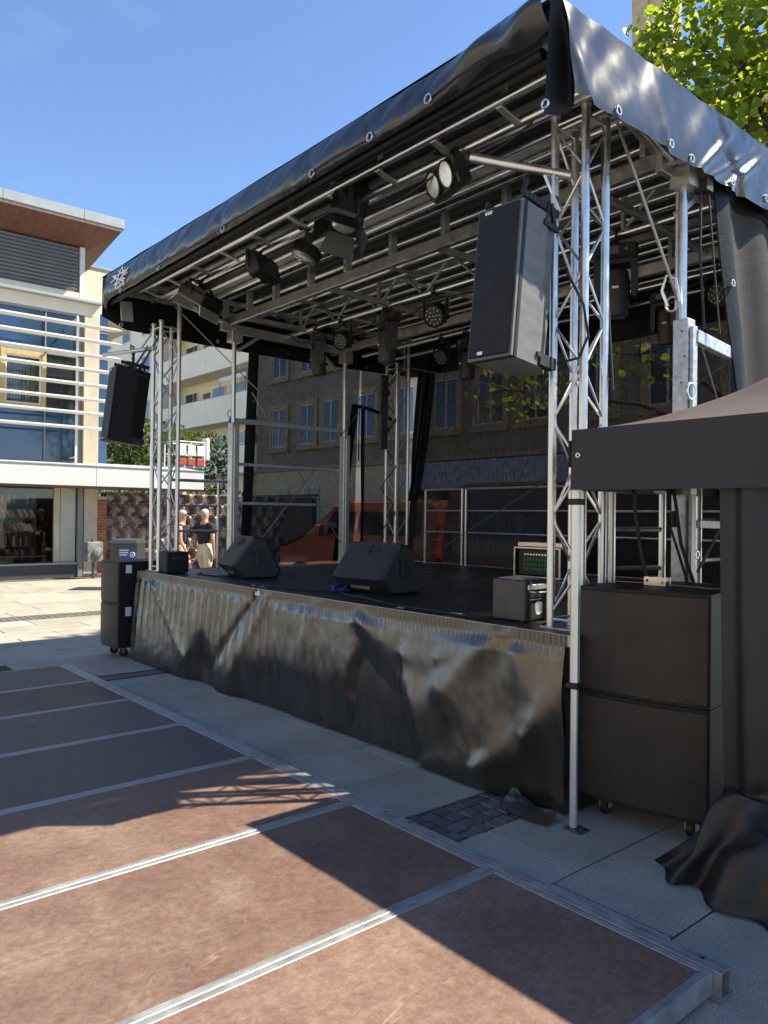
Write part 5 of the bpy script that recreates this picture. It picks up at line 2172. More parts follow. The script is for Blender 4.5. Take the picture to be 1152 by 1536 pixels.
q = MB()
q.grid(tent_roof, 60, 60)
wpart('roof_cloth', q, M['tent_top'], tent, 180)
for (nm, fn) in (('f', lambda u, v: (TX0 - .012 + u * 3.024, TY0 - .012 - .010 * v + .006 * nz(u * 14, v * 2), 2.117 - v * .318 - .010 * sin(u * pi) * v)),
                 ('s', lambda u, v: (TX0 - .012 - .01 * v, TY0 + u * 3, 2.117 - v * .318)),
                 ('t', lambda u, v: (TX1 + .012 + .01 * v, TY0 + u * 3, 2.117 - v * .318)),
                 ('b', lambda u, v: (TX0 + u * 3, TY1 + .012, 2.117 - v * .318))):
    q = MB()
    q.grid(fn, 80, 8)
    wpart('valance', q, M['tent_cloth'], tent, 180)
q = MB()
q.torus((TX0 + .035, TY0 - .022, 1.98), .011, .004, 12, 6, FACE_Y)
wpart('eyelet', q, M['ring'], tent)
q = MB()
q.box(TX0 - .028, TX0 - .014, TY0 - .02, TY0 + .05, 1.92, 2.06)
wpart('side_tab', q, M['hem'], tent)
for (lx, ly) in ((TX0, TY0 + .018), (TX1, TY0 + .018), (TX0, TY1), (TX1, TY1)):
    q = MB()

    def octp(r, z0, z1):
        q.lathe([(r, z0), (r, z1)], 8, (lx, ly, 0), RZ(pi / 8))
    octp(.026, .76, 2.05)
    octp(.021, .01, .77)
    leg = wpart('leg', q, M['alu'] if (lx, ly) != (TX0, TY0 + .018) else mat('pale eloxed tent leg', (0.72, 0.71, 0.66), 0.42, 0.7, var=.06), tent, 20)
    for z in (.745, 1.72):
        q = MB()
        q.box(lx - .036, lx + .036, ly - .036, ly + .036, z, z + .032, .006)
        wpart('collar', q, M['cable'], leg)
    q = MB()
    q.box(lx - .035, lx + .075, ly - .045, ly + .045, .001, .008, .002)
    q.lathe([(.012, .008), (.012, .016)], 8, (lx + .05, ly, 0))
    wpart('foot_plate', q, M['steel_dark'], leg)
q = MB()
q.grid(lambda u, v: (TX1 + .02 * sin(u * 40), TY0 + .05 + u * 2.9, 2.0 - 1.98 * v), 60, 6)
wpart('side_wall', q, M['tent_cloth'], tent, 180)  # unseen wall, added so the inside of the tent stays dark
for (a, b_) in (((TX0, TY0 + .02, 2.03), (-1.0, TY0 + .02, 1.86)), ((TX0, TY0 + .02, 1.88), (-1.0, TY0 + .02, 2.03)), ((TX0 + .01, TY0, 2.03), (TX0 + .01, 5.0, 1.86)), ((TX0 + .01, TY0, 1.88), (TX0 + .01, 5.0, 2.03))):
    q = MB()
    q.bar(a, b_, .014, .026)
    wpart('scissor_bar', q, M['alu'], tent)


q = MB()
q.v = tent_points
q.f = [(r * (CNU + 1) + i, r * (CNU + 1) + i + 1, (r + 1) * (CNU + 1) + i + 1, (r + 1) * (CNU + 1) + i) for r in range(CNV) for i in range(CNU)]
o = solo('tent_side_cloth', q, M['curtain'], 'black coated tent side cloth gathered and pooling on the paving', 'tent cloth', (-1.3, 3.4, 0), smooth=180)
m = o.modifiers.new('Subdivision', 'SUBSURF')
m.levels = m.render_levels = 2

# ------------------------------------------------------------------ library across the square
LX = -20.0
lib = thing('library_building', 'modern cream library with glass front, white sun fins and a flat overhanging roof', 'building', (-20.5, 4.0, 0))


def lbox(name, x0, x1, y0, y1, z0, z1, m, b=0.0, par=None):
    q = MB()
    q.box(x0, x1, y0, y1, z0, z1, b)
    return wpart(name, q, M[m], par or lib, 20)


YA, YB = -1.0, 7.27          # facade runs along y, its corner at YB
lbox('wall', LX - .3, LX, YA, YB, 6.72, 7.02, 'render')
lbox('cornice', LX - .3, LX + .16, YA, YB + .02, 7.02, 7.09, 'zinc', .01)
lbox('wall', LX - .3, LX + .02, YA, 6.74, 7.09, 7.26, 'render')
lbox('stone_pier', LX - .3, LX, 6.89, YB, 2.9, 6.72, 'pier_stone')
lbox('stone_pier', LX - .3, LX, 6.93, YB, .08, 2.3, 'pier_stone')
lbox('end_wall', LX - 8, LX - .3, YB - .3, YB, 0, 7.1, 'render')
lbox('attic_wall', LX - 6, LX - 1.3, 6.0, 9.1, 7.1, 8.40, 'render')
lbox('attic_coping', LX - 6, LX - 1.26, 5.95, 9.14, 8.40, 8.45, 'zinc')
lbox('rear_wall', LX - 8.2, LX - 8, YA, YB, 0, 8, 'render')
# louvre storey
lbox('louvre_back', LX - .5, LX - .14, YA, 6.72, 7.26, 8.45, 'dark_room')
lbox('corner_trim', LX - .3, LX + .03, 6.74, 6.86, 7.09, 8.44, 'frame_white')
sm = None
for k in range(12):
    if sm is None:
        q = MB()
        q.obox((0, 0, 0), (.012, (6.72 - YA) / 2, .055), RY(radians(38)))
        sm = q.mesh('louvre_slat', 0)
        sm.materials.append(M['louvre'])
    link('louvre_slat', sm, None, lib, (LX - .05 - lib.location.x, (6.72 + YA) / 2 - lib.location.y, 7.33 + k * .094))
# sloping timber soffit, boarded, and the zinc fascia
for k in range(8):
    y1 = 7.5 - k * .98
    y0 = y1 - .972
    i1 = min(y1, 6.9) if k == 0 else y1
    q = MB()
    vs = [(LX - .2, y0, 8.40), (LX - .2, i1, 8.40), (-19.2, y1, 8.80), (-19.2, y0, 8.80)]
    q.add(vs + [(a, b_, c + .03) for (a, b_, c) in vs], [(3, 2, 1, 0), (4, 5, 6, 7), (0, 1, 5, 4), (1, 2, 6, 5), (2, 3, 7, 6), (3, 0, 4, 7)])
    wpart('soffit_board', q, M['soffit'], lib, 0)
q = MB()
vs = [(LX - .2, 6.9, 8.40), (-23, 7.3, 7.9), (-23, 7.5, 8.8), (-19.2, 7.5, 8.80)]
q.add(vs + [(a, b_, c + .03) for (a, b_, c) in vs], [(3, 2, 1, 0), (4, 5, 6, 7), (0, 1, 5, 4), (1, 2, 6, 5), (2, 3, 7, 6), (3, 0, 4, 7)])
wpart('soffit_board', q, M['soffit'], lib, 0)
lbox('timber_edge', -19.24, -19.17, YA, 7.5, 8.80, 8.86, 'rough_wood')
for (y0, y1) in ((6.55, 7.56), (4.7, 6.545), (2.85, 4.695), (1.0, 2.845), (-1, .995)):
    lbox('fascia_sheet', -19.22, -19.14, y0, y1, 8.865, 9.10, 'zinc', .006)
lbox('roof', -26, -19.22, YA, 7.54, 8.84, 9.06, 'zinc')
# glazed storey
lbox('room_back', LX - 2.6, LX - 2.5, YA, 6.9, 2.9, 6.7, 'dark_room')
lbox('room_floor', LX - 2.5, LX - .1, YA, 6.9, 2.82, 2.92, 'dark_room')
for (y0, y1, z0, z1, m_) in ((5.96, 6.70, 5.66, 6.68, 'glass_blue'), (3.9, 5.92, 5.66, 6.68, 'glass_blue'), (1.8, 3.86, 5.66, 6.68, 'glass_blue'),
                             (5.98, 6.70, 4.24, 5.60, 'glass_dark'), (1.8, 4.86, 4.24, 5.60, 'glass_dark'),
                             (5.96, 6.70, 2.95, 4.18, 'glass_blue'), (3.9, 5.92, 2.95, 4.18, 'glass_blue'), (1.8, 3.86, 2.95, 4.18, 'glass_blue')):
    lbox('window_pane', LX - .10, LX - .08, y0, y1, z0, z1, m_)
for (y0, y1, z0, z1) in ((YA, 6.76, 6.66, 6.715), (YA, 6.76, 5.60, 5.66), (YA, 6.76, 4.18, 4.235), (5.925, 5.955, 2.95, 4.18), (5.925, 5.955, 5.66, 6.66), (3.865, 3.895, 2.95, 4.18), (3.865, 3.895, 5.66, 6.66), (6.70, 6.76, 2.92, 6.66), (YA, 6.76, 2.88, 2.945)):
    lbox('window_bar', LX - .14, LX - .03, y0, y1, z0, z1, 'frame_grey')
lbox('dark_recess', LX - .25, LX - .12, 6.765, 6.885, 2.9, 6.7, 'frame_grey')
lbox('wall', LX - .3, LX - .15, YA, 1.8, 2.9, 6.7, 'render')
yw = MB()
for (y0, y1, z0, z1) in ((4.90, 5.02, 4.22, 5.60), (5.84, 5.96, 4.22, 5.60), (5.02, 5.84, 5.48, 5.60), (5.02, 5.84, 4.22, 4.31)):
    yw.box(LX - .12, LX - .0, y0, y1, z0, z1, .008)
wf = wpart('window_frame', yw, M['frame_yellow'], lib, 20)
q = MB()
for (y0, y1, z0, z1) in ((5.02, 5.05, 4.31, 5.48), (5.81, 5.84, 4.31, 5.48), (5.05, 5.81, 5.45, 5.48), (5.05, 5.81, 4.31, 4.34)):
    q.box(LX - .10, LX - .03, y0, y1, z0, z1)
wpart('sash', q, M['frame_white'], wf, 0)
lbox('window_pane', LX - .09, LX - .075, 5.05, 5.81, 4.34, 5.45, 'glass_clear')
for k in range(26):
    y = 4.95 + k * .068
    q = MB()
    q.obox((LX - .30, y, 4.92), (.03, .026, .66), RZ(rnd.uniform(-.3, .5)))
    wpart('blind_strip', q, M['blind'], lib, 0)
# white sunshade fins and their posts
fin_me = None
for k, z in enumerate((6.31, 5.95, 5.58, 5.21, 4.84, 4.475, 4.125, 3.755)):
    if fin_me is None:
        q = MB()
        L0, L1 = YA - 4.0, 7.42 - 4.0
        q.add([(-.10, L0, -.03), (.10, L0, .0), (.10, L0, .035), (-.10, L0, .015), (-.10, L1, -.03), (.10, L1, .0), (.10, L1, .035), (-.10, L1, .015), (-.02, L1 + .22, .0), (.06, L1 + .22, .012)],
              [(0, 1, 5, 4), (1, 2, 6, 5), (2, 3, 7, 6), (3, 0, 4, 7), (3, 2, 1, 0), (4, 5, 9, 8), (6, 7, 8, 9), (5, 6, 9), (7, 4, 8)])
        fin_me = q.mesh('sun_fin', 0)
        fin_me.materials.append(M['white'])
    link('sun_fin', fin_me, None, lib, (-19.40 - lib.location.x, 0, z))
for y in (6.54, 3.0, -.5):
    lbox('fin_post', -19.55, -19.505, y - .02, y + .02, 2.86, 6.55, 'white')
    for z in (6.45, 3.0):
        lbox('fin_bracket', -19.98, -19.5, y - .012, y + .012, z, z + .05, 'white')
# stair glazing past the corner
sg = lbox('stair_glazing', LX - .6, LX - .35, 7.28, 7.62, 2.9, 6.9, 'glass_blue')
for z in (3.6, 4.3, 5.0, 5.7, 6.4):
    lbox('window_bar', LX - .36, LX - .33, 7.28, 7.63, z, z + .03, 'frame_grey')
# canopy
for (y0, y1) in ((6.88, 9.78), (2.6, 6.872), (-1, 2.592)):
    lbox('canopy_panel', -19.03, -19.0, y0, y1, 2.30, 2.78, 'canopy_white', .004)
    q = MB()
    q.add([(-19.03, y0, 2.80), (-19.03, y1, 2.80), (-20.3, y1, 2.95), (-20.3, y0, 2.95), (-19.03, y0, 2.77), (-19.03, y1, 2.77), (-20.3, y1, 2.92), (-20.3, y0, 2.92)],
          [(0, 1, 2, 3), (7, 6, 5, 4), (0, 4, 5, 1), (1, 5, 6, 2), (2, 6, 7, 3), (3, 7, 4, 0)])
    wpart('canopy_roof', q, M['canopy_white'], lib, 0)
lbox('canopy_edge', -19.02, -18.98, -1, 9.79, 2.785, 2.815, 'zinc')
lbox('canopy_end', -20.3, -19.03, 9.75, 9.78, 2.30, 2.80, 'canopy_white')
for k in range(9):
    y1 = 9.74 - k * 1.2
    lbox('canopy_soffit', -20.3, -19.035, y1 - 1.19, y1, 2.262, 2.30, 'soffit')
# ground floor shop front
lbox('plinth', LX - .2, LX - .02, YA, 6.76, 0, .33, 'plinth')
lbox('window_sill', LX - .25, LX + .03, YA, 6.76, .33, .38, 'zinc', .006)
lbox('window_pane', LX - .10, LX - .088, 3.0, 6.19, .38, 2.3, 'glass_clear')
lbox('window_pane', LX - .10, LX - .088, YA, 2.95, .38, 2.3, 'glass_clear')
lbox('frosted_pane', LX - .16, LX - .09, 6.21, 6.36, .38, 2.3, 'pier_stone')
lbox('frosted_pane', LX - .14, LX - .08, 6.37, 6.74, .38, 2.3, 'frost')
lbox('door_post', LX - .12, LX + .03, 6.77, 6.90, .0, 2.3, 'frame_grey', .01)
lbox('plinth', LX - .3, LX + .005, 6.91, YB + .004, 0, .08, 'plinth')
lbox('room_floor', LX - 3.4, LX - .25, YA, 6.7, .25, .33, 'dark_room')
lbox('room_back', LX - 3.5, LX - 3.4, YA, 6.9, 0, 2.9, 'dark_room')
lbox('ceiling', LX - 3.4, LX - .15, YA, 6.9, 2.42, 2.5, 'dark_room')
lbox('side_wall', LX - 3.4, LX - .15, 6.9, 6.95, .3, 2.5, 'dark_room')
# bookcases behind the shop window
book_cols = [mat('book spine %d' % k, c, 0.7) for k, c in enumerate([(.45, .10, .04), (.55, .42, .28), (.40, .20, .08), (.62, .58, .5), (.30, .05, .05), (.15, .10, .07), (.5, .3, .12)])]
BL = ['bookcase full of orange and cream books behind the glass shop front', 'bookcase at the picture edge behind the glass shop front', ]
for bi, (by0, by1) in enumerate(((4.75, 6.02), (3.4, 4.70))):
    bx = LX - .95
    bc = thing('bookcase', BL[bi], 'bookcase', (bx, (by0 + by1) / 2, .33), group='bookcases in the library window')
    q = MB()
    q.box(bx - .3, bx - .28, by0, by1, .33, 2.2)
    wpart('back_panel', q, M['plinth'], bc)
    for k in range(5):
        z = .42 + k * .36
        q = MB()
        q.box(bx - .28, bx + .05, by0, by1, z - .02, z)
        wpart('shelf', q, M['soffit'], bc)
        for c in range(len(book_cols)):
            q = MB()
            r = random.Random(100 + k * 9 + c + bi * 50)
            y = by0 + .02
            rr = random.Random(k + bi * 9)
            lean = k in (2, 3)
            while y < by1 - .06:
                w = rr.uniform(.022, .05)
                h = rr.uniform(.19, .29) * (.85 if lean else 1)
                pick = rr.randrange(len(book_cols))
                gap = rr.random() < .06
                if pick == c and not gap:
                    R = RX(.45) if lean else RX(rr.uniform(-.03, .05))
                    q.obox((bx - .06, y + w / 2, z + h / 2 + (.01 if lean else 0)), (.10, w / 2 - .002, h / 2), R)
                else:
                    rr.random() if False else None
                y += w + (rr.uniform(.1, .2) if gap else .001) + (.02 if lean else 0)
            if q.v:
                o = wpart('books', q, book_cols[c], bc, 0)
                o['kind'] = 'stuff'
    for (ya) in (by0, by1 - .02, (by0 + by1) / 2):
        q = MB()
        q.box(bx - .28, bx + .06, ya, ya + .02, .33, 2.2)
        wpart('upright', q, M['plinth'], bc)
# display shelf in front, low
root = thing('display_table', 'low display table of flat books just inside the shop window', 'table', (LX - .5, 5.3, .33))
q = MB()
q.box(LX - .75, LX - .3, 4.2, 6.1, .52, .55)
wpart('table_top', q, M['soffit'], root)
for y in (4.25, 6.05):
    q = MB()
    q.box(LX - .72, LX - .33, y - .02, y + .02, .33, .52)
    wpart('leg', q, M['soffit'], root)

# ------------------------------------------------------------------ brick pier and ceramic screen wall
bp_ = thing('brick_pier', 'short red brick pier between the library and the ceramic screen wall', 'brick pier', (-20.15, 7.4, 0))
q = MB()
q.box(-20.29, -20.04, 7.29, 7.52, 0, 2.02)
wpart('mortar_core', q, M['mortar'], bp_)
bm_ = []
for w in (.118, .056):
    q = MB()
    q.box(-.012, .012, -w / 2, w / 2, -.031, .031, .004)
    me = q.mesh('brick', 0)
    me.materials.append(M['brick'])
    bm_.append(me)
for k in range(27):
    z = .045 + k * .0735
    if k % 2:
        ys_ = [(7.35, 0), (7.475, 0)]
    else:
        ys_ = [(7.318, 1), (7.41, 0), (7.495, 1)]
    for (y, t) in ys_:
        link('brick', bm_[t], None, bp_, (-20.034 + rnd.uniform(-.002, .002) + 20.15, y - 7.4, z))
q = MB()
q.box(-20.32, -20.0, 7.27, 7.54, 2.02, 2.08, .01)
wpart('coping', q, M['pier_stone'], bp_)

sw = thing('screen_wall', 'screen wall of glossy brown curved ceramic blocks behind the two people', 'screen wall', (-20.2, 9.5, 0))
BW, BH = .40, .311


def block_mesh(t):
    q = MB()

    def f(u, v):
        a, b_ = 2 * u - 1, 2 * v - 1
        if t:
            a = abs(a) - 1
        r = sqrt(a * a * 1.25 + b_ * b_ * .9)
        s_ = max(0, min(1, (.98 - r) / .45))
        d = -.24 * s_ * s_ * (3 - 2 * s_)
        d += .07 * exp(-((r - 1.0) / .14) ** 2) * (.35 + .65 * abs(b_))
        if abs(2 * v - 1) > .94:
            d = min(d, -.02)
        return (d, (u - .5) * BW, (v - .5) * BH)
    q.grid(f, 22, 20)
    q.box(-.27, -.255, -BW / 2, BW / 2, -BH / 2, BH / 2)
    me = q.mesh('screen_block', 50)
    me.materials.append(M['glaze'])
    return me


bms = [block_mesh(0), block_mesh(1)]
for i in range(14):
    for j in range(7):
        link('screen_block', bms[j % 2], None, sw, (0, 7.77 + i * (BW + .006) - 9.5, .155 + j * (BH + .004)))
lbx = MB()
lbx.box(-20.55, -20.48, 7.55, 13.3, 0, 2.2)
wpart('backing', lbx, M['dark_room'], sw)

# ------------------------------------------------------------------ street cabinet and bin
root = thing('street_cabinet', 'grey street cabinet smeared with black paint on a post by the library corner', 'street cabinet', (-19.35, 6.95, 0))
q = MB()
q.box(-.12, .12, -.20, .20, .42, .92, .02)
part('box', q, M['cabinet'], root, 25)
q = MB()
q.lathe([(.13, 0), (.12, .05), (.05, .08)], 16, (.12, .06, .66), FACE_X)
part('round_cover', q, M['cabinet'], root)
q = MB()
q.tube((0, 0, 0), (0, 0, .43), .04, 10)
part('post', q, M['plinth'], root)
q = MB()
q.box(-.03, .03, -.06, -.02, .92, .99)
part('lock', q, M['plinth'], root)

root = thing('wheelie_bin', 'dark grey wheelie bin with a blue sticker behind the far sub stack', 'wheelie bin', (-16.35, 6.62, 0), (0, 0, radians(52)))
q = MB()
vs = []
for (z, hx, hy) in ((.06, .21, .24), (.95, .285, .34), (.97, .30, .36), (1.0, .30, .36)):
    vs += [(-hx, -hy, z), (hx, -hy, z), (hx, hy, z), (-hx, hy, z)]
q.add(vs, [(3, 2, 1, 0), (12, 13, 14, 15)] + [(r * 4 + i, r * 4 + (i + 1) % 4, r * 4 + 4 + (i + 1) % 4, r * 4 + 4 + i) for r in range(3) for i in range(4)])
part('body', q, M['bin'], root, 20)
q = MB()
q.add([(-.30, -.38, 1.003), (.30, -.38, 1.003), (.30, .38, 1.003), (-.30, .38, 1.003), (-.27, -.34, 1.07), (.27, -.34, 1.07), (.27, .30, 1.09), (-.27, .30, 1.09)],
      [(3, 2, 1, 0), (4, 5, 6, 7), (0, 1, 5, 4), (1, 2, 6, 5), (2, 3, 7, 6), (3, 0, 4, 7)])
q.box(-.22, -.14, .30, .40, 1.02, 1.08)
q.box(.14, .22, .30, .40, 1.02, 1.08)
part('lid', q, M['bin'], root, 20)
q = MB()
q.add([(-.10, -.331, .60), (.255, -.331, .60), (.265, -.348, .90), (-.10, -.348, .90), (-.10, -.30, .60), (.255, -.30, .60), (.265, -.31, .90), (-.10, -.31, .90)],
      [(0, 1, 2, 3), (7, 6, 5, 4), (0, 4, 5, 1), (1, 5, 6, 2), (2, 6, 7, 3), (3, 7, 4, 0)])
sti = part('sticker', q, M['sticker'], root, 0)
q = MB()
for (z, x0, x1) in ((.84, -.08, .12), (.79, -.08, .10), (.74, -.08, .08)):
    y = -.331 - (z - .6) * .057 - .004
    x = x0
    while x < x1:
        w = rnd.uniform(.012, .035)
        q.box(x, min(x + w, x1), y, y + .003, z, z + .024)
        x += w + .008
q.torus((.19, -.346, .76), .05, .010, 16, 5, FACE_Y)
q.box(.172, .208, -.347, -.342, .74, .775)
q.box(.14, .24, -.346, -.340, .64, .665)
part('printing', q, M['white_mark'], sti, 0)
for s_ in (-1, 1):
    q = MB()
    q.lathe([(.03, -.025), (.10, -.02), (.10, .02), (.03, .025)], 14, (s_ * .24, .28, .10), FACE_X)
    part('wheel', q, M['cable'], root)


# ------------------------------------------------------------------ people
def skin_mesh(name, pts, edges, root_i, sub=2):
    me = bpy.data.meshes.new(name)
    me.from_pydata([p[0] for p in pts], edges, [])
    o = bpy.data.objects.new(name, me)
    COL.objects.link(o)
    sm_ = o.modifiers.new('Skin', 'SKIN')
    sm_.use_smooth_shade = True
    lay = me.skin_vertices[0].data if me.skin_vertices else None
    if lay is None:
        bm = bmesh.new()
        bm.from_mesh(me)
        bm.verts.layers.skin.verify()
        bm.to_mesh(me)
        bm.free()
        lay = me.skin_vertices[0].data
    for i, p in enumerate(pts):
        r = p[1]
        lay[i].radius = r if hasattr(r, '__len__') else (r, r)
        lay[i].use_root = (i == root_i)
    ss = o.modifiers.new('Sub', 'SUBSURF')
    ss.levels = ss.render_levels = sub
    dg = bpy.context.evaluated_depsgraph_get()
    ev = o.evaluated_get(dg)
    out = bpy.data.meshes.new_from_object(ev)
    bpy.data.objects.remove(o)
    bpy.data.meshes.remove(me)
    out.name = name
    for p in out.polygons:
        p.use_smooth = True
    out.materials.clear()
    return out


def person(label, loc, rz, female, top, bottom, head_turn, stride, arm_sw, hh=1.0):
    root = thing('person', label, 'person', loc, (0, 0, rz), 'people walking past the ceramic screen wall')
    root.scale = (hh, hh, hh)
    sw_ = .165 if female else .195
    P, E = [], []

    def v(x, y, z, r):
        P.append(((x, y, z), r))
        return len(P) - 1

    def e(a, b_):
        E.append((a, b_))
    pel = v(0, 0, .96, (.135, .10))
    sp = v(0, .01, 1.10, (.125, .095))
    ch = v(0, .0, 1.30, (.15, .105))
    nb = v(0, -.01, 1.46, (.075, .065))
    nk = v(0, .005, 1.53, (.052, .055))
    h1 = v(0, .025, 1.60, (.066, .082))
    h2 = v(0, .02, 1.68, (.074, .092))
    h3 = v(0, .015, 1.745, (.055, .07))
    for a, b_ in ((pel, sp), (sp, ch), (ch, nb), (nb, nk), (nk, h1), (h1, h2), (h2, h3)):
        e(a, b_)
    arms, legs = [], []
    for s_ in (-1, 1):
        sh = v(s_ * sw_, -.005, 1.415, .062)
        el = v(s_ * (sw_ + .055), -.03 + arm_sw * s_ * .5, 1.13, .043)
        wr = v(s_ * (sw_ + .05), .05 + arm_sw * s_, .89, .030)
        hd = v(s_ * (sw_ + .045), .075 + arm_sw * s_, .815, (.022, .038))
        e(nb, sh)
        e(sh, el)
        e(el, wr)
        e(wr, hd)
        for k, ln in enumerate((.075, .085, .08, .062)):
            f1 = v(s_ * (sw_ + .045), .055 + k * .018 + arm_sw * s_, .765, .0095)
            f2 = v(s_ * (sw_ + .030), .060 + k * .018 + arm_sw * s_, .765 - ln * .6, .008)
            e(hd, f1)
            e(f1, f2)
        th = v(s_ * (sw_ + .02), .115 + arm_sw * s_, .80, .010)
        t2 = v(s_ * (sw_ + .012), .125 + arm_sw * s_, .765, .009)
        e(hd, th)
        e(th, t2)
        arms.append((sh, el))
        hp = v(s_ * .095, 0, .90, .095)
        kn = v(s_ * .10, .05 + stride * s_ * .5, .50, .060)
        an = v(s_ * .10, -.01 + stride * s_, .09, .038)
        to = v(s_ * .11, .13 + stride * s_, .035, (.045, .03))
        e(pel, hp)
        e(hp, kn)
        e(kn, an)
        e(an, to)
        legs.append((hp, kn, an, to))
    body = skin_mesh('body', P, E, pel)
    body.materials.append(M['skin'])
    link('body', body, None, root)

    def sub_skin(idx, edges, grow, root_i, name, m, extra=None):
        mp = {}
        pts = []
        for i in idx:
            p, r = P[i]
            rr = r if hasattr(r, '__len__') else (r, r)
            gx = grow(i) if callable(grow) else grow
            mp[i] = len(pts)
            pts.append((p, (rr[0] + gx, rr[1] + gx)))
        for (a, b_, t, gr) in (extra or []):        # partial limb: end point part way along
            pa, pb = Vector(P[a][0]), Vector(P[b_][0])
            ra = P[a][1] if not hasattr(P[a][1], '__len__') else P[a][1][0]
            rb = P[b_][1] if not hasattr(P[b_][1], '__len__') else P[b_][1][0]
            pts.append((tuple(pa.lerp(pb, t)), ra + (rb - ra) * t + gr))
            edges = edges + [(a, ('x', len(pts) - 1))]
        E2 = []
        for a, b_ in edges:
            E2.append((mp[a], b_[1] if isinstance(b_, tuple) else mp[b_]))
        me = skin_mesh(name, pts, E2, mp[root_i])
        me.materials.append(m)
        return link(name, me, None, root)
    (s1, e1), (s2, e2) = arms
    sub_skin([pel, sp, ch, nb, s1, s2], [(pel, sp), (sp, ch), (ch, nb), (nb, s1), (nb, s2)], .022, ch, 'shirt', top,
             [] if female else [(s1, e1, .62, .022), (s2, e2, .62, .022)])
    (hp1, kn1, an1, to1), (hp2, kn2, an2, to2) = legs
    sub_skin([sp, pel, hp1, kn1, hp2, kn2], [(sp, pel), (pel, hp1), (hp1, kn1), (pel, hp2), (hp2, kn2)], lambda i: .008 if i == sp else .03, pel, 'shorts', bottom)
    for (a, b_) in ((an1, to1), (an2, to2)):
        me = skin_mesh('shoe', [((P[a][0][0], P[a][0][1] - .03, .06), .05), (P[b_][0], (.055, .04))], [(0, 1)], 0)
        me.materials.append(M['cloth_black'])
        link('shoe', me, None, root)
    hd = bpy.data.objects.new('head', None)
    R = RZ(head_turn)
    c = Vector((0, .02, 1.665))
    q = MB()
    q.sph(c + R @ Vector((0, -.016, .030)), (.083, .100, .088), 26, 18)
    q.v = [c + (p - c) * (1 + .07 * nz(p.x * 55, p.y * 55, p.z * 55)) if (R.transposed() @ (p - c)).y < .045 + max(0, p.z - c.z - .02) * .9 and p.z > c.z - .06 else c + (p - c) * .80 for p in q.v]
    part('hair', q, M['hair'], root, 60)
    q = MB()
    q.add([c + R @ Vector(p) for p in ((-.014, .088, -.005), (.014, .088, -.005), (0, .09, .03), (0, .118, -.008), (0, .09, -.016))],
          [(0, 3, 2), (3, 1, 2), (0, 4, 3), (4, 1, 3), (0, 2, 4), (1, 4, 2)])
    for s_ in (-1, 1):
        q.sph(c + R @ Vector((s_ * .079, -.0, .0)), (.010, .022, .034), 8, 6)
    part('nose_and_ears', q, M['skin'], root)
    q = MB()
    if female:
        for s_ in (-1, 1):
            q.sph(c + R @ Vector((s_ * .034, .085, .022)), (.027, .012, .019), 10, 6)
            q.bar(c + R @ Vector((s_ * .06, .075, .028)), c + R @ Vector((s_ * .084, -.01, .02)), .006, .008)
        part('sunglasses', q, M['cable'], root)
    else:
        for s_ in (-1, 1):
            q.sph(c + R @ Vector((s_ * .03, .084, .022)), (.012, .008, .007), 8, 5)
        part('eyes', q, M['cable'], root)
    q = MB()
    q.box(-.022, .022, .083, .090, -.048, -.042)
    q.v = [c + R @ p for p in q.v]
    part('mouth', q, mat('lip', (.35, .12, .09), .5), root, 0)
    return root


person('white haired person with dark sunglasses in a black vest, half hidden by the truss', (-14.78, 7.12, 0), radians(-38), True, M['cloth_black'], M['cloth_beige'], radians(-10), .16, .10, .97)
person('grey haired person in a black t-shirt and beige shorts walking away', (-14.55, 7.52, 0), radians(26), False, M['cloth_black'], M['cloth_beige'], radians(-50), -.14, -.06, .985)

# ------------------------------------------------------------------ work platform basket behind the canopy
root = thing('work_platform', 'white and red rescue basket on a boom sticking up behind the white canopy', 'lift basket', (-22.2, 10.75, 0))
q = MB()
q.box(-.45, .45, -.45, .45, 3.05, 3.12)
for (x, y) in ((-.45, -.45), (.45, -.45), (.45, .45), (-.45, .45), (.45, 0)):
    q.tube((x, y, 3.1), (x, y, 3.85), .022, 8)
for z in (3.5, 3.85):
    q.tube((.45, -.45, z), (.45, .45, z), .022, 8)
    q.tube((-.45, -.45, z), (-.45, .45, z), .022, 8)
    q.tube((-.45, .45, z), (.45, .45, z), .022, 8)
    q.tube((-.45, -.45, z), (.45, -.45, z), .022, 8)
part('basket_frame', q, M['white'], root)
for (y0, y1) in ((-.44, -.18), (-.13, .13), (.18, .44)):
    q = MB()
    q.box(.47, .50, y0, y1, 3.42, 3.74, .02)
    part('white_panel', q, M['white'], root)
    q = MB()
    q.box(.47, .50, y0, y1, 3.12, 3.34, .02)
    part('red_panel', q, M['red_white'], root)
q = MB()
q.box(.2, .48, .48, .62, 3.3, 4.0, .03)
part('control_box', q, M['white'], root)
q = MB()
q.tube((-.1, 0, 0), (-.1, 0, 3.06), .12, 12)
q.box(-.6, .5, -.5, .5, 0, .3)
part('boom', q, M['white'], root)


# ------------------------------------------------------------------ apartment block
apt = thing('apartment_building', 'cream apartment block with long balcony parapets behind the far truss', 'building', (-44, 24, 0))


def abox(name, x0, x1, y0, y1, z0, z1, m, b=0, par=None):
    q = MB()
    q.box(x0, x1, y0, y1, z0, z1, b)
    return wpart(name, q, M[m], par or apt, 20)


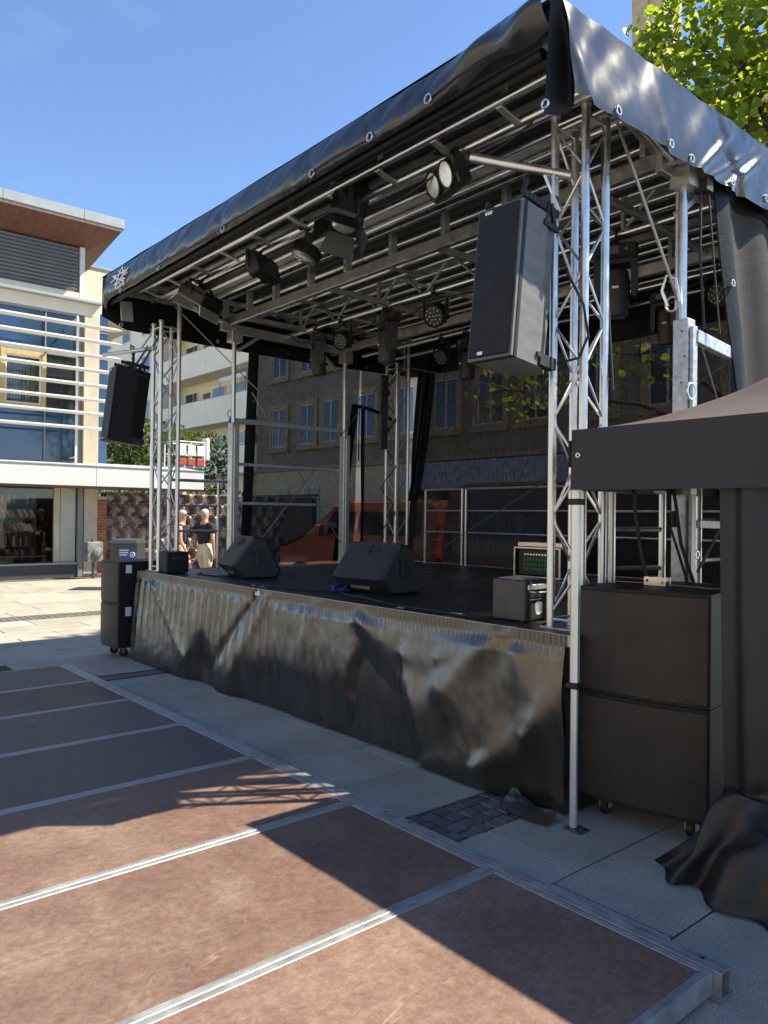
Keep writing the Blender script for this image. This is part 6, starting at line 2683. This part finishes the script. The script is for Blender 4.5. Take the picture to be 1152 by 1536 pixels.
AX0, AX1 = -49.2, -30.0
abox('wall', AX0, AX1, 23.5, 32, 0, 16, 'render_yellow')
abox('roof', -64, AX1 + .2, 21.6, 32.2, 16.0, 16.3, 'zinc')
abox('projecting_wall', -63.5, AX0, 21.9, 32, 0, 16, 'render_apt')
for k, (z0, z1) in enumerate(((4.0, 5.55), (7.05, 8.6), (10.2, 11.75), (13.35, 14.9))):
    x = AX1
    while x > AX0 + .2:
        xa = max(AX0 + .003, x - 4.2)
        abox('parapet_panel', xa + .01, x - .01, 21.95, 22.07, z0, z1, 'render_apt', .01)
        x -= 4.2
    abox('balcony_floor', AX0 + .002, AX1, 22.08, 23.49, z0, z0 + .22, 'render_apt')
    abox('rail', AX0 + .002, AX1, 21.97, 22.05, z1 + .002, z1 + .05, 'frame_grey')
    zc = z0 + .22
    x = AX0 + .9
    n = 0
    while x < AX1 - 2:
        if n % 2 == 0:
            w = abox('window', x, x + 1.7, 23.42, 23.49, zc + .85, zc + 2.45, 'frame_white')
            abox('pane', x + .08, x + 1.1, 23.40, 23.415, zc + 1.75, zc + 2.37, 'glass_dark', par=w)
            abox('pane', x + 1.2, x + 1.62, 23.40, 23.415, zc + 1.75, zc + 2.37, 'glass_dark', par=w)
            abox('shutter', x + .08, x + 1.62, 23.40, 23.415, zc + .92, zc + 1.66, 'louvre', par=w)
            x += 2.5
        else:
            abox('door', x, x + .85, 23.42, 23.49, zc, zc + 2.2, 'soffit')
            w = abox('window', x + 1.3, x + 2.9, 23.42, 23.49, zc + .1, zc + 2.45, 'frame_white')
            abox('pane', x + 1.38, x + 2.82, 23.40, 23.415, zc + 1.75, zc + 2.37, 'glass_dark', par=w)
            abox('shutter', x + 1.38, x + 2.82, 23.40, 23.415, zc + .15, zc + 1.66, 'louvre', par=w)
            q = MB()
            q.lathe([(.12, 0), (.12, .05)], 14, (x + 1.05, 23.49, zc + 1.95), FACE_Y)
            wpart('wall_lamp', q, M['frame_white'], apt)
            x += 3.6
        n += 1
for (x, z, w) in ((-52.0, 4.9, 1.4), (-52.0, 8.0, 1.4), (-52.0, 11.1, 1.4), (-55.5, 4.9, 1.4), (-55.5, 8.0, 1.4), (-55.5, 11.1, 1.4), (-52, 14, 1.4), (-55.5, 14, 1.4), (-59, 8, 1.4), (-59, 11.1, 1.4), (-59, 14, 1.4)):
    wv = abox('window', x, x + w, 21.84, 21.895, z, z + 1.5, 'frame_white')
    abox('pane', x + .08, x + w / 2 - .03, 21.825, 21.838, z + .08, z + 1.42, 'glass_dark', par=wv)
    abox('pane', x + w / 2 + .03, x + w - .08, 21.825, 21.838, z + .08, z + 1.42, 'glass_dark', par=wv)
aw = thing('balcony_awning', 'small scalloped awning under a balcony of the cream apartment block', 'awning', (-39.6, 22.8, 9.6))
q = MB()
q.add([(-41.3, 22.15, 9.75), (-38.1, 22.15, 9.75), (-38.1, 23.3, 10.1), (-41.3, 23.3, 10.1), (-41.3, 22.15, 9.72), (-38.1, 22.15, 9.72), (-38.1, 23.3, 10.07), (-41.3, 23.3, 10.07)],
      [(0, 1, 2, 3), (7, 6, 5, 4), (0, 4, 5, 1), (1, 5, 6, 2), (2, 6, 7, 3), (3, 7, 4, 0)])
n = 16
vs, fs = [], []
for k in range(n * 4 + 1):
    x = -41.3 + 3.2 * k / (n * 4)
    vs += [(x, 22.14, 9.72), (x, 22.14, 9.55 - .07 * abs(sin(k * pi / 4)))]
for k in range(n * 4):
    fs.append((2 * k, 2 * k + 1, 2 * k + 3, 2 * k + 2))
q.add(vs, fs)
wpart('cloth', q, M['awning'], aw, 0)
for x in (-41.2, -38.2):
    q = MB()
    q.tube((x, 22.16, 8.62), (x, 22.16, 9.75), .03, 8)
    wpart('pole', q, M['frame_grey'], aw)

# ------------------------------------------------------------------ grey building behind the mesh
gb = thing('grey_building', 'grey brown rendered building with sandstone window frames behind the mesh walls', 'building', (-20, 22, 0))


def gbox(name, x0, x1, y0, y1, z0, z1, m, b=0, par=None):
    q = MB()
    q.box(x0, x1, y0, y1, z0, z1, b)
    return wpart(name, q, M[m], par or gb, 20)


GX0, GX1 = -31.6, -6.0
gbox('wall', GX0, GX1, 19.0, 28, 3.75, 11.6, 'roughcast')
gbox('ground_floor_wall', GX0, -20.4, 19.0, 28, 0, 3.6, 'render_yellow')
gbox('ground_floor_wall', -20.4, GX1, 19.9, 28, 0, 3.6, 'dark_room')
gbox('string_course', GX0 - .05, GX1, 18.88, 28, 3.6, 3.75, 'sandstone', .02)
gbox('eaves', GX0 - .3, GX1, 18.5, 28.3, 11.6, 11.9, 'sandstone')
q = MB()
q.prism([(18.4, 11.9), (28.4, 11.9), (23.4, 15.0)], 'x', GX0 - .3, GX1)
wpart('roof', q, M['dark_brick'], gb)
for x in (-19.9, -16.8, -13.7, -10.6, -7.5):
    q = MB()
    q.tube((x, 19.3, 0), (x, 19.3, 3.6), .33, 16)
    wpart('column', q, M['roughcast'], gb)
wcols = [-30.2, -27.95, -26.25, -23.9, -21.7, -19.5, -17.45, -15.6, -13.4, -11.2, -9.0]
for zr, hgt in ((4.7, 1.75), (7.85, 1.75)):
    for x in wcols:
        w = 1.15
        q = MB()
        for (x0, x1, z0, z1) in ((x - .2, x, zr - .15, zr + hgt + .2), (x + w, x + w + .2, zr - .15, zr + hgt + .2), (x, x + w, zr + hgt, zr + hgt + .2), (x, x + w, zr - .15, zr)):
            q.box(x0, x1, 18.90, 19.0, z0, z1)
        q.box(x - .28, x + w + .28, 18.80, 18.89, zr - .24, zr - .155)
        wn = wpart('window', q, M['sandstone'], gb, 0)
        q = MB()
        for (x0, x1, z0, z1) in ((x, x + .07, zr, zr + hgt), (x + w - .07, x + w, zr, zr + hgt), (x + w / 2 - .04, x + w / 2 + .04, zr + .06, zr + hgt - .06), (x + .07, x + w - .07, zr, zr + .06), (x + .07, x + w - .07, zr + hgt - .06, zr + hgt)):
            q.box(x0, x1, 18.945, 18.985, z0, z1)
        wpart('frame', q, M['frame_white'], wn, 0)
        q = MB()
        q.box(x + .07, x + w - .07, 18.965, 18.978, zr + .06, zr + hgt - .06)
        wpart('pane', q, M['glass_blue'], wn, 0)
for x in (-29.9, -27.6, -25.2, -22.6):
    wn = gbox('window', x, x + 1.1, 18.93, 18.99, .9, 2.9, 'frame_white')
    gbox('pane', x + .1, x + .5, 18.915, 18.928, 1.0, 2.8, 'glass_dark', par=wn)
    gbox('pane', x + .6, x + 1.0, 18.915, 18.928, 1.0, 2.8, 'glass_dark', par=wn)
aw = thing('shop_awning', 'long pale grey awning over the dark shop front behind the back mesh wall', 'awning', (-14, 18.5, 3.2))
q = MB()
q.add([(-20.3, 17.9, 2.85), (-6.2, 17.9, 2.85), (-6.2, 18.85, 3.55), (-20.3, 18.85, 3.55), (-20.3, 17.9, 2.80), (-6.2, 17.9, 2.80), (-6.2, 18.85, 3.5), (-20.3, 18.85, 3.5)],
      [(0, 1, 2, 3), (7, 6, 5, 4), (0, 4, 5, 1), (1, 5, 6, 2), (2, 6, 7, 3), (3, 7, 4, 0)])
q.box(-20.3, -6.2, 17.88, 17.90, 2.55, 2.85)
wpart('cloth', q, M['awning'], aw, 0)

# brown garden wall
gw = thing('garden_wall', 'dark brown brick garden wall seen through the mesh at the stage end', 'brick wall', (-24, 15.1, 0))
q = MB()
q.box(-27.2, -21.4, 15.02, 15.25, 0, 2.25)
wpart('mortar_core', q, M['plinth'], gw)
q = MB()
q.box(-.117, .117, -.012, .012, -.034, .034)
dbm = q.mesh('brick', 0)
dbm.materials.append(M['dark_brick'])
cnt = 0
q2 = MB()
for k in range(27):
    z = .05 + k * .083
    for i in range(23):
        x = -27.05 + i * .25 + (.12 if k % 2 else 0)
        if x > -21.5:
            continue
        if k >= 15 and cnt < 290:
            link('brick', dbm, None, gw, (x + 24, -.085 + rnd.uniform(-.003, .003), z))
            cnt += 1
        else:
            q2.box(x - .117, x + .117, 15.003, 15.03, z - .034, z + .034)
o = wpart('bricks', q2, M['dark_brick'], gw, 0)
o['kind'] = 'stuff'
q = MB()
q.box(-27.25, -21.35, 14.97, 15.30, 2.28, 2.36, .01)
wpart('coping', q, M['plinth'], gw)

# tall gabled building behind the tree
tb = thing('gabled_building', 'tall brown stone building half hidden behind the leafy tree top', 'building', (-9, 26, 0))


def tbox(name, x0, x1, y0, y1, z0, z1, m, par=None):
    q = MB()
    q.box(x0, x1, y0, y1, z0, z1)
    return wpart(name, q, M[m], par or tb, 20)


tbox('wall', -12.6, -2.0, 26, 34, 0, 17.3, 'sandstone')
tbox('cornice', -12.8, -2.0, 25.75, 34.2, 17.3, 17.7, 'sandstone')
tbox('chimney', -16.2, -14.9, 26, 27.3, 0, 22.0, 'sandstone')
tbox('chimney_cap', -16.35, -14.75, 25.85, 27.45, 22.0, 22.3, 'zinc')
for x in (-11.6, -9.4, -7.2, -5.0):
    for z in (12.8, 15.2):
        wn = tbox('window', x, x + 1.2, 25.9, 25.99, z, z + 1.7, 'frame_white')
        tbox('pane', x + .1, x + 1.1, 25.88, 25.895, z + .1, z + 1.6, 'glass_dark', wn)


# ------------------------------------------------------------------ vans
def van(label, x0, y0, L, H, W, paint, roofm, nose=True):
    """faces -x; near side at y0"""
    root = thing('parked_van', label, 'van', (x0 + L / 2, y0 + W / 2, 0), group='vans parked behind the stage')
    st_ = [(0, .55, .62, .62, .80), (.05, .32, .80, .80, .92), (.35, .28, 1.0, 1.0, 1.0), (1.05, .26, 1.22, 1.22, 1.0), (1.35, .26, 1.22, 1.45, .98), (2.05, .26, 1.22, H - .06, .97),
           (2.45, .26, 1.22, H, .97), (L - .35, .26, 1.22, H, .97), (L - .05, .28, 1.22, H - .08, .95), (L, .40, 1.20, H - .4, .92)] if nose else \
          [(0, .4, 1.2, H - .5, .9), (.1, .28, 1.22, H - .1, .96), (.4, .26, 1.22, H, .97), (L - .4, .26, 1.22, H, .97), (L - .05, .28, 1.22, H - .08, .95), (L, .40, 1.20, H - .4, .92)]
    vs, fs = [], []
    for (x, zb, zl, zt, k) in st_:
        w = W / 2 * k
        tw = w * (1 - .16 * max(0, zt - zl) / 1.0)
        ring_ = [(-w * .96, zb), (-w, zb + .1), (-w, zl), (-tw, zt - .05), (-tw + .10, zt), (tw - .10, zt), (tw, zt - .05), (w, zl), (w, zb + .1), (w * .96, zb)]
        vs += [(x0 + x, y0 + W / 2 + p[0], p[1]) for p in ring_]
    n = 10
    for s_ in range(len(st_) - 1):
        fs += [(s_ * n + i, s_ * n + (i + 1) % n, (s_ + 1) * n + (i + 1) % n, (s_ + 1) * n + i) for i in range(n)]
    fs += [tuple(range(n))[::-1], tuple(range((len(st_) - 1) * n, len(st_) * n))]
    q = MB()
    q.add(vs, fs)
    wpart('body', q, paint, root, 30)
    hw = W / 2 * .97

    def side_y(z, off):
        return y0 + W / 2 - hw * (1 - .16 * max(0, z - 1.22)) - off
    wins = [(2.0, 2.75, .35), (2.85, L - 1.35, 0), (L - 1.25, L - .35, 0)] if nose else [(.45, 1.6, .0), (1.7, 3.0, 0), (3.1, L - .4, 0)]
    for (a, b_, sl) in wins:
        for near in (1, -1):
            q = MB()
            z0, z1 = 1.28, H - .22
            pts = [(x0 + a - sl, z0), (x0 + b_, z0), (x0 + b_ - .03, z1), (x0 + a + .02, z1)]
            if near > 0:
                f = [(p[0], side_y(p[1], .006), p[1]) for p in pts] + [(p[0], side_y(p[1], -.02), p[1]) for p in pts]
            else:
                yc = y0 + W / 2
                f = [(p[0], 2 * yc - side_y(p[1], .006), p[1]) for p in pts] + [(p[0], 2 * yc - side_y(p[1], -.02), p[1]) for p in pts]
            q.add(f, [(0, 1, 2, 3), (7, 6, 5, 4), (0, 4, 5, 1), (1, 5, 6, 2), (2, 6, 7, 3), (3, 7, 4, 0)])
            wpart('side_window', q, M['glass_van'], root, 0)
    if nose:
        q = MB()
        w1, w2 = W / 2 * .90, W / 2 * .78
        yc = y0 + W / 2
        f = [(x0 + 1.15, yc - w1, 1.29), (x0 + 1.15, yc + w1, 1.29), (x0 + 2.0, yc + w2, H - .10), (x0 + 2.0, yc - w2, H - .10)]
        f = [(a - .02, b_, c + .015) for a, b_, c in f]
        q.add(f + [(a + .05, b_, c - .05) for a, b_, c in f], [(0, 1, 2, 3), (7, 6, 5, 4), (0, 4, 5, 1), (1, 5, 6, 2), (2, 6, 7, 3), (3, 7, 4, 0)])
        wpart('windscreen', q, M['glass_van'], root, 0)
        for s_ in (-1, 1):
            q = MB()
            q.sph((x0 + .14, yc + s_ * W * .36, .78), (.12, .16, .10), 12, 8)
            wpart('headlight', q, M['lens'], root)
        q = MB()
        q.box(x0 - .03, x0 + .2, y0 + .12, y0 + W - .12, .38, .58, .03)
        wpart('bumper', q, M['plinth'], root, 20)
        for s_ in (-1, 1):
            q = MB()
            q.box(x0 + 1.75, x0 + 1.88, yc + s_ * (W / 2 + .12) - .1, yc + s_ * (W / 2 + .12) + .1, 1.22, 1.46, .03)
            wpart('mirror', q, paint, root, 20)
    for wx in ((.95, L - .95)):
        for wy in (y0 + .03, y0 + W - .03):
            q = MB()
            q.lathe([(.18, -.10), (.31, -.10), (.33, -.06), (.33, .06), (.31, .10), (.18, .10)], 22, (x0 + wx, wy, .33), FACE_Y)
            w_ = wpart('wheel', q, M['tyre'], root)
            q = MB()
            q.lathe([(.19, -.09), (.19, .085), (.06, .11)], 18, (x0 + wx, wy, .33), FACE_Y)
            wpart('rim', q, M['alu_dull'], w_)
    for s_ in (-1, 1):
        q = MB()
        q.box(x0 + L - .03, x0 + L + .012, y0 + W / 2 + s_ * (W * .44) - .07, y0 + W / 2 + s_ * (W * .44) + .07, .85, 1.25, .01)
        wpart('tail_light', q, M['red_plug'], root, 20)
    return root


van('orange van with a short bonnet parked behind the sheer mesh, facing the library', -14.6, 9.3, 5.0, 1.95, 1.85, M['van_orange'], None)
van('dark maroon van parked behind the rear guard rails, next to the orange one', -9.15, 9.0, 5.0, 2.2, 1.85, M['van_maroon'], None, False)


# ------------------------------------------------------------------ vegetation
def leaf_geo(q, c, s, R, kind=0):
    """folded heart-shaped leaf: 8 faces"""
    pts = [(0, -.5, 0), (.34, -.42, .05), (.50, -.08, .09), (.34, .28, .07), (0, .62, -.05), (-.34, .28, .07), (-.50, -.08, .09), (-.34, -.42, .05), (0, 0, 0)]
    if kind:
        pts = [(0, -.5, 0), (.28, 0, .08), (0, .5, 0), (-.28, 0, .08)]
        q.add([c + R @ (Vector(p) * s) for p in pts], [(0, 1, 2), (0, 2, 3)])
        return
    q.add([c + R @ (Vector(p) * s) for p in pts], [(8, 0, 1), (8, 1, 2), (8, 2, 3), (8, 3, 4), (8, 4, 5), (8, 5, 6), (8, 6, 7), (8, 7, 0)])


def rand_rot(r, up_=.6):
    a = r.uniform(0, 2 * pi)
    return RZ(a) @ RX(r.gauss(-.5, .55)) @ RY(r.gauss(0, .5))


def in_lobe(r, c, rad):
    while True:
        p = Vector((r.uniform(-1, 1), r.uniform(-1, 1), r.uniform(-1, 1)))
        if p.length < 1 and r.random() < .25 + .75 * p.length:
            return Vector(c) + Vector((p.x * rad[0], p.y * rad[1], p.z * rad[2]))


tr = thing('broadleaf_tree', 'tree with large sunlit yellow green leaves rising behind the roof corner', 'tree', (-4.6, 11.9, 0))
tr_loc = Vector(tr.location)
q = MB()
q.path([(-4.6, 11.9, 0), (-4.55, 11.85, 2.2), (-4.65, 11.7, 4.2), (-4.9, 11.4, 6.2), (-5.1, 11.1, 8.2), (-5.3, 11, 9.2)], .20, 12, True, .04)
wpart('trunk', q, M['bark'], tr)
lobes = [((-5.15, 10.9, 8.3), (1.5, 1.3, 1.2), 1500), ((-4.5, 10.9, 7.2), (1.7, 1.4, 1.3), 1700), ((-6.05, 10.8, 8.95), (.75, .7, .65), 260), ((-3.4, 11.6, 8.3), (1.9, 1.6, 1.6), 1400),
         ((-8.6, 10.5, 3.85), (1.1, .9, .5), 110), ((-6.8, 11.2, 4.3), (1.3, 1.1, .6), 90), ((-4.3, 11.3, 4.9), (1.7, 1.3, .8), 160), ((-5.3, 11.4, 6.0), (1.7, 1.4, 1.2), 300), ((-2.4, 11.3, 6.4), (1.6, 1.4, 1.4), 260),
         ((-4.6, 10.6, 9.8), (1.5, 1.2, .9), 700)]
q = MB()
for (c, rad, n) in lobes:
    a = Vector((-4.75, 11.6, max(2.6, c[2] - 1.6)))
    m_ = (a + Vector(c)) / 2 + Vector((0, 0, .25))
    q.path([a, m_, Vector(c)], .055, 7, True, .015)
    for k in range(5):
        e_ = in_lobe(rnd, c, [x * .9 for x in rad])
        q.path([Vector(c), (Vector(c) + e_) / 2 + Vector((0, 0, .08)), e_], .018, 5, True, .005)
wpart('branch', q, M['bark'], tr)
rl = random.Random(21)
big_me = []
for k in range(4):
    q = MB()
    leaf_geo(q, Vector((0, 0, 0)), 1.0, Matrix.Identity(3))
    q.v = [p + Vector((0, 0, .06 * rl.uniform(-1, 1) * p.x + rl.uniform(-.04, .04))) for p in q.v]
    me = q.mesh('leaf', 60)
    me.materials.append(M['leaf'])
    big_me.append(me)
q = MB()
nobj = 0
cam_p = Vector((0, 0, 1.65))
allp = []
for li, (c, rad, n) in enumerate(lobes):
    for k in range(n):
        allp.append((in_lobe(rl, c, rad), li))
allp.sort(key=lambda t: ((t[0] - cam_p).length + (0 if t[1] in (0, 1, 2, 3) and t[0].z > 6.6 else 20)))
for p, li in allp:
    s = rl.uniform(.07, .16)
    R = rand_rot(rl)
    if nobj < 290:
        o = link('leaf', big_me[nobj % 4], None, tr, p - tr_loc)
        o.rotation_euler = R.to_euler()
        o.scale = (s, s, s)
        nobj += 1
    else:
        leaf_geo(q, p, s, R)
o = wpart('leaves', q, M['leaf'], tr, 60)
o['kind'] = 'stuff'


def bush(name, label, cat, loc, lobes_, size, n_trunk=1, h=1.5, seed=1):
    root = thing(name, label, cat, loc, group='shrubs and trees behind the screen wall')
    r = random.Random(seed)
    q = MB()
    q.path([loc, (loc[0] + .05, loc[1], h * .5), (loc[0], loc[1], h)], .09, 8, True, .03)
    wpart('trunk', q, M['bark'], root)
    q = MB()
    for (c, rad, n) in lobes_:
        for k in range(n):
            leaf_geo(q, in_lobe(r, c, rad), size * r.uniform(.7, 1.3), rand_rot(r), 1)
    o = wpart('leaves', q, M['leaf_bg'], root, 0)
    o['kind'] = 'stuff'
    return root


bush('small_tree', 'bushy green tree over the white canopy behind the all dark speaker', 'tree', (-24.5, 10.4, 0), [((-24.5, 10.6, 3.7), (1.4, 1.9, 1.15), 2600), ((-24.3, 9.6, 4.1), (1.0, 1.0, 1.0), 1300), ((-24.5, 12.4, 3.6), (1.2, 1.4, 1.0), 1500)], .16, 1, 3.5, 3)
bush('hedge_shrub', 'dark green hedge strip showing between the canopy and the screen wall', 'shrub', (-22.6, 10.3, 0), [((-22.6, 9.2, 1.9), (.7, 1.6, .85), 2200), ((-22.6, 11.6, 1.9), (.7, 1.8, .8), 2200)], .13, 1, 1.6, 4)


# the sunlit side of the square opposite the stage: it is out of the picture but lights and mirrors in the shaded fronts
sb = MB()
sb.box(-30, 14, -34, -23, 0, 12)
for k in range(16):
    for z in (1.0, 4.2, 7.4, 10.6):
        x = -29 + k * 2.7
        sb.box(x, x + 1.2, -23.0, -22.9, z, z + .12)
structure('opposite_row', sb, M['opposite'], (-8, -26, 0))
